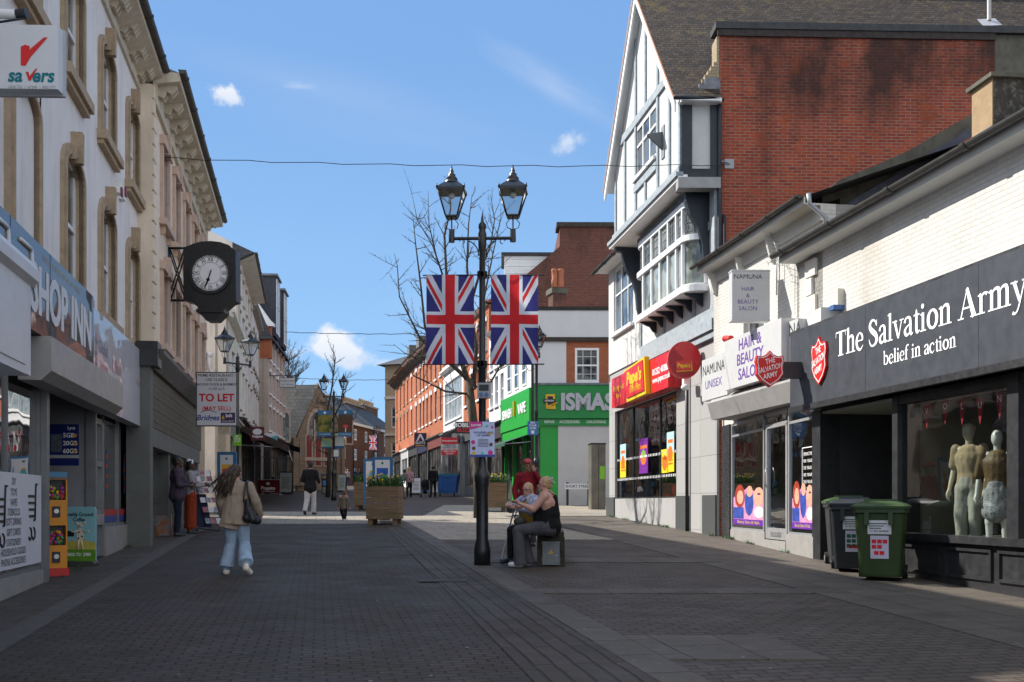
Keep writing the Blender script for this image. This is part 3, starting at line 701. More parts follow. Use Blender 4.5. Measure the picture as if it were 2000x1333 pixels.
# coffee pavement sign
p0 = gnd(155, 1106); Y = p0.y; k = Y/2000
t = thing('pavement_sign', 'rounded coffee board with a standing cow and a phone number outside the shop entrance', 'sign', p0)
a, c, z0, z1 = pxbox(Y, 122, 187, 990, 1100); FC = Fr(0, Y, 1, .0)
b = MB(); r = .04
def rrect(u0, u1, z0, z1, r, n=5):
    pts = []
    for (cu, cz, a0) in ((u1-r, z0+r, -90), (u1-r, z1-r, 0), (u0+r, z1-r, 90), (u0+r, z0+r, 180)):
        for i in range(n+1): t_ = math.radians(a0+90*i/n); pts.append((cu+r*math.cos(t_), cz+r*math.sin(t_)))
    return pts
sky_ = P('board sky blue', (.25, .5, .55), .4, .08, 5); fld = P('board meadow yellow', (.5, .45, .1), .4, .15, 9); grn = P('board grass green', (.12, .3, .03), .4, .15, 9)
b.prism(FC, rrect(a, c, z0, z1, .05), -.03, 0, sky_); zm = z0+(z1-z0)*.36
b.prism(FC, [(a, z0+.05), (c, z0+.05), (c, zm), (c-.2, zm+.05), (a+.15, zm+.03), (a, zm-.02)], 0, .002, fld)
b.prism(FC, rrect(a, c, z0, z0+(z1-z0)*.24, .03), .001, .003, grn)
b.text(FC, 'Freshly Ground\nCoffee', (a+c)/2, .003, z1-.17, .085, TXTK, bold=.02, sx=.85)
b.text(FC, '0800 731 2980', (a+c)/2, .0045, z0+.135, .075, TXTW, bold=.02, sx=.85)
cow = P('cow cream', (.7, .6, .45), .5, .1); cm_ = (a+c)/2+.02; zc_ = z0+.45
b.disc(FC, cm_, .003, .006, zc_, .055, cow, 14, .12); b.disc(FC, cm_-.0, .003, .007, zc_+.17, .045, cow, 14, .035); b.disc(FC, cm_-.02, .003, .008, zc_+.15, .03, P('cow pink', (.5, .25, .2), .5, .1), 10, .02)
for sx_ in (-1, 1):
    b.tube([FC.p(cm_+sx_*.04, .006, zc_+.07), FC.p(cm_+sx_*.13, .006, zc_+.05), FC.p(cm_+sx_*.15, .006, zc_+.08)], .01, cow, 5)
    b.tube([FC.p(cm_+sx_*.025, .006, zc_-.09), FC.p(cm_+sx_*.04, .006, zc_-.24)], .012, cow, 5)
    b.tube([FC.p(cm_+sx_*.04, .006, zc_+.19), FC.p(cm_+sx_*.08, .006, zc_+.21)], .01, cow, 5)
for q in ((-.02, .05), (.03, -.02), (-.03, -.05)): b.disc(FC, cm_+q[0], .006, .0085, zc_+q[1], .015, TXTK, 8)
b.box(FC, cm_-.22, cm_-.1, .003, .006, zc_-.02, zc_+.07, TXTK); b.build('board', t)
b = MB(); b.prism(FC, rrect(a+.0, c, p0.z, z0+.03, .03), -.16, .1, P('grey sign base', (.06, .06, .06), .5, .1)); b.build('foot', t)
# alarm box and small red boxes on the wall
t = thing('bell_box', 'small red and white alarm box on the cream wall between upper windows', 'alarm', L1.p(L1.u(228), 0, 7.4))
b = MB()
for x in (226, 234):
    q = L1.u(x); b.box(L1, q-.14, q+.08, 0, .1, L1.z(380 if x > 230 else 368, q)-.12, L1.z(380 if x > 230 else 368, q)+.12, WHITE); b.box(L1, q-.1, q+.05, .1, .13, L1.z(374, q)-.1, L1.z(374, q)+.06, P('maroon alarm face', (.2, .03, .02), .5, .05))
b.build('box', t)
# ---- building 2 : pale block with pink surrounds and deep cornice
E0, E1 = L2.u(300), L2.u(400)
base = L2.p((E0+E1)/2, 0, 0)
B2 = thing('shop_building', 'pale cream building with pink window surrounds and a deep bracketed cornice behind the wall clock', 'building', (base.x, base.y, zg(0, base.y)))
zc = 10.6
nb_ = 5; st = (E1-E0-.6)/nb_; cs2 = [E0+.9+st*(i+.35) for i in range(nb_)]
ops = []
for c in cs2: ops += [(c-.5, c+.5, 5.2, 6.9), (c-.5, c+.5, 8.05, 9.75)]
b = MB(); wall(b, L2, E0-.3, E1, 4.6, zc, ops, PALE, 0, .22, PINK); b.box(L2, E0-.3, E1, -9, -.4, 4.3, zc, PALE); b.box(L2, E0-.3, E1, -9, -3, .5, 4.3, PALE)
b.quad(L2.p(E1, 0, .5), L2.p(E1, -9, .5), L2.p(E1, -9, zc), L2.p(E1, 0, zc), PALE)
b.quad(L2.p(E0-.3, -.4, 4.6), L2.p(E0-.3, 0, 4.6), L2.p(E0-.3, 0, zc), L2.p(E0-.3, -.4, zc), PALE)
b.build('wall', B2)
for c in cs2:
    for za, zb in ((5.2, 6.9), (8.05, 9.75)):
        s_ = MB(); s_.box(L2, c-.68, c-.5, -.02, .07, za, zb, PINK); s_.box(L2, c+.5, c+.68, -.02, .07, za, zb, PINK); s_.box(L2, c-.74, c+.74, -.02, .12, zb, zb+.2, PINK)
        s_.box(L2, c-.8, c+.8, -.02, .16, za-.14, za, PINK); s_.prism(L2, [(c-.09, zb-.04), (c+.09, zb-.04), (c+.12, zb+.4), (c-.12, zb+.4)], 0, .16, PINK)
        for q in (-.6, .5): s_.box(L2, c+q, c+q+.1, 0, .1, za-.32, za-.14, PINK)
        s_.build('surround', B2); window(B2, L2, c-.5, c+.5, za, zb, -.18, 1, 2, .06, .05)
    b = MB()
b = MB()      # quoin strip between the two buildings
for k in range(18): b.box(L2, E0-.3, E0+(.12 if k % 2 else -.02), 0, .05, 4.7+k*.33, 4.98+k*.33, PALE)
b.build('quoin_strip', B2); b = MB()
for k in range(18): b.box(L2, E1-(.3 if k % 2 else .16), E1+.05, 0, .05, 4.7+k*.33, 4.98+k*.33, PALE)
b.build('quoin_strip', B2)
b = MB(); ov = .56
b.sweep(L2, [(0, zc-.35), (.08, zc-.35), (.08, zc+.1), (ov, zc+.18), (ov, zc+.36), (0, zc+.36)], E0-.1, E1+.25, COR)
k = E0+.1
while k < E1+.1:
    for j in (0, .2):
        b.sweep(L2, [(.08, zc-.1), (.2, zc-.14), (.26, zc+.02), (.36, zc-.04), (.48, zc+.1), (.48, zc+.16), (.08, zc+.12)], k+j, k+j+.09, COR)
    k += 1.0
b.build('cornice', B2)
gutter(B2, L2, E0-.2, E1+.3, ov+.06, zc+.4, .085)
b = MB(); r1 = zc+.36
b.quad(L2.p(E0-.1, ov, r1), L2.p(E1+.25, ov, r1), L2.p(E1-2, -4, r1+2.2), L2.p(E0+1.5, -4, r1+2.2), SLATE)
b.quad(L2.p(E0+1.5, -4, r1+2.2), L2.p(E1-2, -4, r1+2.2), L2.p(E1, -9, r1), L2.p(E0-.1, -9, r1), SLATE)
b.add([L2.p(E1+.25, ov, r1), L2.p(E1, -9, r1), L2.p(E1-2, -4, r1+2.2)], [(0, 1, 2)], SLATE)
b.add([L2.p(E0-.1, -9, r1), L2.p(E0-.1, ov, r1), L2.p(E0+1.5, -4, r1+2.2)], [(0, 1, 2)], SLATE)
b.build('roof', B2)
# ground floor restaurant front
OLV = P('olive brown boarded fascia', (.10, .085, .06), .7, .15, 3)
PIER = P('grey green pier', (.115, .12, .112), .6, .12, 3, dirt=(.05, .05, .05), dirtamt=.3)
b = MB(); w0 = .1; u0 = L2.u(287, w0); u1 = L2.u(392, w0); zt = 4.62
for k in range(9): b.box(L2, u0+.3, u1-.1, -.1, w0+.02+(k % 2)*.004, 3.15+k*.13, 3.15+k*.13+.124, OLV)
b.sweep(L2, [(w0, zt-.3), (w0+.1, zt-.3), (w0+.3, zt+.02), (w0+.3, zt+.1), (-.1, zt+.14), (-.1, zt-.3)], u0+.2, u1, P('lead topped cornice', (.07, .07, .065), .5, .25, 4))
b.build('shop_fascia', B2)
b = MB()
cols = [(u0, u0+.42), (L2.u(326), L2.u(326)+.25), (L2.u(352), L2.u(352)+.35), (u1-.45, u1)]
for q0, q1 in cols: b.box(L2, q0, q1, -.3, w0+.06 if q0 == u0 else w0-.06, .4, 3.12 if q0 != u0 else 4.35, PIER)
b.box(L2, u0+.42, u1-.45, -.2, w0+.015, 2.75, 3.14, PIER)
b.box(L2, u0-.08, u0+.5, -.1, w0+.22, zt-.28, zt+.22, DARK)
b.box(L2, u1-.5, u1+.05, -.1, w0+.2, zt-.15, zt+.16, DARK)
b.build('pilasters', B2)
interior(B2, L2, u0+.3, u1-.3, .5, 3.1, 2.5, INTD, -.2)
G2 = glass_clear('restaurant glass', (.3, .33, .33), 1.4, 1.5, .003)
shop_glass(B2, L2, u0+.42, cols[1][0], 1.05, 2.75, -.2, [u0+1.1], PIER, 1.6, G2)
shop_glass(B2, L2, cols[1][1], cols[2][0], 1.05, 2.75, -.2, [], PIER, 1.6, G2)
shop_glass(B2, L2, cols[2][1], u1-.45, 1.05, 2.75, -.2, [(cols[2][1]+u1-.45)/2], PIER, 1.6, G2)
b = MB(); b.box(L2, u0+.42, u1-.45, -.3, -.2, .4, .99, PIER); b.build('stall_riser', B2)
# ================= right side =================
R = Fr(8.6, 0, .165, -1)
RW = P('white painted brickwork', (.53, .52, .485), .8, .05, 2, dirt=(.5, .45, .36), dirtamt=.35, streak=True)
RWB = brick('white painted brick', (.56, .545, .51), (.54, .525, .49), (.47, .455, .42), stain=(.33, .29, .23), stlo=.54, sthi=.72, stain_amt=.45, bumpd=.004)
TILEB = roofmat('old clay roof tiles', (.022, .016, .011), (.062, .044, .028), (.005, .004, .003), .17, .11, moss=(.085, .065, .02), light=(.4, .34, .26))
TILEG = roofmat('weathered brown tiles', (.16, .13, .10), (.21, .17, .13), (.05, .04, .03), .25, .14, moss=(.07, .06, .04), light=(.3, .28, .22))
SAF = P('slate blue fascia', (.038, .043, .053), .5, .12, 2, dirt=(.02, .02, .022), dirtamt=.5, streak=True)
SAK = P('black shopfront paint', (.022, .022, .024), .4, .25, 4, .001, 60, dirt=(.06, .058, .055), dirtamt=.4)
uA, uB = R.u(1556), 0.0
p0 = R.p(-14, 0, 0)
SA = thing('charity_shop_building', 'white painted two storey building with tiled roof over the charity shop', 'building', (p0.x, p0.y, zg(0, 14)))
zs = 6.12; ue = -6.0
b = MB(); wq = R.u(1578), R.u(1584)
wall(b, R, uA, ue, 4.2, zs, [(uA+.12, uA+.42, 4.75, zs-.15)], RWB, 0, .2); b.box(R, uA+.01, ue, -7.5, -.25, 4.2, zs, RW); b.box(R, uA+.01, ue, -7.5, -4.0, 0, 4.2, RW); b.box(R, uA+.01, ue, -4, -.02, 3.4, 4.2, RW)
b.build('wall', SA)
window(SA, R, uA+.12, uA+.42, 4.75, zs-.15, -.12, 1, 2, .05, .04)
b = MB()   # rusticated blocks beside the window
for k in range(4):
    b.box(R, uA+.46, uA+(.86 if k % 2 else .72), 0, .055, 4.72+k*.33, 5.02+k*.33, P('vermiculated quoin', (.66, .63, .57), .9, .08, 8, .02, 22))
b.build('quoins', SA)
b = MB(); b.box(R, uA-.05, ue, 0, .3, zs-.02, zs+.02, RW); b.box(R, uA-.05, ue, .3, .33, zs-.02, zs+.12, RW); b.build('soffit', SA)
gutter(SA, R, uA-.15, ue, .42, zs+.15, .07, step=1.9)
pit = .60; ru = 5.2
b = MB(); b.quad(R.p(uA-.1, .38, zs+.12), R.p(ue, .38, zs+.12), R.p(ue, -ru, zs+.12+(ru+.38)*pit), R.p(uA-.1, -ru, zs+.12+(ru+.38)*pit), TILEG)
b.quad(R.p(uA-.1, -ru, zs+.12+(ru+.38)*pit), R.p(ue, -ru, zs+.12+(ru+.38)*pit), R.p(ue, -9, zs+3), R.p(uA-.1, -9, zs+3), TILEG); b.build('roof', SA)
# party wall parapet rising with the roof at the far end, lead flashing, chimneys
XF = Fr(0, 18.55, 1, .12); REND = P('dark weathered render', (.10, .095, .075), .9, .25, 2.5, .004, 20, dirt=(.03, .03, .025), dirtamt=.7)
q = [XF.uz(x, y) for x, y in ((1641, 420), (1905, 252), (1905, 219), (1770, 297), (1640, 352), (1606, 378), (1606, 398), (1641, 388))]
b = MB(); b.prism(XF, q, -.28, 0, REND)
b.build('parapet_wall', SA)
q = [XF.uz(x, y, .03) for x, y in ((1638, 424), (1905, 262), (1905, 246), (1638, 408))]
b = MB(); b.prism(XF, q, .002, .12, P('blue lead flashing', (.055, .065, .10), .45, .3, 3)); b.build('flashing', SA)
def chimney(par, F, x0, x1, yt, yb, d, mf, ms=None, cap=None, flare=.1, pots=0):
    u0, u1 = F.u(x0), F.u(x1); zt, zb = F.z(yt, u0), F.z(yb, u0); b = MB()
    b.box(F, u0, u1, -d, 0, zb, zt, mf); b.box(F, u0-flare*.6, u1+flare*.6, -d-.05, .05, zt-.02, zt+.07, cap or REND)
    return b.build('chimney', par)
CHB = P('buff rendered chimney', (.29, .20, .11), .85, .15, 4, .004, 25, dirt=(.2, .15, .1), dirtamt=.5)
# stack straddling the ridge: buff street side, camera side coloured dark as shade
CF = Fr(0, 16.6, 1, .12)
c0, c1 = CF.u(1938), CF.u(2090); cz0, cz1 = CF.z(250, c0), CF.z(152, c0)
b = MB(); b.box(CF, c0, c1, -.62, 0, cz0-.6, cz1, CHB); b.box(CF, c0+.02, c1+.02, .0, .012, cz0-.6, cz1, P('shaded chimney face', (.045, .042, .035), .9, .3, 5, .006, 25, dirt=(.3, .29, .26), dirtamt=.7))
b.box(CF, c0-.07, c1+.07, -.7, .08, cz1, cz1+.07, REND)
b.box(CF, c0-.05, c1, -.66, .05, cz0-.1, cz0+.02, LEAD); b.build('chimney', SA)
# shopfront and fascia
zfb, zft = 3.26, 4.56; u_f0 = R.u(1543, .62)
b = MB(); b.sweep(R, [(0, 4.62), (.62, zft), (.64, zft+.03), (.1, zft+.2), (0, zft+.2)], u_f0, ue, LEAD); b.build('fascia_flashing', SA)
t = thing('fascia_sign', 'long slate blue charity shop fascia with white serif lettering and a red shield', 'shop sign', R.p(u_f0, .6, zfb))
b = MB(); b.box(R, u_f0, ue, .02, .62, zfb, zft, SAF)
for x in (1690, 1911): q = R.u(x, .62); b.box(R, q-.004, q+.004, .62, .6215, zfb, zft, SAK)
b.box(R, u_f0-.01, ue, .56, .65, zfb-.1, zfb-.002, SAK); b.build('board', t)
# serif capitals and small letters drawn as stems, hairlines and bracket serifs
def glyph(ch):
    T, H = .15, .055   # stem and hairline widths
    def ser(x, y, w=.3): return [('q', [(x-w/2, y), (x+w/2, y), (x+w/2, y+.03), (x-w/2, y+.03)])]
    def arc(cx, cy, rx, ry, a0, a1, w0, w1, n=14):
        o = []; 
        for i in range(n+1):
            t = i/n; a = math.radians(a0+(a1-a0)*t); w = H+(max(w0, w1)-H)*abs(math.cos(a))**1.5
            o.append((cx+rx*math.cos(a), cy+ry*math.sin(a), w))
        return [('s', o)]
    x = .46   # x height with cap height .68
    G = {
     'T': ([('s', [(.3, 0, T), (.3, .68, T)]), ('s', [(.03, .66, .04), (.57, .66, .04)]), ('s', [(.04, .67, .03), (.02, .52, .015)]), ('s', [(.56, .67, .03), (.58, .52, .015)])]+ser(.3, 0), .6),
     'h': ([('s', [(.12, 0, .1), (.12, .7, .1)]), ('s', [(.12, .34, .04), (.2, .43, .05), (.3, .45, .07), (.38, .38, .1), (.385, 0, .1)])]+ser(.12, 0, .24)+ser(.385, 0, .24)+[('q', [(.0, .66), (.12, .7), (.12, .66), (.05, .63)])], .52),
     'e': ([('s', [(.07, .25, .03), (.37, .25, .03)]), ('s', [(.37, .25, .06), (.36, .36, .08), (.27, .44, .05), (.2, .45, .04), (.1, .37, .08), (.06, .24, .11), (.09, .1, .1), (.18, .02, .07), (.27, .01, .05), (.4, .11, .02)])], .43),
     'S': ([('s', [(.43, .66, .02), (.42, .5, .03), (.38, .6, .05), (.28, .665, .05), (.17, .66, .07), (.09, .57, .11), (.11, .47, .13), (.24, .37, .15), (.37, .28, .14), (.43, .17, .13), (.38, .06, .09), (.25, .005, .05), (.14, .03, .05), (.07, .12, .04), (.05, .2, .02)])], .51),
     'a': ([('s', [(.06, .33, .09), (.1, .42, .06), (.2, .45, .05), (.28, .42, .08), (.31, .33, .1), (.31, .09, .1), (.35, .02, .07), (.42, .05, .02)]), ('s', [(.31, .28, .03), (.14, .21, .05), (.07, .12, .1), (.12, .03, .08), (.22, .03, .05), (.31, .1, .03)])], .43),
     'l': ([('s', [(.13, 0, .1), (.13, .7, .1)]), ('q', [(.01, .66), (.13, .7), (.13, .66), (.06, .63)])]+ser(.13, 0, .25), .27),
     'v': ([('s', [(.08, .46, .1), (.25, .02, .08)]), ('s', [(.4, .46, .03), (.25, .0, .04)])]+ser(.08, .43, .22)+ser(.4, .43, .18), .48),
     't': ([('s', [(.13, .58, .01), (.14, .48, .08), (.14, .1, .1), (.19, .02, .07), (.28, .06, .02)]), ('s', [(.02, .44, .035), (.27, .44, .035)])], .29),
     'i': ([('s', [(.13, 0, .1), (.13, .44, .1)]), ('q', [(.01, .41), (.13, .46), (.13, .41), (.06, .38)]), ('o', (.12, .6, .06))]+ser(.13, 0, .25), .27),
     'o': (arc(.25, .225, .175, .21, 0, 360, .115, .115, 22), .5),
     'n': ([('s', [(.12, 0, .1), (.12, .43, .1)]), ('s', [(.12, .34, .04), (.2, .43, .05), (.3, .45, .07), (.38, .38, .1), (.385, 0, .1)]), ('q', [(.0, .41), (.12, .46), (.12, .41), (.05, .38)])]+ser(.12, 0, .24)+ser(.385, 0, .24), .52),
     'A': ([('s', [(.33, .68, .02), (.09, 0, .045)]), ('s', [(.32, .66, .1), (.58, 0, .15)]), ('s', [(.16, .23, .04), (.48, .23, .04)])]+ser(.09, 0, .22)+ser(.58, 0, .28), .7),
     'r': ([('s', [(.12, 0, .1), (.12, .43, .1)]), ('s', [(.12, .34, .03), (.19, .42, .05), (.28, .43, .06), (.33, .4, .09)]), ('q', [(.0, .41), (.12, .46), (.12, .41), (.05, .38)])]+ser(.12, 0, .26), .36),
     'm': ([('s', [(.12, 0, .1), (.12, .43, .1)]), ('s', [(.12, .34, .04), (.2, .43, .05), (.3, .45, .07), (.37, .38, .1), (.375, 0, .1)]), ('s', [(.375, .34, .04), (.46, .43, .05), (.56, .45, .07), (.63, .38, .1), (.635, 0, .1)]), ('q', [(.0, .41), (.12, .46), (.12, .41), (.05, .38)])]+ser(.12, 0, .24)+ser(.375, 0, .24)+ser(.635, 0, .24), .77),
     'y': ([('s', [(.08, .46, .1), (.26, .04, .08)]), ('s', [(.42, .46, .03), (.26, .0, .04), (.18, -.16, .04), (.1, -.2, .05), (.04, -.17, .08)])]+ser(.08, .43, .22)+ser(.42, .43, .18), .48),
     'b': ([('s', [(.11, .02, .09), (.11, .7, .09)]), ('s', [(.11, .34, .04), (.2, .44, .05), (.3, .44, .07), (.4, .34, .1), (.43, .22, .11), (.38, .08, .09), (.26, .01, .05), (.11, .06, .04)]), ('q', [(.0, .66), (.11, .7), (.11, .66), (.05, .63)])], .5),
     'f': ([('s', [(.13, 0, .1), (.13, .5, .1), (.17, .64, .07), (.26, .69, .05), (.33, .65, .07)]), ('s', [(.02, .44, .035), (.28, .44, .035)])]+ser(.13, 0, .26), .32),
     'c': ([('s', [(.36, .34, .09), (.3, .43, .05), (.2, .44, .05), (.1, .37, .09), (.06, .23, .11), (.09, .1, .1), (.18, .02, .07), (.27, .01, .05), (.39, .12, .02)])], .43),
     ' ': ([], .24)}
    return G[ch]
def smooth_stroke(pts):
    if len(pts) < 4: return pts
    o = [pts[0]]
    for i in range(len(pts)-1):
        p0, p1, p2, p3 = pts[max(i-1, 0)], pts[i], pts[i+1], pts[min(i+2, len(pts)-1)]
        for t in (.33, .66, 1):
            o.append(tuple(.5*((2*p1[k])+(-p0[k]+p2[k])*t+(2*p0[k]-5*p1[k]+4*p2[k]-p3[k])*t*t+(-p0[k]+3*p1[k]-3*p2[k]+p3[k])*t**3) for k in range(3)))
    return o
def serif(b, F, s, u, w, z, size, m, sx=1.0):
    k = 0
    for ch in s:
        g_, adv = glyph(ch)
        for kind, d in g_:
            k += 1; ww = w+(k % 5)*.0006
            if kind == 'q': b.add([F.p(u+x*size*sx, ww, z+y*size) for x, y in d], [(0, 1, 2, 3)], m)
            elif kind == 'o':
                b.add([F.p(u+(d[0]+d[2]*math.cos(a))*size*sx, ww, z+(d[1]+d[2]*math.sin(a))*size) for a in [i*.5236 for i in range(12)]], [tuple(range(12))], m)
            else:
                pts = smooth_stroke(d) if len(d) > 3 else d; vs = []
                straight = len(d) <= 3
                for i, (x, y, wd) in enumerate(pts):
                    a, c = pts[max(0, i-1)], pts[min(len(pts)-1, i+1)]; dx, dy = c[0]-a[0], c[1]-a[1]; l = math.hypot(dx, dy) or 1
                    nx, ny = -dy/l*wd/2, dx/l*wd/2
                    vs += [F.p(u+(x+nx)*size*sx, ww, z+(y+ny)*size), F.p(u+(x-nx)*size*sx, ww, z+(y-ny)*size)]
                b.add(vs, [(2*i, 2*i+1, 2*i+3, 2*i+2) for i in range(len(pts)-1)], m)
        u += adv*size*sx
    return u
def serif_w(s): return sum(glyph(c)[1] for c in s)
b = MB(); W = .625
x0, x1 = R.u(1632, W), R.u(2006, W); zb0 = R.z(698, x0, W); sz = (x1-x0)/serif_w('The Salvation Army')
hh = (R.z(652, x0, W)-zb0)/.66
serif(b, R, 'The Salvation Army', x0, W, zb0, hh, TXTW, sx=sz/hh)
x0, x1 = R.u(1725, W), R.u(1868, W); zb1 = R.z(714, x0, W); sz = (x1-x0)/serif_w('belief in action'); hh = (R.z(688, x0, W)-zb1)/.66
serif(b, R, 'belief in action', x0, W, zb1, hh, TXTW, sx=sz/hh)
b.build('lettering', t)
def shield(b, F, u, z, hw, hh, w0, w1, mr, mw, s=1.0):
    o = [(-.92, .72), (-.55, .68), (-.25, .78), (0, 1), (.25, .78), (.55, .68), (.92, .72), (1, .45), (.9, .1), (.95, -.3), (.6, -.68), (0, -1), (-.6, -.68), (-.95, -.3), (-.9, .1), (-1, .45)]
    P_ = lambda k: [(u+x*hw*k, z+y*hh*k) for x, y in reversed(o)]
    b.prism(F, P_(1), w0, w1, mr); b.prism(F, P_(.92), w1, w1+.003, mw); b.prism(F, P_(.86), w1+.003, w1+.006, mr)
    for i, (tx, zz, sx) in enumerate((('THE', .42, .62), ('SALVATION', .02, .5), ('ARMY', -.38, .62))):
        M0 = len(b.v); b.text(F, tx, 0, w1+.009, 0, hh*.42, mw, sx=sx*hw/hh*1.5 if i != 1 else .52*hw/hh*1.5, bold=.01)
        c, s_ = math.cos(.26), math.sin(.26); 
        for j in range(M0, len(b.v)):
            v = b.v[j]-F.o; a = v.dot(F.d); h = v.z; b.v[j] = F.p(u+a*c-h*s_*.4, w1+.009, z+zz*hh+a*s_+h*c)
SRED = P('shield red', (.62, .015, .012), .4, .05)
u, z = R.uz(1603, 705, .62); b = MB(); shield(b, R, u, z, .27, .40, .62, .66, SRED, TXTW); b.build('shield', t)
# projecting shield on its dark bracket box
Y = 17.7; FQ = Fr(0, Y, 1, .02); a, c, z0, z1 = pxbox(Y, 1478, 1534, 684, 755)
t = thing('projecting_sign', 'red shield sign with white capitals sticking out from the dark fascia over the pavement', 'shop sign', (a, Y, z0))
b = MB(); shield(b, FQ, (a+c)/2, (z0+z1)/2, (c-a)/2, (z1-z0)/2, -.1, .03, SRED, TXTW); b.build('shield', t)
b = MB(); a2, c2, y0_, y1_ = pxbox(Y, 1530, 1575, 706, 738); b.box(FQ, a2-.02, c2+.1, -.1, .02, y0_, y1_, SAK); b.build('arm', t)
# shopfront: pier, open passage, display windows, panelled stall riser
WS = .34
uP0, uP1 = R.u(1588, WS), R.u(1604, WS); uW0 = R.u(1746, WS)
b = MB(); b.box(R, uP0, uP1, -3.5, WS+.02, .2, zfb-.1, SAK); b.box(R, uW0, uW0+.15, 0, WS+.03, .2, zfb-.1, SAK)
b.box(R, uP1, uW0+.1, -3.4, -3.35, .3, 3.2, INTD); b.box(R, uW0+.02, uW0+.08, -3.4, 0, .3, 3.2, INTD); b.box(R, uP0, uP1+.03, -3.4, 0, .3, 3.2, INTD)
b.build('pier', SA)
b = MB(); b.box(R, uP1, uW0, -3.5, WS-.02, 3.1, 3.14, P('cream soffit', (.45, .43, .38), .7, .05)); b.build('soffit', SA)
uW1 = R.u(1972, WS); uW2 = uW1+.22
zsill = R.z(1046, R.u(1870, WS), WS)
b = MB(); b.box(R, uW0+.15, ue, WS-.04, WS+.1, zsill-.1, zsill, SAK)
b.box(R, uW1, uW2, WS-.1, WS+.04, zsill, zfb-.1, SAK); b.box(R, uW0+.15, ue, WS-.1, WS+.02, 3.02, zfb-.1, SAK)
b.box(R, uW0+.15, ue, WS-.1, WS, .1, zsill-.1, SAK)
q0 = uW0+.2
for k in range(4):
    c0_, c1_ = q0+k*1.15, q0+k*1.15+1.02
    if c1_ > ue: break
    for (aa, bb, cc, dd) in ((c0_, c1_, zsill-.2, zsill-.16), (c0_, c1_, zsill-.56, zsill-.52), (c0_, c0_+.04, zsill-.52, zsill-.2), (c1_-.04, c1_, zsill-.52, zsill-.2)): b.box(R, aa, bb, WS, WS+.035, cc, dd, SAK)
b.build('stall_riser', SA)
GS = glass_clear('display glass', (.72, .78, .76), .9, 1.45, .006)
for k, (a, c) in enumerate(((uW0+.15, uW1), (uW2, ue))):
    g = MB(); g.quad(R.p(a, WS-.05, zsill), R.p(c, WS-.05, zsill), R.p(c, WS-.05, 3.02), R.p(a, WS-.05, 3.02), GS); g.build('display_window', SA)
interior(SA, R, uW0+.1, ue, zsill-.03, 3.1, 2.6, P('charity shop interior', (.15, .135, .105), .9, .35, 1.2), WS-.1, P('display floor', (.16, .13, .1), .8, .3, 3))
# backdrop boards and poster inside
b = MB(); b.box(R, uW0+.5, uW0+1.3, -1.2, -1.15, zsill+.1, 2.7, P('grey backdrop', (.10, .10, .10), .9, .2)); b.box(R, uW1-1.1, uW1-.2, -1.0, -.95, zsill+.1, 2.6, P('dark backdrop', (.06, .05, .045), .9, .3))
b.build('display_board', SA)
# bunting
t = thing('bunting', 'red pennant bunting spelling VOLUNT hung inside the display window', 'bunting', R.p(uW0+1, .2, 2.9))
PEN = P('red pennant', (.35, .015, .03), .8, .1); WB = WS-.16
for i, ch in enumerate('VOLUNTEER'):
    x = (1810, 1846, 1879, 1914, 1952, 1992)[i] if i < 6 else None
    u = R.u(x, WB) if x else R.u(1992, WB)+(i-5)*.31
    if u > ue-.3: break
    z = 2.98 + (.03*math.sin(i*1.7))
    b = MB(); b.prism(R, [(u, z-.36), (u+.1, z), (u-.1, z)], WB-.004, WB, PEN); b.text(R, ch, u, WB+.002, z-.1, .13, TXTW); b.build('pennant', t)
b = MB(); b.tube([R.p(R.u(1795, WB), WB, 3.0), R.p(ue-.3, WB, 3.02)], .004, TXTW, 4); b.build('string', t)
# small floodlight on the fascia top
t = thing('floodlight', 'small cream and blue box lamp standing on top of the slate blue fascia', 'lamp', R.p(R.u(1634, .2), .2, 4.6))
u = R.u(1635, .1); b = MB(); b.box(R, u-.05, u+.06, 0, .12, R.z(598, u, .1), R.z(565, u, .1), P('cream plastic', (.6, .57, .48), .5, .05)); b.build('body', t)
b = MB(); b.box(R, u-.09, u+.07, 0, .2, R.z(606, u, .1), R.z(597, u, .1), P('blue plastic', (.05, .12, .3), .4, .05)); b.build('lens', t)
# ---------------- salon ----------------
NF = Fr(4.92, 23.9, .062, -1)
p0 = NF.p(3, 0, 0)
NA = thing('salon_building', 'white painted hair salon building between the half timbered house and the charity shop', 'building', (p0.x, p0.y, zg(0, p0.y)))
un0, un1 = R.u(1394), R.u(1607)
b = MB(); zn = 6.93; zlow = 4.9
wu0, wu1 = R.u(1452), R.u(1492)
wall(b, R, un0, un1, 4.9, zn, [(wu0, wu1, 5.0, 5.95)], RWB, 0, .2); b.box(R, un0, un1, -7, -.25, 4.9, zn, RW); b.box(NF, -.1, 6.2, -1, -.04, 4.2, 4.95, RW); b.box(R, un0, un1, -7, -4, 0, 4.3, RW)
b.quad(R.p(un1, -7, 4), R.p(un1, 0, 4), R.p(un1, 0, zn), R.p(un1, -7, zn), RWB)
b.build('wall', NA); window(NA, R, wu0, wu1, 5.0, 5.95, -.1, 1, 2)
b = MB(); b.box(R, un0-.1, un1, 0, .34, zn-.03, zn+.0, RW); b.box(R, un0-.1, un1+.02, .34, .37, zn-.03, zn+.1, RW); b.box(R, un0, un1, 0, .04, zn-.3, zn-.03, RW)
for k in range(3): b.sweep(R, [(0, zn-.6), (.08, zn-.55), (.2, zn-.1), (0, zn-.1)], un0+.15+k*1.6, un0+.22+k*1.6, RW)
b.build('soffit', NA)
gutter(NA, R, un0-.25, un1+.02, .45, zn+.13, .06, step=1.3)
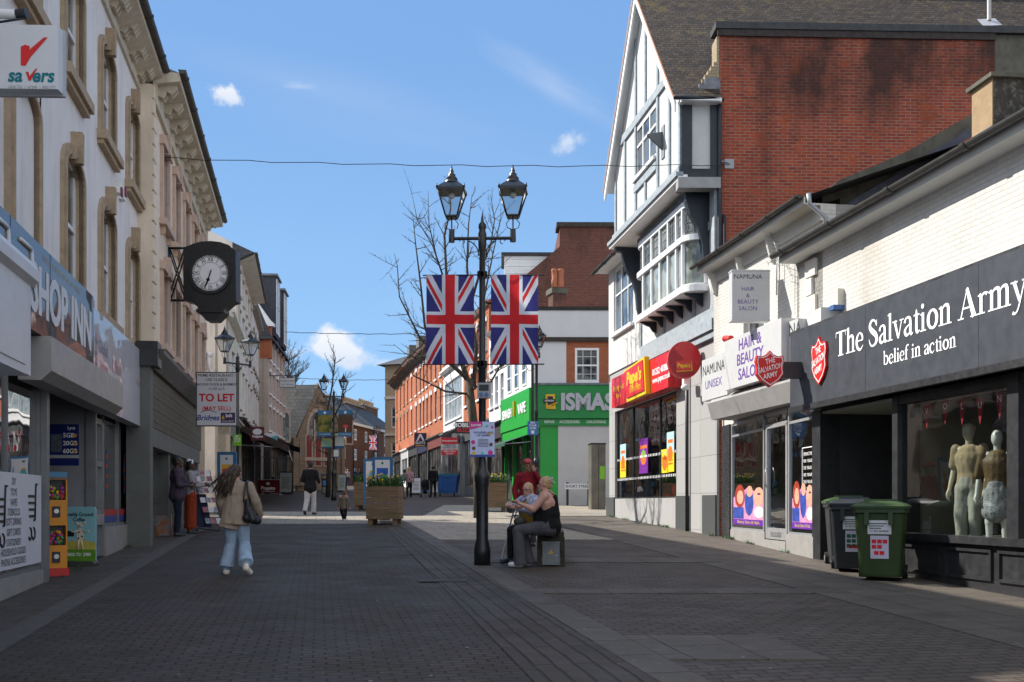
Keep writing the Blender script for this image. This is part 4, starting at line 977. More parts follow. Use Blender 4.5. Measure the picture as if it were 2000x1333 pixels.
b = MB(); b.quad(R.p(un0, .4, zn+.1), R.p(un1, .4, zn+.1), R.p(un1, -4, zn+1.7), R.p(un0, -4, zn+1.7), SLATE); b.quad(R.p(un0, -4, zn+1.7), R.p(un1, -4, zn+1.7), R.p(un1, -7, zn), R.p(un0, -7, zn), SLATE); b.build('roof', NA)
b = MB(); u = R.u(1600, .2); b.tube([R.p(u, .4, zn+.08), R.p(u, .38, zn-.1), R.p(u+.05, .1, zn-.35), R.p(u+.05, .08, 6.2)], .045, GREY, 8); b.build('downpipe', NA)
# shopfront of salon
n0, n1 = NF.u(1412), NF.u(1590); ztop = 3.35; znb = NF.z(1048, n0)
zb_ = NF.z(1034, NF.u(1428)); MARB = P('black marble pier', (.03, .03, .032), .25, .6, 18, dirt=(.12, .12, .12), dirtamt=.6)
b = MB(); b.box(NF, n0, NF.u(1427), -.2, .03, .4, ztop, MARB); b.box(NF, n0-.25, n0, -.2, .0, .4, 4.3, P('speckled stone edge', (.45, .43, .4), .8, .3, 30))
b.box(NF, n0, n1, -.5, -.03, ztop-.02, 4.3, RW); b.box(NF, NF.u(1428), NF.u(1495), -.2, .02, .3, zb_, TILE); b.box(NF, NF.u(1537), n1, -.2, .02, .3, zb_+.0, TILE); b.box(NF, NF.u(1495), NF.u(1537), -.25, .03, .3, zb_-.14, TILE)
b.build('shopfront_frame', NA)
ALS = P('satin aluminium', (.5, .5, .5), .35, .05, 4, metal=.6)
GN = glass_clear('salon glass', (.6, .64, .6), 1.0, 1.5, .004)
tr = NF.z(848, NF.u(1450))
shop_glass(NA, NF, NF.u(1428), NF.u(1492), zb_+.05, ztop, .0, [], ALS, tr, GN)
shop_glass(NA, NF, NF.u(1539), n1, zb_+.05, ztop, .0, [], ALS, tr, GN)
dr = MB(); a, c = NF.u(1495), NF.u(1537)
for q0, q1 in ((a, a+.09), (c-.09, c)): dr.box(NF, q0, q1, -.08, 0, zb_-.12, tr+.02, ALS)
dr.box(NF, a, c, -.08, .0, tr-.02, tr+.06, ALS); dr.box(NF, a, c, -.08, 0, ztop-.06, ztop, ALS); dr.box(NF, a+.09, c-.09, -.08, -.002, zb_-.12, zb_+.1, ALS)
dr.box(NF, a+.35, c-.35, .0, .01, zb_-.06, zb_+.03, SILVER); dr.tube([NF.p(a+.14, .02, zb_+.9), NF.p(a+.14, .05, zb_+1.0), NF.p(a+.14, .05, zb_+1.2), NF.p(a+.14, .02, zb_+1.3)], .012, ALS, 6)
d_ = dr.build('door', NA); g = MB(); g.quad(*[NF.p(x, -.04, y) for x, y in ((a, zb_), (c, zb_), (c, ztop), (a, ztop))], GN); g.build('pane', d_)
interior(NA, NF, n0+.1, n1, .7, ztop+.1, 3, P('salon interior', (.33, .3, .24), .9, .2, 2), -.12, P('salon floor', (.2, .17, .14), .6, .2, 2))
# window posters: hair pictures as blocks of hair, skin and clothing tones
b = MB(); PNK = P('poster pink', (.6, .25, .42), .4, .3, 7); PUR = P('poster purple', (.12, .02, .28), .4, .1); SKN = P('poster skin', (.62, .33, .24), .4, .15, 8); HRR = P('poster red hair', (.3, .04, .02), .4, .4, 12); PB = P('poster blue', (.03, .06, .3), .4, .4, 8); PWH = P('poster white', (.7, .68, .7), .4, .1)
for (xa, xb) in ((1431, 1491), (1545, 1587)):
    b = MB(); a, c = NF.u(xa), NF.u(xb); zz0, zt_ = zb_+.12, NF.z(962, a); mid = (a+c)/2
    b.prism(NF, [(a, zz0), (c, zz0), (c, zt_-.08), (c-(c-a)*.25, zt_-.02), (mid, zt_+.1), (a+(c-a)*.25, zt_-.02), (a, zt_-.12)], -.024, -.02, PNK)
    b.box(NF, a, c, -.02, -.018, zz0, zz0+.12, PUR); b.text(NF, 'Beauty Salon & Nails', mid, -.016, zz0+.06, .09, P('gold poster text', (.6, .45, .1), .4, .05), sx=(c-a)/1.0*.95)
    wd = c-a
    b.disc(NF, a+wd*.22, -.02, -.017, zz0+.62, wd*.17, HRR, 16, .26); b.disc(NF, a+wd*.24, -.017, -.015, zz0+.6, wd*.11, SKN, 16, .15); b.box(NF, a+.02, a+wd*.35, -.02, -.016, zz0+.13, zz0+.38, PB)
    b.disc(NF, a+wd*.53, -.02, -.0165, zz0+.5, wd*.14, PB, 14, .3); b.disc(NF, a+wd*.55, -.0165, -.015, zz0+.72, wd*.1, SKN, 14, .12)
    b.disc(NF, a+wd*.83, -.02, -.017, zz0+.6, wd*.16, SKN, 16, .2); b.disc(NF, a+wd*.84, -.02, -.0165, zz0+.28, wd*.15, PWH, 16, .12)
    b.disc(NF, a+wd*.84, -.017, -.0155, zz0+.66, wd*.05, DARK, 10, .02); b.build('window_poster', NA)
b = MB(); a = NF.u(1567)
for k, s_ in enumerate(('OPENING TIMES', 'MON   9.00-6.00', 'TUES  9.00-6.00', 'WED   9.00-6.00', 'THUR  9.00-6.00', 'FRI     9.00-6.00', 'SAT    9.00-5.00', 'SUN    CLOSED')):
    b.text(NF, s_, a, -.02, NF.z(888, a)-k*.125, .085, TXTW, 'LEFT', sx=.75)
for (q0, q1, r0_, r1_) in ((a-.06, a-.04, .95, 0), (a-.06, n1, .02, 0)): pass
z_ = NF.z(888, a); b.box(NF, a-.07, a-.055, -.024, -.02, z_-1.0, z_+.12, TXTW); b.box(NF, a-.07, n1, -.024, -.02, z_+.11, z_+.125, TXTW)
b.build('opening_times', NA)
# salon signs
SBX = P('white light box', (.50, .50, .50), .35, .04, 3, dirt=(.4, .38, .33), dirtamt=.25); VIO = P('violet lettering', (.13, .06, .28), .4, .05)
t = thing('fascia_sign', 'white boxed salon fascia with violet capitals HAIR & BEAUTY SALON', 'shop sign', NF.p(3, .5, 3.7))
b = MB(); w1 = .55; a = R.u(1415, w1); c = R.u(1526, w1)
z1_, z0_ = 4.88, 3.93
b.box(R, a, c, 0, w1, z0_, z1_+.08, SBX); b.box(R, c, c+.42, 0, .42, z0_, z1_, SBX)
for s_, x, y in (('HAIR &', 1464, 683), ('BEAUTY', 1466, 705), ('SALON', 1466, 738)): pass
um = R.u(1464, w1); hh_ = (z1_+.08-z0_)
for i, s_ in enumerate(('HAIR &', 'BEAUTY', 'SALON')): b.text(R, s_, um, w1+.003, z0_+hh_*(.8-.29*i), .32, VIO, sx=1.15, bold=.015)
b.text(R, 'NA', c+.04, .423, z0_+hh_*.75, .32, TXTK, 'LEFT', sx=1.1)
b.build('box', t)
t = thing('fascia_sign', 'small white panel reading NAMUNA UNISEX beside the round red sign', 'shop sign', NF.p(1, .4, 3.7))
b = MB(); w1 = .42; a, c = R.u(1371, w1), R.u(1417, w1); z0_ = 3.87; z1_ = 4.8
b.box(R, a, c+.1, 0, w1, z0_, z1_, SBX)
b.text(R, 'NAMUNA', (a+c)/2, w1+.003, z1_-.27, .32, TXTK, sx=(c-a)/1.5, bold=.0); b.text(R, 'UNISEX', (a+c)/2, w1+.003, z0_+.33, .26, VIO, sx=(c-a)/1.25); b.build('panel', t)
b = MB(); b.sweep(R, [(-.3, 3.4), (-.3, 3.9), (.34, 3.9), (.52, 3.76), (.42, 3.4)], R.u(1383, .5), R.u(1545, .5), SHUT); b.build('shutter_box', NA)
Y = 19.9; a, c, z0, z1 = pxbox(Y, 1434, 1497, 526, 621); FQ = Fr(0, Y, 1, .04)
t = thing('projecting_sign', 'white light box reading NAMUNA HAIR & BEAUTY SALON high on the white wall', 'shop sign', (a, Y, z0))
b = MB(); b.box(FQ, a, c+.12, -.24, 0, z0, z1, SBX); b.box(FQ, a-.01, c+.13, -.25, .008, z1, z1+.03, SBX); b.box(FQ, a-.01, c+.13, -.25, .008, z0-.03, z0, SBX); b.build('box', t)
b = MB(); mid = (a+c)/2
for s_, y, sz_, mm in (('NAMUNA', 541, .13, TXTK), ('HAIR', 565, .115, VIO), ('&', 578, .115, VIO), ('BEAUTY', 590, .115, VIO), ('SALON', 603, .115, VIO)): b.text(FQ, s_, mid-.0, .003, FQ.z(y, mid), sz_, mm, bold=0)
b.build('lettering', t)
t = thing('alarm_bell', 'red ribbed round alarm sounder above the NAMUNA UNISEX panel', 'alarm', at(1422, 668, 21.8)); b = MB(); b.cyl(at(1416, 662, 21.9), at(1428, 662, 21.6), .07, .07, P('alarm red', (.5, .03, .02), .4, .1), 12); b.build('sounder', t)
# TV aerials
def aerial(name, label, c, n, L_, dirv, up=.0):
    t = thing(name, label, 'aerial', c); b = MB(); d = Vector(dirv).normalized(); x = Vector((-d.y, d.x, 0)).normalized()
    b.tube([c, c+Vector((0, 0, -.9))], .012, GREY, 6); b.tube([c-d*L_/2, c+d*L_/2], .008, GREY, 5)
    for i in range(n):
        q = c-d*L_/2+d*L_*i/(n-1); s_ = .28-.1*i/n; b.tube([q-x*s_, q+x*s_], .004, GREY, 4)
    b.build('array', t)
aerial('tv_aerial', 'grey television aerial with many rods on the white wall below the gutter', at(1517, 487, 20), 9, .8, (-.2, .4, .9))
aerial('tv_aerial', 'lower small television aerial beside the salon light box', at(1522, 500, 19.6), 6, .5, (-.6, .2, -.4))
# ---------------- half timbered house ----------------
T0 = (3.26, 34.3); T1 = (4.80, 24.0)
TF = Fr(T0[0], T0[1], T1[0]-T0[0], T1[1]-T0[1]); TL = math.hypot(T1[0]-T0[0], T1[1]-T0[1])
PEB = P('white pebbledash', (.53, .53, .52), .95, .05, 2.5, .012, 45, dirt=(.5, .5, .48), dirtamt=.2, streak=True)
TIM = P('weathered grey blue timber', (.27, .31, .34), .85, .2, 7, .004, 25, dirt=(.45, .45, .43), dirtamt=.5)
TIMD = P('dark blue timber', (.018, .024, .035), .5, .2, 5)
GRAN = P('pale granite cladding', (.37, .365, .355), .6, .06, 1.5, .002, 60)
GRAN = MT['pale granite cladding']
s = NB('granite slabs'); co = s.coord('UV'); bk = s.n('ShaderNodeTexBrick'); bk.offset = 0; s.l(co, bk.inputs['Vector']); bk.inputs['Scale'].default_value = 1; bk.inputs['Brick Width'].default_value = 1.1; bk.inputs['Row Height'].default_value = .9; bk.inputs['Mortar Size'].default_value = .006
bk.inputs['Color1'].default_value = (.40, .395, .385, 1); bk.inputs['Color2'].default_value = (.36, .355, .345, 1); bk.inputs['Mortar'].default_value = (.12, .12, .12, 1)
GRAN = s.fin(s.mix(s.ramp(s.noise(s.coord(), 90, 2), .42, .62, 0, .5), bk.outputs[0], (.2, .195, .19)), .55, None, 0, .4)
GRD = P('dark granite plinth', (.06, .065, .065), .5, .25, 60)
RBR = brick('red brickwork', (.40, .078, .035), (.20, .042, .026), (.30, .20, .15), bw=.225, bh=.0745, ms=.011, stain=(.022, .018, .016), stlo=.53, sthi=.72, stain_amt=.85, grad=(10.4, 12.9), tint=(.34, .075, .03))
HT = thing('half_timbered_house', 'tall gabled house with white pebbledash, grey timbers and a long red brick side wall', 'building', (T1[0], T1[1], zg(0, 24)))
ww0, ww1 = TF.u(1201), TF.u(1321)
zw0 = TF.z(973, TF.u(1300)); zw1 = 4.55
b = MB(); wall(b, TF, 0, TL, .6, 5.6, [(ww0, ww1, zw0, zw1)], GRAN, 0, .25)
b.box(TF, 0, TL, -.6, -.02, 4.6, 5.9, GRAN)
b.quad(TF.p(TL, 0, .5), TF.p(TL, -3, .5), TF.p(TL, -3, 6), TF.p(TL, 0, 6), GRAN); b.quad(TF.p(0, -3, .5), TF.p(0, 0, .5), TF.p(0, 0, 6), TF.p(0, -3, 6), GRAN)
b.build('granite_wall', HT)
b = MB()
for x0_, x1_ in ((1186, 1201), (1322, 1346), (1374, 1404)): b = MB(); b.box(TF, TF.u(x0_), min(TF.u(x1_), TL), 0, .04, .6, zw0+.05, GRD); b.build('plinth', HT)
shop_glass(HT, TF, ww0, ww1, zw0+.04, zw1, -.08, [TF.u(1231), TF.u(1283)], DARK, None, glass_clear('restaurant window glass', (.45, .5, .5), 1.3, 1.5, .004))
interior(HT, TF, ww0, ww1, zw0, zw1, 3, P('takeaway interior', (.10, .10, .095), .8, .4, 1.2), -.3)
# posters in this window
b = MB(); YL = P('poster yellow', (.75, .6, .02), .4, .1); CY = P('poster pale blue', (.4, .62, .65), .4, .05); PU = P('poster violet', (.16, .02, .26), .4, .1); OR = P('poster orange', (.7, .16, .02), .4, .2, 9)
for (xa, xb, ya, yb, m1, m2) in ((1211, 1222, 868, 933, CY, YL), (1248, 1265, 857, 925, PU, PU), (1291, 1305, 878, 924, YL, YL), (1302, 1316, 844, 922, CY, YL)):
    b = MB(); a, c = TF.u(xa, -.05), TF.u(xb, -.05); zz0, zz1 = TF.z(yb, (a+c)/2, -.05), TF.z(ya, (a+c)/2, -.05); zm_ = (zz0+zz1)/2
    b.box(TF, a, c, -.06, -.055, zz0, zm_, m2); b.box(TF, a, c, -.06, -.055, zm_, zz1, m1)
    b.disc(TF, (a+c)/2, -.055, -.053, zm_-.05, (c-a)*.33, OR, 14, .22); b.box(TF, a+.1, c-.1, -.055, -.053, zz1-.3, zz1-.2, OR)
    if m1 is PU: b.disc(TF, (a+c)/2, -.053, -.051, zm_+.05, (c-a)*.2, P('poster green', (.15, .45, .05), .4, .2), 12, .14); b.box(TF, a+.1, c-.1, -.055, -.051, zz1-.55, zz1-.5, TXTW)
    else: b.box(TF, a+.1, c-.1, -.055, -.051, zz0+.2, zz0+.25, OR); b.box(TF, a+.1, c-.1, -.055, -.051, zz0+.3, zz0+.34, OR)
    b.build('window_poster', HT)
b = MB()
for k in range(40):
    for yy in (893, 935):
        q = ww0+.15+k*(ww1-ww0-.3)/40; b.box(TF, q, q+.05, -.06, -.055, TF.z(yy, TF.u(1260)), TF.z(yy, TF.u(1260))+.07, TXTW)
b.build('window_dots', HT)
b = MB()       # red seats inside
for k in range(3):
    q = ww1-.8-k*1.3; b.box(TF, q-.5, q+.4, -1.2, -.75, zw0-.1, zw0+.12, SRED); b.box(TF, q-.5, q+.4, -1.25, -1.1, zw0, zw0+.4, SRED)
b.build('bench_seats', HT)
# first floor
z1f0, z1f1 = 5.55, 9.2
wf = (TF.u(1200), TF.u(1238)); zwf = (TF.z(655, wf[0]), TF.z(530, wf[0]))
b = MB(); wall(b, TF, 0, TL, z1f0+.3, z1f1+.15, [(wf[0], wf[1], zwf[0], zwf[1])], PEB, .02, .12); b.box(TF, .05, TL-.05, -6, -.2, z1f0, z1f1+.1, PEB)
b.quad(TF.p(0, -6, z1f0), TF.p(0, .02, z1f0), TF.p(0, .02, z1f1), TF.p(0, -6, z1f1), PEB)
b.build('upper_wall', HT)
window(HT, TF, wf[0], wf[1], zwf[0], zwf[1], -.03, 3, 2, .06, .05, ratio=.6, bars=(0, 0))
b = MB(); uc_ = TF.u(1256); b.box(TF, uc_, TL+.06, 0, .09, 5.88, 6.16, TIM); b.box(TF, uc_, TL+.1, 0, .16, 5.62, 5.88, TIM); b.box(TF, uc_+.1, TL+.1, 0, .1, 5.45, 5.62, TIM); b.box(TF, wf[0]-.1, wf[1]+.1, .0, .14, zwf[0]-.1, zwf[0], WHITE)
for x in (1254, 1359, 1300): b.box(TF, TF.u(x)-.09, TF.u(x)+.09, 0, .07, 6.16, z1f1, TIM)
b.box(TF, TL-.2, TL+.03, 0, .07, 6.16, z1f1, TIM); b.box(TF, TF.u(1368), TL, 0, .065, 8.05, 8.25, TIM)
b.build('timber_beams', HT)
# oriel with rounded ends
ow = .52; oa, oc = TF.u(1256, .3), TF.u(1360, .3); oz0, ozm, oz1 = 6.75, 7.95, 8.8
def oriel_path(off, n=6, r=.42):
    w = ow+off; pts = [(oa-off, 0)]
    for i in range(n+1): a = math.pi/2*i/n; pts.append((oa-off+r-r*math.cos(a), w-r+r*math.sin(a)))
    for i in range(n+1): a = math.pi/2*(1-i/n); pts.append((oc+off-r+r*math.cos(a), w-r+r*math.sin(a)))
    pts.append((oc+off, 0)); return pts
def band(b, off0, off1, z0, z1, m):
    A, B = oriel_path(off0), oriel_path(off1); n = len(A)
    vs = [TF.p(u, w, z0) for u, w in B]+[TF.p(u, w, z1) for u, w in B]+[TF.p(u, w, z0) for u, w in A]+[TF.p(u, w, z1) for u, w in A]
    fs = []
    for i in range(n-1): fs += [(i, i+1, n+i+1, n+i), (n+i, n+i+1, 3*n+i+1, 3*n+i), (2*n+i, 2*n+i+1, i+1, i)]
    b.add(vs, fs, m)
b = MB()
band(b, -.1, .06, oz0-.1, oz0+.06, UPVC); band(b, -.1, .0, oz0+.06, oz0+.1, UPVC); band(b, -.1, .05, ozm-.07, ozm+.07, UPVC); band(b, -.1, .02, oz1-.1, oz1+.06, UPVC)
path = oriel_path(0); 
def opos(u):
    r = .42
    if u < oa+r: a = math.acos(max(-1, min(1, (oa+r-u)/r))); return ow-r+r*math.sin(a)
    if u > oc-r: a = math.acos(max(-1, min(1, (u-oc+r)/r))); return ow-r+r*math.sin(a)
    return ow
for k, x in enumerate((1256, 1272, 1288, 1304, 1320, 1332)):
    q = TF.u(x, ow); q = max(oa+.03, min(q, oc-.04)); b.box(TF, q-.04, q+.04, opos(q)-.08, opos(q)+.012, oz0, oz1, UPVC)
b.box(TF, oc-.09, oc, 0, .1, oz0, oz1, UPVC); b.box(TF, oa, oa+.08, 0, .1, oz0, oz1, UPVC)
for z in (8.15, 8.35, 8.55): band(b, -.05, -.035, z-.008, z+.008, LEAD)
for k in range(26):
    q = oa+.1+k*(oc-oa-.2)/25; b.box(TF, q-.007, q+.007, opos(q)-.06, opos(q)-.035, ozm, oz1, LEAD)
ov_ = b.build('oriel_window', HT)
g = MB(); A = oriel_path(-.05); n = len(A); g.add([TF.p(u, w, oz0) for u, w in A]+[TF.p(u, w, oz1) for u, w in A], [(i, i+1, n+i+1, n+i) for i in range(n-1)], glass_dark('oriel glass', (.10, .12, .11), (.3, .33, .3))); g.build('pane', ov_)
b = MB(); A = oriel_path(.04); n = len(A); b.add([TF.p(u, w, oz1+.06) for u, w in A]+[TF.p(u, w, oz1+.16) for u, w in A], [(i, i+1, n+i+1, n+i) for i in range(n-1)], TIMD)
A = oriel_path(0); b.add([TF.p(u, w, oz0-.09) for u, w in A], [tuple(range(len(A)))], WHITE)
b.build('oriel_trim', HT)
b = MB()
for k in range(6):
    q = oa+.35+k*(oc-oa-.7)/5; b.sweep(TF, [(.02, oz0-.1), (.02, oz0-.42), (.12, oz0-.36), (.2, oz0-.24), (.32, oz0-.2), (ow-.05, oz0-.12), (ow-.04, oz0-.1)], q-.05, q+.05, TIMD)
b.build('oriel_brackets', HT)
# jettied gable
JW = .83; JF = Fr(*TF.p(0, JW, 0)[:2], TF.d.x, TF.d.y)
j0, j1 = JF.u(1200), JF.u(1331); ja = (j0-.1+j1)/2; zj0, ze = 9.25, 10.98; zap = 15.2
b = MB(); gw = (JF.u(1243), JF.u(1283)); gz_ = (10.35, 11.72)
hL, hR = ja-j0, j1-ja
wall(b, JF, j0, j1, zj0, ze+.3, [(gw[0], gw[1], gz_[0], ze+.3)], PEB, 0, .1)
sl_ = (zap-ze)/((j1-j0)/2+.25)
def zr(u): return ze+.3+sl_*(min(u-j0, j1-u))
zt0 = ze+.3
# gable triangle with the upper half of the window opening
def gpoly(ua_, ub_, zlo):
    pts = [(ua_, zlo), (ub_, zlo), (ub_, zr(ub_))]
    if ua_ < ja < ub_: pts.append((ja, zr(ja)))
    pts.append((ua_, zr(ua_))); return [JF.p(a, 0, z) for a, z in pts]
for a_, c_, zl in ((j0, gw[0], zt0), (gw[0], gw[1], gz_[1]), (gw[1], j1, zt0)):
    vs = gpoly(a_, c_, zl); b.add(vs, [tuple(range(len(vs)))], PEB)
b.quad(JF.p(gw[0], 0, zt0), JF.p(gw[0], -.1, zt0), JF.p(gw[0], -.1, gz_[1]), JF.p(gw[0], 0, gz_[1]), PEB)
b.quad(JF.p(gw[0], -.1, gz_[1]), JF.p(gw[1], -.1, gz_[1]), JF.p(gw[1], 0, gz_[1]), JF.p(gw[0], 0, gz_[1]), PEB)
b.build('gable_wall', HT)
window(HT, JF, gw[0], gw[1], gz_[0], gz_[1], -.0, 3, 2, .08, .06, ratio=.62)
b = MB(); b.box(JF, gw[0]-.06, gw[1]+.06, 0, .12, gz_[0]-.09, gz_[0], WHITE)
def beam(u0, u1, z0, z1, pr=.05): b.box(JF, u0, u1, 0, pr, z0, z1, TIM)
bu0, bu1 = JF.u(1214), JF.u(1316)
beam(bu0, bu1, 11.8, 12.02, .06); beam(gw[0]-.1, gw[1]+.1, 10.0, 10.2, .06); beam(j0, j1, zj0-.02, zj0+.2, .07)
for x, za, zb in ((1204, zj0, 10.95), (1222, zj0, 12), (1243, zj0, None), (1262, 11.9, None), (1262, zj0, 10.1), (1286, zj0, None), (1309, zj0, 12), (1331, zj0, 10.98)):
    u = min(JF.u(x), j1-.07); zz = zr(u)-.1 if zb is None else zb; beam(u-.07, u+.07, za, min(zz, zr(u)-.05), .045)
b.build('timber_beams', HT)
b = MB(); b.box(TF, TF.u(1196, JW), TF.u(1333, JW)+.0, 0.03, JW+.1, zj0-.14, zj0-.02, WHITE); b.box(TF, TF.u(1196, JW), TF.u(1333, JW), JW-.02, JW+.16, zj0-.06, zj0+.04, TIM); b.build('jetty_soffit', HT)
b = MB()
for q in (TF.u(1196, JW)+.3, TF.u(1388)-.1):
    b = MB(); b.sweep(TF, [(.03, zj0-.16), (.03, 7.15), (.1, 7.1), (.16, 7.3), (.2, 7.75), (.3, 8.1), (.5, 8.45), (.6, 8.75), (.62, 8.95), (JW-.02, 8.98), (JW, zj0-.16)], q-.09, q+.09, TIMD); b.build('jetty_bracket', HT)
# camera facing side of the jetty and long brick flank
BF = Fr(4.86, 24.0, 1, .035); u_b1 = BF.u(1943)
b = MB(); jx = JF.p(j1, 0, 0); SF = Fr(jx.x, jx.y, BF.o.x-jx.x, BF.o.y-jx.y-.02); sl2 = (BF.o-jx).length
b.box(SF, 0, sl2, -.3, 0, zj0-.1, ze-.05, PEB); b.box(SF, 0, .24, 0, .05, zj0-.1, ze-.05, TIMD); b.box(SF, sl2-.22, sl2, 0, .05, zj0-.1, ze-.05, TIMD); b.box(SF, 0, sl2, 0, .06, zj0-.1, zj0+.12, TIMD)
b.box(SF, -.1, sl2, -.2, .14, zj0-.35, zj0-.1, P('painted cornice grey', (.3, .3, .3), .6, .1)); b.box(SF, -.05, sl2, -.2, .25, ze-.12, ze-.02, WHITE)
b.build('side_wall', HT)
b = MB(); b.box(BF, 0, u_b1, -.42, 0, .8, 12.66, RBR); b.box(BF, u_b1, u_b1+8, -.42, -.03, .8, 12.66, REND)
b.build('brick_wall', HT)
b = MB(); b.box(BF, -.1, u_b1+8, -.5, .08, 12.66, 12.82, P('dark coping', (.03, .032, .035), .6, .3, 5)); b.box(BF, -.05, u_b1, 0, .05, 12.5, 12.66, P('sooty brick course', (.04, .032, .03), .9, .3, 9))
CREAMB = brick('buff stained brick', (.38, .3, .2), (.3, .24, .15), (.2, .17, .12), bw=.225, bh=.0745, ms=.01)
b.build('coping', HT)
b = MB(); 
for k in range(11):
    zz = 12.5-k*.1; b.box(BF, -.06-(.0 if k < 5 else (k-5)*.07), 0, -.5, -.01, zz-.1, zz, CREAMB)
b.box(BF, -.5, -.0, -.25, .1, 11.0, 11.35, LEAD); b.box(BF, -.35, -.0, -.3, .08, 11.35, 11.5, LEAD)
b.build('corbelled_end', HT)
# main roof
vf = .28; e0 = JF.p(j1+.28, vf, ze-.02); rd = JF.p(ja, vf, zap); f0 = JF.p(j0-.35, vf, ze-.1)
RX = 12.5
def back(p, dy=.03): return Vector((p.x+RX, p.y+RX*dy, p.z))
b = MB(); th = Vector((0, 0, -.09))
kx = (BF.o.x-.02-e0.x); 
def lerp_slope(z):   # point parameter up the near slope at height z
    return (z-e0.z)/(rd.z-e0.z)
e1_ = e0+Vector((kx, kx*.03, 0)); r1_ = rd+Vector((kx+.5, kx*.03, 0))
tt = .16; m0 = e0.lerp(rd, tt); m1 = e1_.lerp(r1_, tt)
b.quad(e0, e1_, r1_, rd, TILEB)
t2 = .12; n0_ = e1_.lerp(r1_, t2)
b.quad(n0_, n0_+Vector((RX, RX*.03, 0)), back(rd), r1_, TILEB)
b.quad(rd, back(rd), back(f0), f0, TILEB)
b.quad(e0+th, rd+th, r1_+th, e1_+th, WHITE); b.quad(rd+th, f0+th, back(f0)+th, back(rd)+th, WHITE)
CLAY = P('clay verge tile', (.33, .15, .08), .8, .2, 8)
b.add([e0, rd, rd+th, e0+th], [(0, 1, 2, 3)], CLAY); b.add([rd, f0, f0+th, rd+th], [(0, 1, 2, 3)], CLAY)
b.build('roof', HT)
b = MB()      # ridge tiles
for k in range(26):
    p = rd.lerp(back(rd), k/26); q = rd.lerp(back(rd), (k+.93)/26); b.cyl(p+Vector((0, 0, -.05)), q+Vector((0, 0, -.05)), .13, .13, TILEB, 10)
b.build('ridge_tiles', HT)
b = MB()      # bargeboards
for A, B_ in ((JF.p(j1+.2, vf-.04, ze-.12), JF.p(ja, vf-.04, zap-.12)), (JF.p(j0-.3, vf-.04, ze-.2), JF.p(ja, vf-.04, zap-.12))):
    dn = Vector((0, 0, -.24)); o_ = JF.out*.05; b.hexa([A+dn-o_, B_+dn-o_, B_+dn, A+dn, A-o_, B_-o_, B_, A], WHITE)
b.build('bargeboard', HT)
gb = MB(); A = JF.p(j1+.3, vf, ze-.04); B_ = BF.p(.05, .2, ze-.04); gb.tube([A, B_], .05, TIMD, 8); gb.build('gutter', HT)
b = MB(); dpx = TF.p(TL+.03, .0, 0)
b.tube([BF.p(-.02, .12, ze-.05), BF.p(-.02, .1, ze-.4), BF.p(-.02, .1, 5.9), BF.p(-.06, .1, 5.7)], .05, TIMD, 8); b.tube([BF.p(.1, .06, 8.3), BF.p(.1, .06, 6.3)], .04, TIMD, 8); b.tube([TF.p(TF.u(1347), .07, 5.5), TF.p(TF.u(1347), .07, .8)], .045, DARK, 8)
b.build('downpipe', HT)
# low far wing roof
b = MB(); zq = 9.32
A, B_, C_, D_ = TF.p(-.45, .4, zq), TF.p(TF.u(1203, .4)+.35, .4, zq), TF.p(2.8, -2.5, zq+2.6), TF.p(1.6, -2.5, zq+2.6)
b.quad(A, B_, C_, D_, TILEG); b.add([A, D_, TF.p(-.45, -6, zq)], [(2, 1, 0)], TILEG); b.quad(A, B_, TF.p(TF.u(1203, .4)+.35, 0, zq-.05), TF.p(-.2, 0, zq-.05), WHITE)
b.build('wing_roof', HT); gutter(HT, TF, -.5, TF.u(1203, .45)+.3, .46, zq+.03, .07, step=1.2)
# red restaurant fascia + round sign
PR = P('glossy red panel', (.62, .012, .02), .25, .06, 2, spec=.6); PRD = P('dark red panel', (.36, .01, .02), .3, .06); PYL = P('logo yellow', (.8, .5, .01), .3, .05)
w1 = .38; a, c = TF.u(1195, w1), TF.u(1305, w1)
t = thing('fascia_sign', 'glossy red restaurant fascia with raised yellow Pepe\'s lettering and a phone number', 'shop sign', TF.p(c, w1, 4.55))
b = MB(); b.box(TF, a, c, .02, w1, 4.56, 5.48, PR); b.build('board', t)
b = MB(); la, lc = TF.u(1228, w1), TF.u(1268, w1)
b.prism(TF, [(la+.3, 4.52), (lc+.15, 4.56), (lc, 5.6), (la, 5.48)], w1, w1+.14, PYL); b.prism(TF, [(la+.38, 4.62), (lc+.05, 4.66), (lc-.12, 5.52), (la+.12, 5.42)], w1+.14, w1+.17, PR)
b.text(TF, "Pepe's", (la+lc)/2+.1, w1+.175, 5.16, .5, PYL, sx=(lc-la)/1.75, bold=.04, shear=.1); b.text(TF, 'Piri Piri', (la+lc)/2+.25, w1+.175, 4.83, .3, PYL, sx=1.3, bold=.01, shear=.1)
um = TF.u(1291, w1); b.text(TF, '01252 403860', um, w1+.004, 5.1, .24, TXTW, sx=1.15, bold=.02); b.text(TF, 'www.pepes.co.uk', um, w1+.004, 4.88, .22, TXTW, sx=1.0, bold=.015)
b.text(TF, 'Flamegrilled\nfresh', TF.u(1208, w1), w1+.004, 5.0, .24, PYL, sx=1.1); b.build('lettering', t)
Y = 24.9; a, c, z0, z1 = pxbox(Y, 1305, 1371, 666, 739); FQ = Fr(0, Y, 1, .02); mid, zm = (a+c)/2, (z0+z1)/2
t = thing('projecting_sign', 'round red sign with yellow Pepe\'s wordmark projecting beside the salon', 'shop sign', (mid, Y, z0))
b = MB(); b.disc(FQ, mid, -.16, 0, zm, (c-a)/2, PR, 40, (z1-z0)/2); b.disc(FQ, mid, .0, .006, zm, (c-a)/2*.93, PRD, 40, (z1-z0)/2*.93)
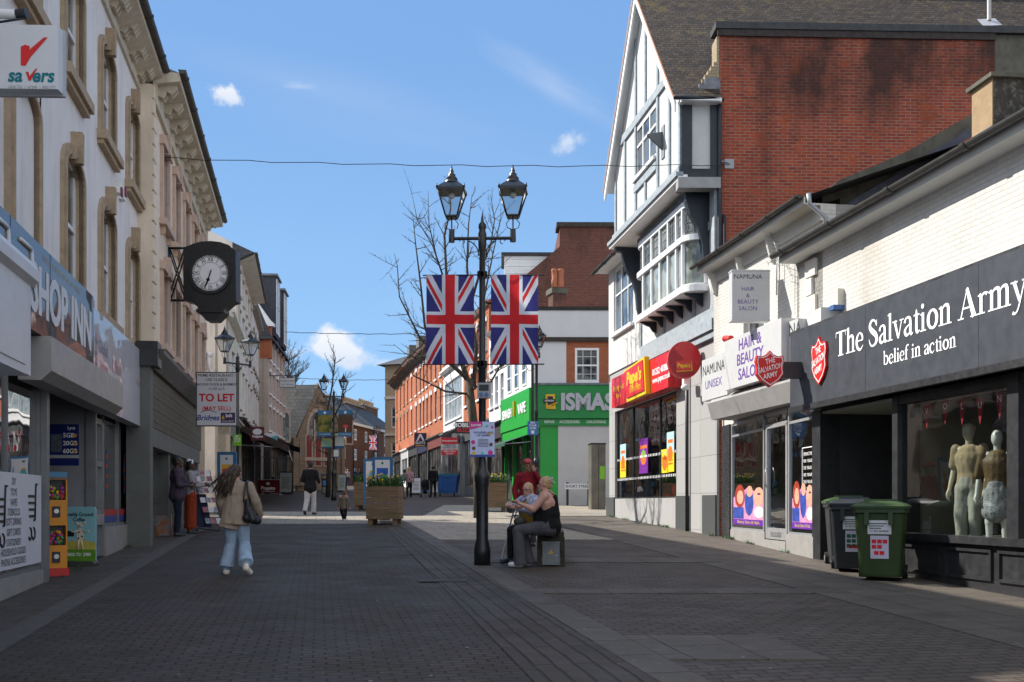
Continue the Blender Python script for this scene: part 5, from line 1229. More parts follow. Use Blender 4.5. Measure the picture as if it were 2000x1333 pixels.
ha = (c-a)/2*.93; b.prism(FQ, [(mid, zm)]+[(mid+ha*math.cos(q), zm+(z1-z0)/2*.93*math.sin(q)) for q in [math.radians(x) for x in range(-45, 136, 12)]], .006, .009, PR)
b.prism(FQ, [(mid-.2, zm-.3), (mid+.2, zm-.27), (mid+.17, zm-.03), (mid-.2, zm-.05)], .009, .02, PYL); b.prism(FQ, [(mid-.21, zm-.28), (mid+.17, zm-.25), (mid+.15, zm-.0), (mid-.22, zm-.03)], .02, .028, PR)
b.text(FQ, "Pepe's", mid-.02, .03, zm-.14, .15, PYL, bold=.03, sx=.85); b.build('disc', t)
b = MB(); b.box(FQ, c-.02, c+.22, -.1, -.06, zm+.08, zm+.13, PR); b.box(FQ, c+.2, c+.28, -.16, 0, zm-.02, zm+.28, PR); b.build('bracket', t)
t = thing('security_light', 'small white dome camera on the granite wall below the round red sign', 'camera', at(1338, 757, 25.2)); b = MB(); b.ell(at(1338, 757, 25.2), .1, .1, .08, WHITE); b.box(Fr(0, 25.3, 1, 0), at(1336, 0, 25.3).x, at(1346, 0, 25.3).x, -.3, 0, at(0, 752, 25.3).z, at(0, 738, 25.3).z, WHITE); b.build('dome', t)
t = thing('wall_bracket', 'triangular grey steel bracket on the pebbledash gable beside its window', 'bracket', at(1290, 320, 25.5)); b = MB()
u = JF.u(1296); b.box(JF, u-.12, u+.12, 0, .03, 10.1, 10.9, GREY); b.sweep(JF, [(.03, 10.75), (.42, 10.68), (.42, 10.64), (.03, 10.3)], u-.03, u+.03, P('dark steel', (.1, .11, .12), .5, .1)); b.build('plate', t)
t = thing('wall_plate', 'square steel anchor plate holding the overhead wire on the brick flank', 'bracket', BF.p(.15, .02, 9.5)); b = MB(); u, z = BF.uz(1424, 321); b.box(BF, u-.11, u+.11, 0, .03, z-.11, z+.11, GREY); b.cyl(BF.p(u, .03, z), BF.p(u-.2, .2, z), .02, .02, GREY, 8); b.build('plate', t)
t = thing('flue_pipe', 'pale flue pipe with lead skirt standing on the old tiled roof at the upper right', 'flue', at(1932, 40, 25)); b = MB()
p_ = at(1932, 40, 24.9); b.cyl(p_, p_+Vector((0, 0, 1.3)), .05, .05, SHUT, 12); b.add([at(1908, 38, 24.95), at(1943, 36, 25.0), at(1958, 49, 24.75), at(1920, 51, 24.7)], [(3, 2, 1, 0)], P('pale lead skirt', (.4, .4, .42), .5, .2)); b.build('pipe', t)
# ================= buildings further up the street =================
def building(name, label, F, u0, u1, z1, m, depth=8, wins=(), wcols=1, trim=None, win_m=None, shop=None, roof=None, rm=None, ov=.3, g=None, bars=(0, 0), sill=True, arch=False, ground=None, wfw=.07, glass=None, zshop=None, parapet=0, head=None):
    p0 = F.p((u0+u1)/2, 0, 0); z0 = zg(0, p0.y)
    t = thing(name, label, 'building', (p0.x, p0.y, z0)); zshop = zshop or (z0+3.6)
    ops = [tuple(w) for w in wins]; b = MB()
    wall(b, F, u0, u1, zshop if shop else z0-.3, z1, ops, m, 0, .14)
    b.box(F, u0, u1, -depth, -.3, z0-.3, z1, m)
    b.quad(F.p(u1, -.4, z0), F.p(u1, 0, z0), F.p(u1, 0, z1), F.p(u1, -.4, z1), m); b.quad(F.p(u0, 0, z0), F.p(u0, -.4, z0), F.p(u0, -.4, z1), F.p(u0, 0, z1), m)
    b.build('wall', t)
    for w in ops:
        wd = window(t, F, w[0], w[1], w[2], w[3], -.09, wcols, 2, wfw, .06, fm=win_m, bars=bars, glass=glass)
    if trim:
        for w in ops:
            b = MB()
            if head: b.box(F, w[0]-.14, w[1]+.14, 0, .06, w[3], w[3]+head, trim); b.prism(F, [((w[0]+w[1])/2-.07, w[3]), ((w[0]+w[1])/2+.07, w[3]), ((w[0]+w[1])/2+.1, w[3]+head+.12), ((w[0]+w[1])/2-.1, w[3]+head+.12)], .061, .1, trim); b.build('lintel', t)
            b = MB()
            if sill: b.box(F, w[0]-.12, w[1]+.12, 0, .1, w[2]-.12, w[2], trim); b.build('sill', t)
    if roof:
        b = MB(); rh = roof; zz = z1+.1; dd = depth/2
        A, B_, C_, D_ = F.p(u0, ov, zz), F.p(u1, ov, zz), F.p(u1, -dd, zz+rh), F.p(u0, -dd, zz+rh)
        E_, G_ = F.p(u1, -depth, zz), F.p(u0, -depth, zz)
        b.quad(A, B_, C_, D_, rm or SLATE); b.quad(D_, C_, E_, G_, rm or SLATE); b.add([B_, E_, C_], [(0, 1, 2)], m); b.add([G_, A, D_], [(0, 1, 2)], m)
        b.quad(F.p(u0, 0, z1), F.p(u0, ov, zz-.02), F.p(u1, ov, zz-.02), F.p(u1, 0, z1), trim or WHITE)
        b.build('roof', t)
        if g: gutter(t, F, u0, u1, ov+.06, zz+.04, .07, g)
    if parapet:
        b = MB(); b.sweep(F, [(-.3, z1), (.05, z1), (.3, z1+.1), (.3, z1+.22), (.08, z1+.26), (.08, z1+parapet), (-.3, z1+parapet)], u0, u1, trim or m); b.build('parapet', t)
    if shop:
        fm_, fw_, gl = shop; zf = zshop
        b = MB(); b.box(F, u0, u1, -.3, .12, zf-.75, zf, fm_); b.sweep(F, [(.12, zf-.1), (.3, zf), (.3, zf+.08), (0, zf+.12), (0, zf-.1)], u0, u1, fw_)
        for q0, q1 in ((u0, u0+.3), (u1-.3, u1)): b.box(F, q0, q1, -.3, .14, z0-.2, zf, fw_)
        b.box(F, u0+.3, u1-.3, -.2, .0, z0-.2, z0+.55, fw_); b.build('shopfront', t)
        n = max(1, int((u1-u0-.6)/1.3)); shop_glass(t, F, u0+.3, u1-.3, z0+.6, zf-.75, -.0, [u0+.3+(u1-u0-.6)*i/n for i in range(1, n)], fw_, None, gl)
        interior(t, F, u0+.3, u1-.3, z0+.4, zf-.75, 2, INT, -.31) if gl is GMID else None
    return t
GMID = glass_dark('shop glass mid', (.03, .035, .035), (.09, .09, .085))
def rows(u0, u1, n, w, zs, pad=0):
    st = (u1-u0)/n; return [(u0+st*(i+.5)-w/2+pad, u0+st*(i+.5)+w/2+pad, a, b) for i in range(n) for a, b in zs]
ORB = brick('orange brick', (.46, .125, .045), (.36, .09, .035), (.30, .2, .14), stain=(.12, .05, .03), stlo=.6, sthi=.75, stain_amt=.5)
BRB = brick('brown brick', (.20, .085, .05), (.13, .055, .035), (.16, .13, .10), stain=(.05, .035, .03), stlo=.55, sthi=.7, stain_amt=.6)
BUFFB = brick('buff brick', (.36, .27, .17), (.29, .21, .13), (.25, .21, .16), stain=(.15, .11, .08), stlo=.55, sthi=.75)
WREN = P('white render', (.64, .64, .65), .8, .04, 1, dirt=(.5, .48, .46), dirtamt=.3, streak=True)
GREEN = P('green sign panel', (.012, .30, .035), .35, .05, 2, spec=.5); GREEND = P('deep green panel', (.015, .22, .05), .4, .06, 2)
# ---------------- corner phone shop ----------------
CX, CY = .945, 45.0
IF = Fr(CX, CY, 1, .01); SI = Fr(CX-.22*6.2/1.0, CY+6.2, .22, -1); sl_len = math.hypot(1.364, 6.2)
t = thing('corner_shop_building', 'white rendered corner building with green phone shop front and brick panel with sash window', 'building', (CX, CY, zg(0, CY)))
IS = t; iw = 6.6
wx = (IF.u(1123), IF.u(1170)); wz = (IF.z(748, wx[0]), IF.z(680, wx[0])); bx0, bx1 = IF.u(1106), iw
zI1 = IF.z(607, 2); zmid = IF.z(663, 2)
b = MB(); wall(b, IF, -.0, bx0, 4.9, zmid, [], WREN); 
wall(b, IF, bx0, iw, 6.7, zmid, [(wx[0], wx[1], wz[0], wz[1])], ORB, -.02, .12)
b.box(IF, -.05, iw, -.3, .06, zmid, zI1, WREN); b.box(IF, 0, iw, -9, -.35, .8, zI1, WREN)
b.quad(SI.p(0, 0, 4.9), SI.p(sl_len, 0, 4.9), SI.p(sl_len, 0, zI1), SI.p(0, 0, zI1), WREN)
b.build('wall', t)
b = MB(); DKC = P('sooty brick string course', (.05, .04, .032), .9, .3, 6)
b.box(IF, -.05, iw, -.1, .09, zmid-.1, zmid+.08, DKC); b.box(SI, 0, sl_len, -.1, .09, zmid-.1, zmid+.08, DKC); b.box(IF, -.05, iw, -.35, .1, zI1, zI1+.16, P('dark gutter board', (.03, .03, .025), .8, .3, 5)); b.build('string_course', t)
window(t, IF, wx[0], wx[1], wz[0], wz[1], 0.0, 1, 2, .1, .07, bars=(2, 1))
for q in (1.0, 2.6, 4.2): window(t, SI, q, q+.85, 6.9, 8.3, .04, 1, 2, .07, .06)
# green facade
fz0, fz1, fz2 = IF.z(818, 2), IF.z(753, 2), IF.z(832, 2)
b = MB(); b.box(IF, .0, iw, -.3, .2, fz0, fz1, GREEND); b.box(IF, .0, iw, -.3, .12, fz2, fz0-.02, GREEND); b.box(IF, -.05, iw, -.3, .25, fz1, fz1+.08, LEAD)
b.box(IF, .0, IF.u(1048), -.2, .1, .9, fz2, GREEN); b.box(IF, IF.u(1055), IF.u(1090), -.25, .02, .9, fz2, GREEN)
b.box(IF, IF.u(1090), iw, -.25, .05, 1.1, fz2, P('pale panel', (.50, .49, .49), .6, .04, 1, dirt=(.35, .33, .31), dirtamt=.3)); b.box(IF, IF.u(1090), iw, -.25, .06, .8, 1.3, DARK)
b.build('shopfront', t)
b = MB(); b.box(SI, 0.2, sl_len, -.3, .2, fz0-.25, fz1-.1, GREEN); b.box(SI, .3, sl_len, -.3, .14, fz2-.35, fz0-.27, GREEN)
for q in (.2, 2.2, 4.3, sl_len-.3): b.box(SI, q, q+.28, -.2, .05, .9, fz2-.3, GREEN)
b.build('side_shopfront', t)
g = MB(); g.quad(SI.p(0.2, -.1, 1.2), SI.p(sl_len, -.1, 1.2), SI.p(sl_len, -.1, fz2-.3), SI.p(.2, -.1, fz2-.3), GMID); g.build('side_window', t)
ts = thing('fascia_sign', 'broad green camera-facing fascia with grey capitals ISMASH and a yellow phone logo', 'shop sign', IF.p(3, .2, fz0))
b = MB(); GL = P('silver grey letters', (.42, .42, .47), .4, .04); zc_ = (fz0+fz1)/2
b.text(IF, 'ISMASH', IF.u(1094), .2, zc_-.05, .98, GL, 'LEFT', bold=.045, ext=.03, sx=.92)
k = IF.u(1075); YEL = P('phone logo yellow', (.7, .4, .02), .4, .05)
b.prism(IF, [(k-.2, zc_-.32), (k+.22, zc_-.34), (k+.18, zc_+.32), (k-.22, zc_+.3)], .2, .25, YEL); b.prism(IF, [(k-.13, zc_-.2), (k+.12, zc_-.2), (k+.1, zc_+.22), (k-.14, zc_+.22)], .25, .26, DARK)
b.box(IF, k-.32, k+.2, .26, .28, zc_-.05, zc_+.1, TXTK); b.text(IF, 'ISMASH', k-.06, .283, zc_+.02, .12, TXTW); b.prism(IF, [(k-.26, zc_-.22), (k+.26, zc_-.1), (k+.3, zc_-.02), (k-.05, zc_-.24)], .27, .285, YEL)
for x, s_ in ((1073, 'REPAIR'), (1112, 'ACCESSORIES'), (1164, 'UNLOCKING')): b.text(IF, s_, IF.u(x), .123, (fz2+fz0)/2, .17, TXTW, sx=.85)
b.build('lettering', ts)
ts = thing('fascia_sign', 'bright green street-side fascia reading ISMASH VAPE with raised white letters', 'shop sign', SI.p(3, .2, fz0))
b = MB(); b.text(SI, 'ISMASH', 1.85, .21, zc_-.2, .62, TXTW, bold=.01, ext=.02, sx=1.05); b.text(SI, 'VAPE', sl_len-1.3, .21, zc_-.18, .66, TXTW, bold=.01, ext=.02, sx=1.05); b.box(SI, 3.5, 3.62, .2, .3, zc_-.4, zc_+.3, YEL); b.build('lettering', ts)
b = MB(); AWN = P('dark green awning cloth', (.01, .06, .04), .7, .2)
b.add([SI.p(0, .15, fz2-.35), SI.p(sl_len, .15, fz2-.35), SI.p(sl_len, 1.3, fz2-.75), SI.p(0, 1.3, fz2-.75), SI.p(sl_len, 1.3, fz2-.9), SI.p(0, 1.3, fz2-.9)], [(0, 3, 2, 1), (3, 5, 4, 2)], AWN)
for q in (.02, sl_len-.02): b.tube([SI.p(q, .1, fz2-.7), SI.p(q, 1.3, fz2-.82)], .02, GREY, 6)
b.build('awning', t)
# tall brick gable with stack standing behind it
BG = Fr(0, 50.5, 1, .01); q = [BG.uz(x, y) for x, y in ((1018, 612), (1187, 612), (1187, 440), (1093, 440), (1093, 482), (1018, 545))]
BR2 = brick('weathered red brick', (.19, .06, .038), (.12, .04, .03), (.14, .11, .09), stain=(.03, .024, .02), stlo=.5, sthi=.62, stain_amt=.6)
p0 = BG.p(5, 0, 0); t = thing('brick_house', 'tall weathered brick gable with wide chimney stack and white dormer behind the corner shop', 'building', (p0.x, p0.y, zg(0, 50)))
b = MB(); x0 = BG.u(1018); b.prism(BG, [(x0-.35, 6), (q[1][0]+3, 6), (q[1][0]+3, q[2][1]), q[3], q[4], (x0, q[5][1]), (x0-.35, q[5][1]-.3)], -9, 0, BR2); b.build('gable_wall', t)
b = MB(); b.box(BG, q[3][0]-.15, q[2][0]+.3, -1.2, .1, q[2][1]-.1, q[2][1]+.12, DKC); b.build('chimney_cap', t)
b = MB(); d0, d1 = BG.u(985), BG.u(1082); dz0, dz1 = BG.z(545, d0), BG.z(497, d0)
for k in range(8): b.box(BG, d0, d1, -3, -.3+.012*(k % 2), dz0-.2+k*(dz1-dz0+.2)/8, dz0-.2+(k+1)*(dz1-dz0+.2)/8-.01, WHITE)
b.box(BG, d0-.15, d1+.2, -3.2, -.15, dz1, dz1+.14, DARK); b.build('dormer', t)
c = at(1093, 575, 47.5); b = MB(); k = .0237
FX = Fr(0, 47.5, 1, .3); a, e = FX.u(1077), FX.u(1108); b.box(FX, a+.08, e-.08, -.7, 0, 10.2, FX.z(568, a), BR2); b.box(FX, a, e, -.8, .08, FX.z(572, a), FX.z(562, a), REND); b.build('low_chimney', t)
b = MB(); 
for dx in (-.18, .12): b.lathe((c.x+dx-.05, 47.7, FX.z(563, a)), [(.14, 0), (.15, .3), (.12, .35), (.14, .7), (.16, .75), (.13, .8)], P('terracotta pot', (.35, .12, .06), .8, .15), 12)
b.build('chimney_pots', t)
# ---------------- right hand row beyond the corner ----------------
def RPos(Y): return (CX-.222*(Y-CY))
RF = Fr(RPos(110), 110, .222, -1)         # u = 0 at Y=110, growing towards the camera
def RU(px, w=0): return RF.u(px, w)
GREYS = P('dark grey shopfront', (.06, .062, .065), .5, .1); CHAR = P('charcoal fascia', (.035, .035, .038), .5, .15)
x = [RU(p_) for p_ in (985, 955, 905, 860, 833, 806, 787, 770)]
uC = RU(986)
ua_, ub2 = RU(958), RU(985)
building('shop_building', 'white rendered terrace house with slate roof next to the green corner shop', RF, RU(955), RU(986), 10.4, WREN, wins=rows(RU(955), RU(986), 3, .8, ((6.6, 8.1), (8.6, 9.8))), roof=2.6, rm=SLATE, shop=(CHAR, DARK, GMID), zshop=5.6, trim=WREN)
building('shop_building', 'orange brick terrace house with white sash windows behind the hanging flags', RF, RU(905), RU(955), 12.2, ORB, wins=rows(RU(905), RU(955), 4, .85, ((7.4, 9.1), (9.9, 11.4))), roof=2.4, trim=WHITE, head=.25, shop=(GREYS, GREY, GMID), zshop=6.0)
w3 = building('shop_building', 'white framed modern shop building with broad upper glazing over grey shop fronts', RF, RU(866), RU(905), 10.3, WREN, wins=[(RU(868)+.2, RU(905)-.6, 7.0, 9.6)], wcols=6, parapet=.5, trim=WHITE, shop=(GREYS, GREY, GMID), zshop=6.2, glass=glass_dark('pale blue glazing', (.2, .26, .3), (.35, .4, .43)))
labs = ['orange brick house with carved gable motifs, right of the slots arcade sign', 'orange brick house with paired white sash windows above the slots arcade', 'orange brick house with long narrow windows in the middle of the sunny row', 'orange brick house with dormer cornice near the far end of the sunny row', 'last orange brick house of the sunny row beside the buff corner building']
ex = [866, 838, 818, 800, 786, 772]; hts = [13.6, 13.7, 13.9, 13.9, 13.7]
COB = P('grey eaves cornice', (.12, .115, .11), .7, .2, 5)
fas = [P('brick red fascia', (.16, .035, .025), .5, .1), P('navy fascia', (.02, .025, .06), .4, .1), CHAR, P('pale grey fascia', (.4, .4, .4), .5, .1), DARK]
for i in range(5):
    a, c = RU(ex[i+1]), RU(ex[i]); n = 3 if i < 2 else 2
    hb = building('terraced_shop', labs[i], RF, a, c-.02, hts[i]-.5, ORB, wins=rows(a, c, n, .85, ((7.6, 9.6), (10.5, 12.4))), roof=2.5, ov=.75, rm=SLATE, trim=(WHITE if i < 3 else P('tan lintel', (.3, .22, .15), .8, .1)), head=.3, shop=(fas[i], [GREYS, DARK, DARK, WHITE, GREYS][i], GMID), zshop=6.3, g=GUT)
    b = MB(); kk = a+.3
    while kk < c-.3: b.sweep(RF, [(0, hts[i]-1.0), (.15, hts[i]-.95), (.55, hts[i]-.62), (.6, hts[i]-.5), (0, hts[i]-.5)], kk, kk+.18, COB); kk += .9
    b.build('cornice_brackets', hb)
    if i in (1, 2): 
        b = MB(); m_ = (a+c)/2; b.prism(RF, [(m_-.8, hts[i]-.4), (m_+.8, hts[i]-.4), (m_+.8, hts[i]+.9), (m_-.8, hts[i]+.9)], -1.4, .5, COB); b.build('dormer', hb)
# buff corner building at the far end of the row
FB = Fr(*at(752, 0, 112)[:2], 1, -.35); FB2 = Fr(*at(770, 0, 109)[:2], .3, -1)
t = building('corner_building', 'buff brick corner building with arched window and hipped slate roof at the far bend', FB, 0, 2.6, 16.6, BUFFB, wins=[(.75, 1.6, 9.8, 12.1), (.75, 1.6, 6.3, 8.2)], win_m=WHITE, depth=9)
b = MB(); A, B_, C_, D_ = FB.p(-.7, .7, 16.6), FB.p(3.2, .7, 16.6), FB.p(3.2, -9, 16.6), FB.p(-.7, -9, 16.6); E_ = FB.p(2.8, -4, 18.6)
b.add([A, B_, C_, D_, E_], [(0, 1, 4), (1, 2, 4), (2, 3, 4), (3, 0, 4), (3, 2, 1, 0)], SLATE); b.build('roof', t)
b = MB(); b.box(FB, -.05, 2.6, 0, .15, 12.9, 13.15, P('pale band', (.45, .42, .36), .7, .1)); b.box(FB, -.05, 2.6, 0, .2, 8.9, 9.15, MT['pale band']); b.box(FB, 0, 2.6, 0, .3, 3.6, 5.6, WHITE); b.text(FB, 'DENTIST', 1.3, .31, 5.1, .5, TXTK); b.build('bands', t)
# ---------------- left row beyond the alley ----------------
LF = Fr(-3.06, 0, -.2, 1)
def LU(px, w=0): return LF.u(px, w)
OFFW = P('stained white stucco', (.68, .63, .57), .85, .06, 1.5, .002, 30, dirt=(.28, .26, .23), dirtamt=.6, streak=True)
OFFB = brick('pale painted brick', (.52, .46, .38), (.48, .42, .34), (.42, .37, .3), stain=(.3, .24, .18), stlo=.5, sthi=.7, stain_amt=.5)
u0, u1 = 39.4, 46.4
t3 = building('shop_building', 'low pale stucco building with moulded cornice just beyond the alley', LF, u0, u1, 8.7, OFFW, depth=5, wins=rows(u0, u1, 3, .9, ((5.7, 7.7),)), parapet=.2, trim=OFFW, shop=(P('teal shopfront fascia', (.16, .17, .16), .5, .1), P('cream pilaster', (.38, .33, .26), .6, .08), GMID), zshop=4.9, head=.2)
b = MB(); SFc = Fr(*LF.p(u0, 0, 0)[:2], 1, .0); b.box(SFc, -4.5, 0, -.3, .0, 1, 8.7, OFFB); b.box(SFc, -4.5, .2, -.3, .12, 8.6, 8.95, OFFW)
b.build('alley_wall', t3)
# window and sign visible at the mouth of the alley
b = MB(); a, c, z0, z1 = pxbox(38.5, 384, 411, 858, 985); b.box(SFc, SFc.u(384), SFc.u(412), .0, .03, SFc.z(985, 0), SFc.z(845, 0), P('teal frosted glass', (.12, .28, .27), .3, .2, 3)); b.box(SFc, SFc.u(411), SFc.u(418), .0, .06, 1, SFc.z(838, 0), WHITE); b.box(SFc, SFc.u(384), SFc.u(418), 0, .08, SFc.z(856, 0), SFc.z(850, 0), WHITE); b.box(SFc, SFc.u(384), SFc.u(402), .0, .12, SFc.z(848, 0), SFc.z(838, 0), P('red sign', (.5, .02, .02), .5, .05)); b.build('side_window', t3)
u0, u1 = 46.4, 58
t4 = building('shop_building', 'taller stained white house with slate roof and long gutter behind the twin lantern lamp', LF, u0, u1, 12.6, OFFW, wins=rows(u0, u1, 5, .85, ((5.9, 7.7), (8.8, 10.3), (11, 12.1))), roof=2.2, ov=.7, g=GUT, trim=OFFW, head=.15, shop=(P('maroon fascia', (.12, .02, .025), .5, .1), DARK, GMID), zshop=5.3)
u0, u1 = 58, 66
building('shop_building', 'white stucco house with heavy ornate parapet left of the church', LF, u0, u1, 12.3, OFFW, wins=rows(u0, u1, 4, .8, ((6.2, 8), (9.2, 11.2))), parapet=1.0, trim=P('mossy stone parapet', (.30, .28, .24), .9, .25, 3, .02, 8, dirt=(.1, .1, .08), dirtamt=.8), head=.2, shop=(DARK, DARK, GMID), zshop=5.7)
# tall brick building with mansard and dormers
p0 = at(524, 0, 66); p1 = at(557, 0, 76); MFr = Fr(p0.x, p0.y, p1.x-p0.x, p1.y-p0.y); ml = math.hypot(p1.x-p0.x, p1.y-p0.y)
zt_ = MFr.z(700, 0); zpk = at(0, 566, 70).z
t5 = building('shop_building', 'four storey block with red brick gable, white verge and steep slate mansard with dormers', MFr, 0, ml, zt_+1.2, P('buff cream render', (.44, .37, .31), .8, .1, 1.5, dirt=(.25, .2, .17), dirtamt=.5), depth=10, trim=WHITE, head=.15, wins=rows(0, ml, 5, .85, ((6.3, 7.8), (8.7, 10.1), (10.9, 12.1))), shop=(CHAR, DARK, GMID), zshop=5.9)
b = MB(); FG = Fr(p0.x, p0.y-.05, 1, .02); ch_ = [FG.uz(x_, y_) for x_, y_ in ((480, 563), (529, 632), (529, 700), (440, 700), (440, 563))]
b.prism(FG, [ch_[4], ch_[3], ch_[2], ch_[1], ch_[0]], -.4, 0, ORB)
vq = [FG.uz(x_, y_) for x_, y_ in ((478, 556), (527, 625), (535, 632), (535, 638), (524, 638), (477, 566))]; b.prism(FG, vq[::-1], -.4, .15, WHITE); b.build('gable_wall', t5)
b = MB(); zz = zt_+1.2; b.quad(MFr.p(-.2, .3, zz), MFr.p(ml+.2, .3, zz), MFr.p(ml+.2, -1.4, zpk), MFr.p(-.2, -1.4, zpk), SLATE)
b.add([MFr.p(ml+.2, .3, zz), MFr.p(ml+.2, -10, zz), MFr.p(ml+.2, -10, zpk), MFr.p(ml+.2, -1.4, zpk)], [(0, 1, 2, 3)], SLATE); b.quad(MFr.p(-.2, -1.4, zpk), MFr.p(ml+.2, -1.4, zpk), MFr.p(ml+.2, -10, zpk), MFr.p(-.2, -10, zpk), SLATE)
b.quad(MFr.p(-.2, -10, zz), MFr.p(-.2, .3, zz), MFr.p(-.2, -1.4, zpk), MFr.p(-.2, -10, zpk), SLATE); b.build('roof', t5)
for k in (.9, 5.5):
    b = MB(); b.box(MFr, k, k+2.2, -3, .35, zz+.4, zpk+.25, P('slate hung cheek', (.04, .043, .055), .7, .2)); b.box(MFr, k-.15, k+2.35, -3, .5, zpk+.25, zpk+.38, LEAD); d_ = b.build('dormer', t5); window(t5, MFr, k+.2, k+2.0, zz+.6, zpk+.1, .42, 2, 2)
# second gable end of the tall slate house facing the camera above the clock
b = MB(); GF = Fr(*LF.p(46.4, 0, 0)[:2], 1, 0); b.box(GF, -8, 0, -.3, 0.02, 8.7, 12.4, OFFB)
b.prism(GF, [(-8, 12.4), (0, 12.4), (0.7, 12.7), (-4, 14.9), (-8, 12.7)], -.3, .05, SLATE); b.build('gable_wall', t4)
# ---------------- church and brick terrace at the bend ----------------
CHS = brick('coursed rubble stone', (.30, .23, .155), (.21, .16, .115), (.23, .19, .15), bw=.38, bh=.17, ms=.018, stain=(.10, .08, .06), stlo=.5, sthi=.7, stain_amt=.5)
CHD = P('pale stone dressing', (.42, .35, .27), .85, .15, 4); STG = roofmat('grey stone slates', (.22, .22, .20), (.29, .285, .26), (.10, .10, .10), .35, .28, moss=(.14, .14, .09))
Yc = 88.0; CF_ = Fr(0, Yc, 1, .75)      # gable front turned towards the street
ap = CF_.uz(621, 748); g0, g1 = CF_.u(582), CF_.u(664); zeav = CF_.z(880, g0); zc0 = zg(0, 88)
p0 = CF_.p(ap[0], 0, 0); t = thing('church', 'rubble stone gothic church with steep grey slate roof and pointed gable window', 'church', (p0.x, p0.y, zc0))
def pt(x_, y_): return CF_.uz(x_, y_)
b = MB(); gpts = [(g0, zc0-.5), (g1, zc0-.5), (g1, CF_.z(830, g1)), (ap[0], ap[1]), (g0, CF_.z(850, g0))]
b.prism(CF_, gpts, -.5, 0, CHS)
b.build('gable_wall', t)
b = MB(); w0_ = (pt(609, 905)[0], pt(627, 905)[0]); wzb, wzt = CF_.z(862, ap[0]), CF_.z(805, ap[0])
def lancet(b, F, u0, u1, z0, z1, w, m):
    mid = (u0+u1)/2; zz = z1-(u1-u0)*.9; pts = [(u0, z0), (u1, z0), (u1, zz)]+[(mid+(u1-mid)*math.cos(a)**.9, zz+(z1-zz)*math.sin(a)) for a in (.4, .8, 1.2)]+[(mid, z1)]+[(mid-(u1-mid)*math.cos(a)**.9, zz+(z1-zz)*math.sin(a)) for a in (1.2, .8, .4)]+[(u0, zz)]
    b.prism(F, pts, 0, w, m)
lancet(b, CF_, ap[0]-.95, ap[0]+.95, wzb-.2, wzt+.3, .06, CHD); lancet(b, CF_, ap[0]-.75, ap[0]+.75, wzb, wzt, .09, GD)
for k in (-.35, .35): b.box(CF_, ap[0]+k-.06, ap[0]+k+.06, .12, .17, wzb, wzt-.6, CHD)
for k in (-2.6, 2.6): lancet(b, CF_, ap[0]+k-.35, ap[0]+k+.35, wzb-.2, wzb+2.2, .08, CHD); lancet(b, CF_, ap[0]+k-.22, ap[0]+k+.22, wzb-.05, wzb+2.0, .11, GD)
b.build('gothic_windows', t)
b = MB(); b.box(CF_, g0, g1, -.1, .15, CF_.z(898, ap[0])-.1, CF_.z(898, ap[0])+.15, CHD)
for k in (-.75, 0, .75): b.box(CF_, ap[0]+k-.3, ap[0]+k+.3, .0, .06, 4.3, 6.7, CHD); b.box(CF_, ap[0]+k-.2, ap[0]+k+.2, .06, .09, 4.4, 6.6, P('red boarded window', (.2, .03, .03), .5, .1))
for k in (g0+.2, ap[0]-1.9, ap[0]+1.9, g1-.2): b.box(CF_, k-.22, k+.22, 0, .3, zc0, 6.4, CHS)
b.build('dressings', t)
# nave roof sweeping back to the left
eL = pt(582, 850); dirv = Vector((-1, .75, 0)).normalized()
A = CF_.p(ap[0], .1, ap[1]-.15); B_ = CF_.p(g0-.3, .1, CF_.z(858, g0)); C_ = CF_.p(g1+.3, .1, CF_.z(835, g1))
bk_ = Vector((-20, 2.5, 0))
b = MB(); b.quad(B_, A, A+bk_, B_+bk_, STG); b.quad(A, C_, C_+bk_, A+bk_, STG); b.build('roof', t)
b = MB(); B2_ = B_+Vector((.3, .2, -.1)); b.quad(B2_+bk_, B2_, Vector((B2_.x, B2_.y, zc0)), Vector((B2_.x+bk_.x, B2_.y+bk_.y, zc0)), CHS); b.build('nave_wall', t)
for ym, xm in ((0, 572), (0, 583)):      # twin gabled white porch windows
    q = at(xm-2, 806, 84); FW_ = Fr(0, 84, 1, .1); b = MB(); a, c = FW_.u(xm-6), FW_.u(xm+6); zt2, zm2, zl2 = FW_.z(797, a), FW_.z(828, a), FW_.z(850, a)
    b.prism(FW_, [(a, zl2), (a+.12, zl2), ((a+c)/2, zt2-.3), (c-.12, zl2), (c, zl2), ((a+c)/2, zt2+.1)], -.3, .1, WHITE); b.box(FW_, a+.12, c-.12, -.5, 0, FW_.z(855, a), zm2, GD); b.box(FW_, a, a+.07, -.4, .03, FW_.z(856, a), zl2, WHITE); b.build('dormer_gable', t)
FW_ = Fr(0, 84.6, 1, .1); b = MB(); b.box(FW_, FW_.u(552), FW_.u(592), -1, 0, zc0-.6, FW_.z(838, 0), BUFFB); b.build('porch', t)
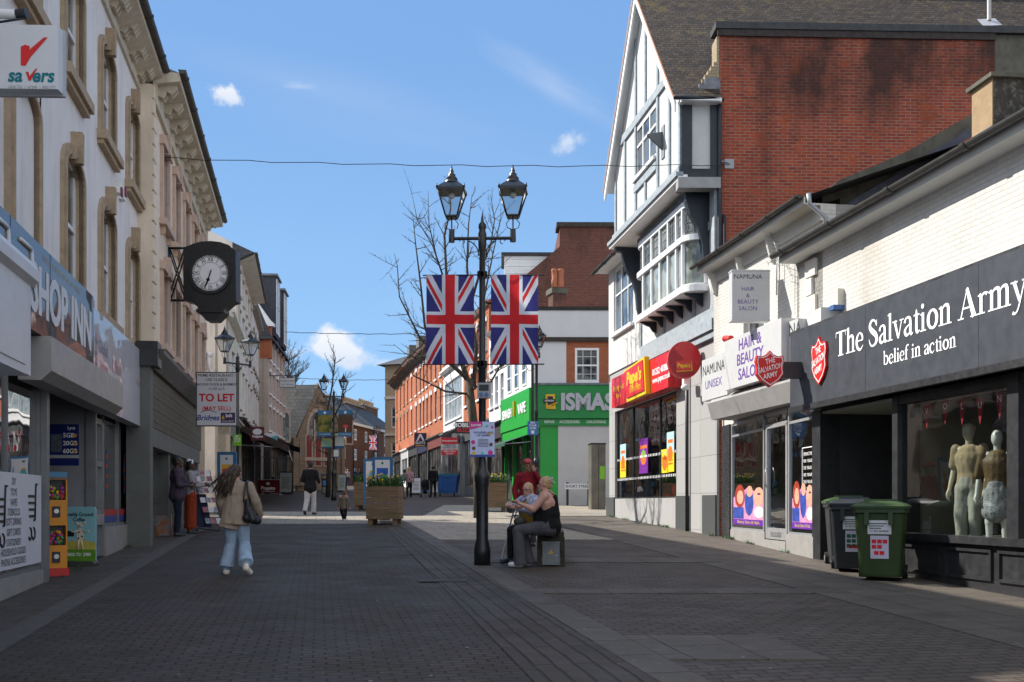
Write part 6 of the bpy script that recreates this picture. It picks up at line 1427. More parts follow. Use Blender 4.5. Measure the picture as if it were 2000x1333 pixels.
# brick terrace
TB = Fr(*at(636, 0, 103)[:2], *( (at(766, 0, 128)-at(636, 0, 103))[:2] )); tl = (at(766, 0, 128)-at(636, 0, 103)).length
zt0 = zg(0, 118)-.3; zev = TB.z(818, 4)
p0 = TB.p(tl/2, 0, 0); t = thing('terraced_houses', 'long brown brick terrace with white sash windows and rows of chimney pots at the bend', 'building', (p0.x, p0.y, zt0))
nb = 7; st = tl/nb; ops = []
hgt = zev-zt0
for i in range(nb):
    for a, c in ((.1, .27), (.4, .58), (.72, .9)): ops.append((st*(i+.5)-.5, st*(i+.5)+.5, zt0+hgt*a, zt0+hgt*c))
b = MB(); wall(b, TB, -1.5, tl, zt0-.5, zev, ops, BRB, 0, .15); b.box(TB, -1.5, tl, -9, -.3, zt0-.5, zev, BRB); b.build('wall', t)
for o_ in ops: window(t, TB, o_[0], o_[1], o_[2], o_[3], -.02, 2, 2, .12, .07)
b = MB(); rh = 3.6; b.quad(TB.p(-1.5, .3, zev), TB.p(tl+.3, .3, zev), TB.p(tl-1, -4.5, zev+rh), TB.p(-1.5, -4.5, zev+rh), SLATE); b.add([TB.p(tl+.3, .3, zev), TB.p(tl+.3, -9, zev), TB.p(tl-1, -4.5, zev+rh)], [(0, 1, 2)], SLATE)
b.quad(TB.p(-1.5, -4.5, zev+rh), TB.p(tl-1, -4.5, zev+rh), TB.p(tl+.3, -9, zev), TB.p(-1.5, -9, zev), SLATE); b.box(TB, -1.5, tl+.2, -.05, .3, zev-.3, zev-.02, WHITE); b.build('roof', t)
for xa, xb, yt in ((636, 652, 782), (674, 708, 786), (706, 735, 790)):
    a, c = TB.u(xa, -3.6), TB.u(xb, -3.6); zt3 = TB.z(yt, a, -3.6); b = MB(); b.box(TB, a, c, -4.6, -3.4, zev+.5, zt3, BRB); b.box(TB, a-.1, c+.1, -4.7, -3.3, zt3-.1, zt3+.1, CHD); c_ = b.build('chimney', t)
    n = max(4, int((xb-xa)/4)); b = MB(); 
    for i in range(n): q = TB.p(a+(c-a)*(i+.5)/n, -4, zt3+.1); b.lathe(q, [(.17, 0), (.15, .55), (.19, .62), (.15, .68)], P('buff pot', (.35, .25, .17), .8, .2), 8)
    b.build('chimney_pots', c_)
for k in (1.9, 9, 17): 
    b = MB(); b.tube([TB.p(k, .1, zev-.3), TB.p(k, .1, zt0)], .06, DARK, 6); b.build('downpipe', t)
# ================= street objects =================
GLL = glass_clear('lantern glass', (.8, .83, .84), 1.2)
def cloth(name, col, tr=.35):
    if name in MT: return MT[name]
    s = NB(name); c = s.mix(s.ramp(s.noise(s.coord(), 2.5, 3), .3, .7, 0, 1), mul(col, .86), mul(col, 1.12)); s.fin(c, .7, s.bump(s.noise(s.coord('Object', (1, 1, .3)), 5, 2), .02), 0, .2)
    tl = s.n('ShaderNodeBsdfTranslucent'); s.l(c, tl.inputs[0]); mx = s.n('ShaderNodeMixShader'); mx.inputs[0].default_value = tr
    s.l(s.b.outputs[0], mx.inputs[1]); s.l(tl.outputs[0], mx.inputs[2]); s.l(mx.outputs[0], s.o.inputs[0]); MT[name] = s.m; return s.m
FR_, FW2, FB_ = cloth('flag red', (.66, .03, .035), .42), cloth('flag white', (.70, .72, .78), .42), cloth('flag blue', (.045, .045, .2), .42)
def flag_mesh(b, F, u0, u1, z0, z1, w=0, th=.006, nx=100, nz=190, wave=1):
    """union flag hung lengthwise, woven on a fine grid so that it can billow"""
    Hh, L_ = u1-u0, z1-z0; k = Hh/30; X0, Y0 = Hh/2, L_/2; im = [b.mi(m) for m in (FB_, FW2, FR_)]
    dl = math.hypot(X0, Y0); base = len(b.v)
    for j in range(nz+1):
        for i in range(nx+1):
            x, z = Hh*i/nx, L_*j/nz
            d = wave*(.016*math.sin(11*x/Hh+2.1*z)+.022*math.sin(5*z+4*x)+.04*math.sin(math.pi*z/L_)*math.sin(2.6*x/Hh+.6))
            b.v.append(F.p(u0+x, w+d, z0+z))
    for j in range(nz):
        for i in range(nx):
            x, y = Hh*(i+.5)/nx-X0, L_*(j+.5)/nz-Y0; c = 0
            dx, dy = (X0 if x > 0 else -X0)/dl, (Y0 if y > 0 else -Y0)/dl; s_ = (dx*y-dy*x)/k
            if abs(s_) < 3: c = 1
            if 0 < s_ < 2: c = 2
            if abs(x) < 5*k or abs(y) < 5*k: c = 1
            if abs(x) < 3*k or abs(y) < 3*k: c = 2
            q = base+j*(nx+1)+i; b.f.append((q, q+1, q+nx+2, q+nx+1)); b.fm.append(im[c]); b.sm.append(True)
def lamp_post(loc, label, rz=0):
    t = thing('street_lamp', label, 'street lamp', loc, 'twin lantern street lamps along the street'); o = Vector(loc); F = Fr(o.x, o.y, math.cos(rz), math.sin(rz), o.z)
    b = MB(); b.lathe(o, [(.135, 0), (.135, .28), (.12, .33), (.12, .36), (.098, .42), (.1, 1.2), (.112, 1.28), (.13, 1.42), (.13, 1.48), (.1, 1.53), (.075, 1.6), (.06, 1.75), (.058, 3.2), (.07, 3.22), (.07, 3.3), (.054, 3.34), (.05, 5.1), (.065, 5.13), (.07, 5.4), (.05, 5.46), (.065, 5.5), (.06, 5.56), (.025, 5.6), (.02, 5.66), (.004, 5.74)], BLACK, 16); b.build('column', t)
    b = MB(); b.cyl(F.p(-.5, 0, 5.33), F.p(.5, 0, 5.33), .028, .028, BLACK, 8)
    for s_ in (-1, 1):
        b.cyl(F.p(.5*s_, 0, 5.27), F.p(.5*s_, 0, 5.47), .05, .045, BLACK, 10)
        b.tube([F.p(s_*(.06+.2*(1-math.cos(a))/1.0), 0, 5.05+.24*math.sin(a)) for a in [i*.2 for i in range(8)]], .01, BLACK, 5)
        b.tube([F.p(s_*(.33+.04*math.cos(a)), 0, 5.28+.04*math.sin(a)) for a in [i*.6 for i in range(9)]], .008, BLACK, 5)
    b.build('crossbar', t)
    for s_ in (-1, 1):
        c = F.p(.5*s_, 0, 0); ra = F.ang()+math.pi/4
        b = MB()
        for q in (-1, 1): b.tube([F.p(.5*s_+q*x, 0, z) for x, z in ((.0, 5.47), (.09, 5.5), (.11, 5.57), (.06, 5.63), (.1, 5.68))], .008, BLACK, 5)
        b.cyl(F.p(.5*s_, 0, 5.45), F.p(.5*s_, 0, 5.68), .012, .012, BLACK, 6)
        b.lathe(c, [(.13, 5.66), (.14, 5.68), (.13, 5.7)], BLACK, 4, False, ra)
        for j in range(4):
            a = ra+j*math.pi/2; d = Vector((math.cos(a), math.sin(a), 0)); b.tube([c+d*.135+Vector((0, 0, 5.69)), c+d*.3+Vector((0, 0, 6.09))], .012, BLACK, 5)
            b.lathe(c+d*.31+Vector((0, 0, 6.1)), [(.022, 0), (.005, .07)], BLACK, 5)
        b.lathe(c, [(.32, 6.08), (.32, 6.12), (.2, 6.2), (.13, 6.24)], BLACK, 4, False, ra)
        b.lathe(c, [(.13, 6.22), (.12, 6.25), (.09, 6.29), (.1, 6.3), (.06, 6.35), (.065, 6.37), (.03, 6.4), (.035, 6.43), (.02, 6.46), (.003, 6.53)], BLACK, 12); l_ = b.build('lantern', t)
        g = MB(); g.lathe(c, [(.125, 5.7), (.295, 6.08)], GLL, 4, False, ra, cap=False); g.build('lantern_glass', l_)
        g = MB(); g.lathe(c, [(.02, 5.98), (.05, 6.0), (.05, 6.05), (.02, 6.07)], WHITE, 10); g.build('bulb', l_)
    return t
pL = gnd(942, 1105)
lamp1 = lamp_post(pL, 'near black twin lantern lamp post carrying the two large union flags', math.radians(-2))
def dup(o, loc, label, rz=0):
    c = copytree(o); c.location = loc; c['label'] = label; c.rotation_euler[2] = rz; return c
dup(lamp1, (-.268*34, 34, zg(0, 34)-.25), 'twin lantern lamp post rising above the white TO LET board', math.radians(52))
dup(lamp1, (*at(652, 0, 52)[:2], zg(0, 52)-.05), 'twin lantern lamp post with the blue bordered woodland banners', math.radians(3))
dup(lamp1, (*at(586, 0, 92)[:2], zg(0, 92)-.8), 'small distant lamp post beside the church with a union flag', math.radians(80))
dup(lamp1, (*at(737, 0, 98)[:2], zg(0, 98)-.6), 'small distant lamp post before the brick terrace with a union flag', math.radians(85))
dup(lamp1, (*at(1048, 0, 37)[:2], zg(0, 37)+.4), 'lamp post half hidden behind the right hand union flag', math.radians(80))
# flags on the near lamp
FL = Fr(pL.x, pL.y-.02, math.cos(-.035), math.sin(-.035), 0)
for s_, (xa, xb), nm in ((-1, (833, 926), 'left hand large union flag banner hanging from the near lamp post'), (1, (959, 1051), 'right hand large union flag banner hanging from the near lamp post')):
    a, c = FL.u(xa), FL.u(xb); z0, z1 = FL.z(712, a), FL.z(538, a)
    t = thing('flag_banner', nm, 'flag', FL.p((a+c)/2, 0, z0), 'large union flags on the near lamp post')
    b = MB(); flag_mesh(b, FL, a, c, z0, z1); b.build('flag', t)
    b = MB()
    for z in (z0, z1): b.cyl(FL.p(0, -.01, z), FL.p(c+.1 if s_ > 0 else a-.06, -.01, z), .011, .011, BLACK, 8); b.cyl(FL.p(0, 0, z-.05), FL.p(0, 0, z+.05), .085, .085, BLACK, 12)
    b.build('arms', t)
# small far flags
for xa, xb, ya, yb, Y, nm in ((583, 599, 846, 875, 91, 'small union flag on the distant lamp post by the church'), (721, 736, 851, 879, 97, 'small union flag on the distant lamp post by the terrace')):
    a, c, z0, z1 = pxbox(Y, xa, xb, ya, yb); F = Fr(0, Y, 1, 0); t = thing('flag_banner', nm, 'flag', (a, Y, z0), 'small distant union flags'); b = MB(); flag_mesh(b, F, a, c, z0, z1, 0, nx=34, nz=60, wave=.3); b.build('flag', t)
# banners on the third lamp
Yb = 51.8; FBn = Fr(0, Yb, 1, .0); BNB = P('banner blue', (.03, .13, .27), .6, .05); BNW = P('banner white', (.6, .6, .6), .6, .05)
def pic(name, cols, sc_):
    if name in MT: return MT[name]
    s = NB(name); f = s.noise(s.coord(), sc_, 4, .6); r = s.n('ShaderNodeValToRGB'); s.l(f, r.inputs[0]); e = r.color_ramp.elements
    e[0].position = .3; e[0].color = (*cols[0], 1); e[1].position = .7; e[1].color = (*cols[-1], 1)
    for i, c in enumerate(cols[1:-1]): q = e.new(.3+.4*(i+1)/(len(cols)-1)); q.color = (*c, 1)
    MT[name] = s.fin(r.outputs[0], .6); return s.m
WOOD1 = pic('autumn wood picture', [(.02, .03, .01), (.05, .07, .015), (.25, .2, .03), (.04, .03, .01)], 2.5); WOOD2 = pic('red wood picture', [(.015, .015, .01), (.1, .03, .015), (.05, .04, .02), (.16, .05, .03)], 2.5)
MAPP = pic('map picture', [(.5, .55, .6), (.5, .55, .1), (.2, .45, .5), (.6, .6, .6)], 3)
for xa, xb, ya, yb, m, nm in ((621, 648, 802, 853, WOOD1, 'blue edged banner with a green autumn wood, left of the third lamp'), (661, 688, 801, 853, WOOD2, 'blue edged banner with red toadstool in a dark wood, right of the third lamp'), (624, 643, 854, 875, MAPP, 'low white and blue map banner under the autumn wood banner'), (648, 668, 845, 875, BNW, 'low pale banner half hidden behind the third lamp')):
    a, c, z0, z1 = pxbox(Yb, xa, xb, ya, yb); t = thing('lamp_banner', nm, 'banner', (a, Yb, z0)); w_ = -.0 if yb < 860 else -.6
    b = MB(); h = z1-z0; b.box(FBn, a, c, w_-.02, w_, z0, z1, m); b.box(FBn, a, c, w_, w_+.004, z0, z0+h*.16, BNB)
    if yb < 860: b.box(FBn, a, c, w_, w_+.004, z1-h*.17, z1, BNB); b.disc(FBn, (a+c)/2, w_+.004, w_+.008, z1-h*.09, .07, BNW, 10); b.text(FBn, 'RUSHMOOR', (a+c)/2, w_+.006, z0+h*.08, .1, BNW)
    if m is WOOD2: k = FBn.u(675); b.disc(FBn, k, w_+.002, w_+.008, z0+h*.38, .13, P('toadstool red', (.5, .05, .04), .5, .1), 14, .09); b.box(FBn, k-.025, k+.025, w_+.002, w_+.007, z0+h*.17, z0+h*.36, BNW)
    b.build('sheet', t)
    b = MB(); 
    for z in (z0, z1): b.cyl(FBn.p(a, w_-.01, z), FBn.p(FBn.u(652), w_-.01, z), .015, .015, BLACK, 6)
    b.build('arms', t)
Y = 51.6; a, c, z0, z1 = pxbox(Y, 651, 662, 878, 894); t = thing('notice', 'small blue and white notice fixed to the third lamp post', 'sign', (a, Y, z0)); b = MB(); F = Fr(0, Y, 1, 0); b.box(F, a, c, -.01, 0, z0, z1, BNB); b.box(F, a+.02, c-.02, 0, .003, z0+.05, z1-.03, BNW); b.build('plate', t)
# poster + meter box on the near lamp
FPn = Fr(pL.x, pL.y-.13, 1, -.02, 0); a, c = FPn.u(918), FPn.u(966); z0, z1 = FPn.z(893, a), FPn.z(824, a)
t = thing('poster', 'lilac Easter wonderland of games poster strapped to the near lamp post', 'poster', FPn.p(a, 0, z0))
b = MB(); LIL = P('poster lilac', (.5, .55, .78), .5, .12, 9); b.box(FPn, a, c, -.01, 0, z0, z1, LIL); b.box(FPn, a, c, 0, .002, z0, z0+.04, P('poster royal blue', (.04, .08, .35), .5, .05)); h = z1-z0
MAG = P('poster magenta', (.55, .03, .25), .5, .05); b.prism(FPn, [(a, z1-.13), (a+.2, z1-.08), (a+.2, z1), (a, z1)], 0, .002, MAG); b.text(FPn, 'EASTER', a+.1, .004, z1-.06, .05, TXTW, bold=.02)
b.text(FPn, 'WONDERLAND\nOF GAMES', (a+c)/2+.02, .004, z1-.2, .045, P('poster navy text', (.03, .06, .2), .5, .05), bold=.02)
for i in range(6): b.box(FPn, (a+c)/2-.07, (a+c)/2+.1, 0, .002, z0+.17+i*.022, z0+.178+i*.022, TXTK)
for i, (x_, z_, r_) in enumerate(((.05, .24, .035), (.06, .14, .03), (.06, .06, .03), (.2, .06, .025), (.33, .07, .04), (.34, .2, .03), (.31, .38, .03), (.27, .5, .025), (.36, .48, .02))):
    b.disc(FPn, a+x_, 0, .003, z0+z_, r_, [MAG, P('poster choc', (.12, .04, .03), .5, .1), YEL, P('poster mint', (.1, .5, .4), .5, .1)][i % 4], 12)
b.build('sheet', t)
a, c = FPn.u(932), FPn.u(958); z0, z1 = FPn.z(778, a), FPn.z(748, a); t = thing('control_box', 'small grey electrical box with two blue sockets on the near lamp post', 'electrical box', FPn.p(a, 0, z0))
b = MB(); b.box(FPn, a, c, -.1, 0, z0, z1, GREY); b.box(FPn, a+.03, c-.03, 0, .01, z0+.12, z1-.03, DARK)
for q in (.3, .7): b.disc(FPn, a+(c-a)*q, 0, .03, z0+.06, .032, P('socket blue', (.08, .15, .35), .5, .1), 14)
b.build('box', t)
# ---------------- wall clock ----------------
Yk = 24.6; FK = Fr(0, Yk, 1, -.0)
k = lambda x, y: (FK.u(x), FK.z(y, FK.u(x)))
cx_, cz_ = k(411, 534); hw_ = k(461, 0)[0]-cx_
t = thing('wall_clock', 'large black double sided clock with roman numeral dial on a braced wall bracket', 'clock', FK.p(cx_, 0, cz_))
out_ = [k(x, y) for x, y in ((460, 490), (461, 588), (452, 590), (440, 600), (436, 606), (436, 612), (422, 626), (402, 626), (390, 612), (386, 606), (386, 600), (376, 591), (358, 586), (358, 484), (366, 481), (378, 476), (394, 472), (411, 471), (430, 473), (447, 479), (452, 484))]
b = MB(); b.prism(FK, out_[::-1], -.42, 0, DARK); b.box(FK, k(384, 0)[0], k(438, 0)[0], -.46, .04, k(0, 611)[1], k(0, 604)[1], DARK); b.build('case', t)
rr = k(446.5, 0)[0]-cx_
b = MB(); n = 48
for r0, r1, w_ in ((rr, rr+.07, .05),):
    vs = []; 
    for i in range(n): a = 2*math.pi*i/n; vs += [FK.p(cx_+r0*math.cos(a), .0, cz_+r0*math.sin(a)), FK.p(cx_+r0*math.cos(a), w_, cz_+r0*math.sin(a)), FK.p(cx_+r1*math.cos(a), w_, cz_+r1*math.sin(a)), FK.p(cx_+r1*math.cos(a), 0, cz_+r1*math.sin(a))]
    b.add(vs, [(4*i+j, 4*((i+1) % n)+j, 4*((i+1) % n)+j+1, 4*i+j+1) for i in range(n) for j in range(3)], DARK, False)
b.build('bezel', t)
b = MB(); b.disc(FK, cx_, .001, .008, cz_, rr, P('clock dial', (.74, .75, .78), .35, .04), 48)
for i in range(60):
    a = 2*math.pi*i/60; r0 = rr*.93; dx, dz = math.sin(a), math.cos(a); tx, tz = dz, -dx; w_ = .008 if i % 5 else .016
    b.add([FK.p(cx_+dx*q+tx*e, .0095, cz_+dz*q+tz*e) for q, e in ((r0, -w_), (r0, w_), (r0+.035, w_), (r0+.035, -w_))], [(3, 2, 1, 0)], TXTK)
for i in range(60):
    a = 2*math.pi*i/60; c2 = 2*math.pi*(i+1)/60
    for q in (rr*.58, rr*.9): b.add([FK.p(cx_+q*math.sin(a), .0095, cz_+q*math.cos(a)), FK.p(cx_+q*math.sin(c2), .0095, cz_+q*math.cos(c2)), FK.p(cx_+(q+.008)*math.sin(c2), .0095, cz_+(q+.008)*math.cos(c2)), FK.p(cx_+(q+.008)*math.sin(a), .0095, cz_+(q+.008)*math.cos(a))], [(0, 1, 2, 3)], TXTK)
for i, s_ in enumerate(('XII', 'I', 'II', 'III', 'IIII', 'V', 'VI', 'VII', 'VIII', 'IX', 'X', 'XI')):
    a = 2*math.pi*i/12; vs, fs = text_mesh(s_, .01, 0, 'CENTER'); M = FK.mat(cx_, .0095, cz_) @ Matrix.Rotation(-a, 4, 'Z') @ Matrix.Translation((0, rr*.75, 0)); b.add([M @ Vector((v.x*.115, v.y*.15, 0)) for v in vs], fs, TXTK)
b.build('dial', t)
def hand(ang, L_, w_, tail=.08):
    b = MB(); M = FK.mat(cx_, .02, cz_) @ Matrix.Rotation(-math.radians(ang), 4, 'Z')
    pts = [(-.012, -tail), (.012, -tail), (.012, L_*.45), (w_, L_*.62), (.01, L_*.78), (.004, L_), (-.004, L_), (-.01, L_*.78), (-w_, L_*.62), (-.012, L_*.45)]
    n = len(pts); b.add([M @ Vector((x, y, 0)) for x, y in pts]+[M @ Vector((x, y, .008)) for x, y in pts], [tuple(range(n-1, -1, -1)), tuple(range(n, 2*n))]+[(i, (i+1) % n, n+(i+1) % n, n+i) for i in range(n)], TXTK); return b
hand(198, rr*.62, .05).build('hour_hand', t); hand(199, rr*.92, .02).build('minute_hand', t)
b = MB(); wx_ = k(325, 0)[0]; b.box(FK, wx_-.1, wx_, -.35, -.05, k(0, 587)[1], k(0, 479)[1], DARK)
for za, zb in ((481, 481), (584, 584)): b.tube([FK.p(wx_, -.2, k(0, za)[1]), FK.p(k(360, 0)[0], -.2, k(0, zb)[1])], .03, BLACK, 6)
for w_ in (-.3, -.12):
    b.tube([FK.p(wx_, w_, k(0, 482)[1]), FK.p(k(358, 0)[0], w_, k(0, 582)[1])], .02, BLACK, 6); b.tube([FK.p(wx_, w_, k(0, 582)[1]), FK.p(k(358, 0)[0], w_, k(0, 482)[1])], .02, BLACK, 6)
b.box(FK, wx_-1.0, wx_-.05, -.25, -.15, k(0, 500)[1]-.05, k(0, 500)[1]+.05, DARK); b.box(FK, wx_-1.0, wx_-.05, -.25, -.15, k(0, 570)[1]-.05, k(0, 570)[1]+.05, DARK)
b.build('bracket', t)
# ---------------- signs helper ----------------
def flat_sign(name, label, Y, x0, x1, y0, y1, base, lines, cat='sign', th=.08, border=None, arm=None, extra=None, tilt=0.02):
    a, c, z0, z1 = pxbox(Y, x0, x1, y0, y1); F = Fr(0, Y, 1, tilt); F.o = Vector((0, Y-tilt*(a+c)/2, 0)); t = thing(name, label, cat, (a, Y, z0)); b = MB()
    b.box(F, a, c, -th, 0, z0, z1, border or base)
    if border: b.box(F, a+.025, c-.025, 0, .004, z0+.025, z1-.025, base)
    for s_, fx, fz, size, m, *o in lines: b.text(F, s_, a+(c-a)*fx, .006, z0+(z1-z0)*fz, size, m, bold=o[0] if o else 0, sx=o[1] if len(o) > 1 else 1)
    if extra: extra(b, F, a, c, z0, z1)
    b.build('board', t)
    if arm: b = MB(); b.cyl(F.p(a+(c-a)*arm[0], -th/2, z0+(z1-z0)*arm[1]), F.p(a+(c-a)*arm[2], -th/2, z0+(z1-z0)*arm[3]), .025, .025, BLACK, 6); b.build('arm', t)
    return t
NAVY = P('sign navy', (.02, .025, .1), .4, .05); SW = P('sign white', (.62, .62, .66), .45, .03, 3)
RT = P('red sign letters', (.6, .015, .03), .4, .05)
def letx(b, F, a, c, z0, z1):
    w_ = c-a; b.box(F, a+w_*.6, a+w_*.95, .004, .007, z0+.09, z0+.36, P('plum logo', (.06, .03, .10), .5, .05)); b.text(F, 'bdt', a+w_*.8, .009, z0+.28, .13, TXTW, bold=.02); b.prism(F, [(a+w_*.62, z0+.19), (a+w_*.7, z0+.19), (a+w_*.66, z0+.3)], .007, .009, YEL); b.text(F, '01256 840777', a+w_*.78, .009, z0+.13, .055, TXTW)
    b.text(F, 'Bridges', a+w_*.3, .009, z0+.22, .2, P('royal blue letters', (.03, .05, .25), .4, .05), bold=.02, shear=.2); b.tube([F.p(a+w_*(.1+.4*i/8), .008, z0+.36+.06*math.sin(i/8*math.pi)) for i in range(9)], .008, MT['plum logo'], 4)
flat_sign('to_let_board', 'white TO LET board with red capitals on the corner of the olive restaurant front', 27.0, 383, 463, 727, 833, SW,
    [('PRIME RESTAURANT /', .5, .935, .102, TXTK, .01), ('USE CLASS E', .5, .855, .102, TXTK, .01), ('GROUND FLOOR & BASEMENT', .5, .77, .094, TXTK, .01, .85), ('4,130 sq ft', .5, .69, .1, TXTK), ('TO LET', .5, .52, .28, RT, .03), ('(MAY SELL)', .5, .325, .155, RT, .02)], border=DARK, extra=letx, th=.1)
def slots(b, F, a, c, z0, z1):
    m_ = (a+c)/2; h = z1-z0; b.prism(F, [(m_-.33*(c-a), z0+h*.42), (m_-.2*(c-a), z0+h*.42), (m_, z0+h*.75), (m_+.2*(c-a), z0+h*.42), (m_+.33*(c-a), z0+h*.42), (m_+.08*(c-a), z0+h*.92), (m_-.08*(c-a), z0+h*.92)], .004, .01, TXTW); b.box(F, a+.1, c-.1, .004, .01, z0+h*.05, z0+h*.12, YEL)
flat_sign('projecting_sign', 'navy projecting sign with a white letter A over the word SLOTS', 78, 809, 833, 846, 873, NAVY, [('SLOTS', .5, .28, .27, TXTW, .03)], 'shop sign', .2, extra=slots)
flat_sign('projecting_sign', 'red and white KITCHENWARE and key cutting sign on the shady row', 57, 862, 894, 855, 889, SW, [('TOBACCO', .5, .55, .14, TXTK, .02), ('PHONES & VAPES', .5, .44, .1, TXTK, .02), ('KEY CUTTING', .5, .32, .12, RT, .02), ('OPEN 7 DAYS', .5, .2, .11, TXTW, .02), ('TILL LATE', .5, .08, .1, TXTW, .02), ('KITCHENWARE', .5, .8, .12, TXTW, .02)], 'shop sign', .15,
    extra=lambda b, F, a, c, z0, z1: (b.box(F, a, c, .001, .004, z0+(z1-z0)*.62, z1, RT), b.box(F, a, c, .001, .004, z0, z0+(z1-z0)*.27, RT)))
flat_sign('projecting_sign', 'black and red MOBILE BUZZ sign on the row behind the bare tree', 55, 889, 918, 824, 847, DARK, [('MOBILE', .5, .7, .3, TXTW, .03), ('BUZZ', .6, .28, .3, RT, .03)], 'shop sign', .15)
flat_sign('projecting_sign', 'maroon Poppins sign with a white oval hanging over the cafe awning', 44, 490, 515, 834, 861, P('maroon sign', (.09, .012, .02), .5, .1), [('Poppins', .52, .3, .14, TXTW, .02)], 'shop sign', .12, extra=lambda b, F, a, c, z0, z1: b.disc(F, (a+c)/2, 0, .006, z0+.38, .2, SW, 20, .13))
flat_sign('projecting_sign', 'small teal and white sign right of the maroon cafe sign', 49, 516, 541, 847, 863, P('teal sign', (.08, .35, .36), .5, .1), [], 'shop sign', .1, extra=lambda b, F, a, c, z0, z1: b.prism(F, [(a, z0+.1), (c, z0+.3), (c, z1), (a, z1)], 0, .006, SW))
flat_sign('projecting_sign', 'small green sign with a yellow emblem near the church', 60, 551, 565, 868, 880, P('green sign', (.01, .1, .05), .5, .1), [], 'shop sign', .1, extra=lambda b, F, a, c, z0, z1: b.disc(F, (a+c)/2, 0, .006, (z0+z1)/2, .1, YEL, 10))
flat_sign('hanging_sign', 'grey cafe sign hanging from a thin iron bar high on the left row', 58, 545, 577, 738, 757, P('grey sign', (.5, .5, .53), .5, .05), [('Cafe MACCHIATO', .5, .65, .14, TXTK), ('Cafe - Restaurant', .5, .3, .1, TXTK)], 'shop sign', .05, arm=(-.6, 1.2, 1.05, 1.2), border=DARK)
flat_sign('bin_your_gum_sign', 'blue BIN YOUR GUM sign on the post by the green corner shop', 30, 1030, 1051, 823, 850, P('bin sign blue', (.05, .2, .5), .5, .05), [('BIN\nYOUR\nGUM', .5, .68, .08, TXTW, .02)], 'sign', .02, extra=lambda b, F, a, c, z0, z1: b.prism(F, [((a+c)/2-.04, z0+.04), ((a+c)/2+.04, z0+.04), ((a+c)/2+.05, z0+.13), ((a+c)/2-.05, z0+.13)], 0, .004, TXTW))
b = MB(); p = Vector((*at(1040, 0, 30.1)[:2], zg(0, 30))); t = thing('sign_post', 'slim dark post holding the blue gum sign behind the seated women', 'post', p); b.cyl(p, p+Vector((0, 0, 5.1)), .045, .04, BLACK, 10); b.build('post', t)
flat_sign('gum_sign', 'small green gum notice under the twin lamp by the TO LET board', 33.6, 455, 471, 849, 871, P('lime sign', (.2, .5, .03), .5, .05), [('BIN\nYOUR\nGUM', .5, .6, .08, TXTW, .02)], 'sign', .02)
# street name sign
p = gnd(1130, 983); Y = 44.3; a, c, z0, z1 = pxbox(Y, 1103, 1155, 945, 956); F = Fr(0, Y, 1, 0); t = thing('street_name_sign', 'low white street name plate reading SHORT STREET on black posts', 'sign', (a, Y, zg(0, Y)))
b = MB(); b.box(F, a, c, 0, .02, z0, z1, SW); b.text(F, 'SHORT STREET', (a+c)/2, .022, (z0+z1)/2, .16, TXTK, bold=.01); b.build('plate', t)
for q in (a+.12, c-.12): b = MB(); b.box(F, q-.05, q+.05, -.12, 0, zg(0, Y)-.1, z1+.06, DARK); b.build('post', t)
# metal kiosk column and green sticker
Y = 40; a, c, z0, z1 = pxbox(Y, 1156, 1184, 868, 998); F = Fr(0, Y, 1, .1); F.o = Vector((0, Y-.1*a, 0)); t = thing('utility_kiosk', 'tall brushed metal utility kiosk with a lime sticker at the corner of the side street', 'kiosk', (a, Y, zg(0, Y)))
b = MB(); b.box(F, a, c, -.7, 0, zg(0, Y)-.1, z1, P('stained steel', (.18, .165, .14), .45, .25, 2, metal=.6)); b.box(F, a-.02, c+.02, -.72, .02, z1, z1+.05, DARK); b.box(F, a+.27, a+.29, 0, .004, zg(0, Y), z1, DARK); b.box(F, a+.33, c-.03, 0, .006, F.z(936, a), F.z(911, a), MT['lime sign']); b.build('cabinet', t)
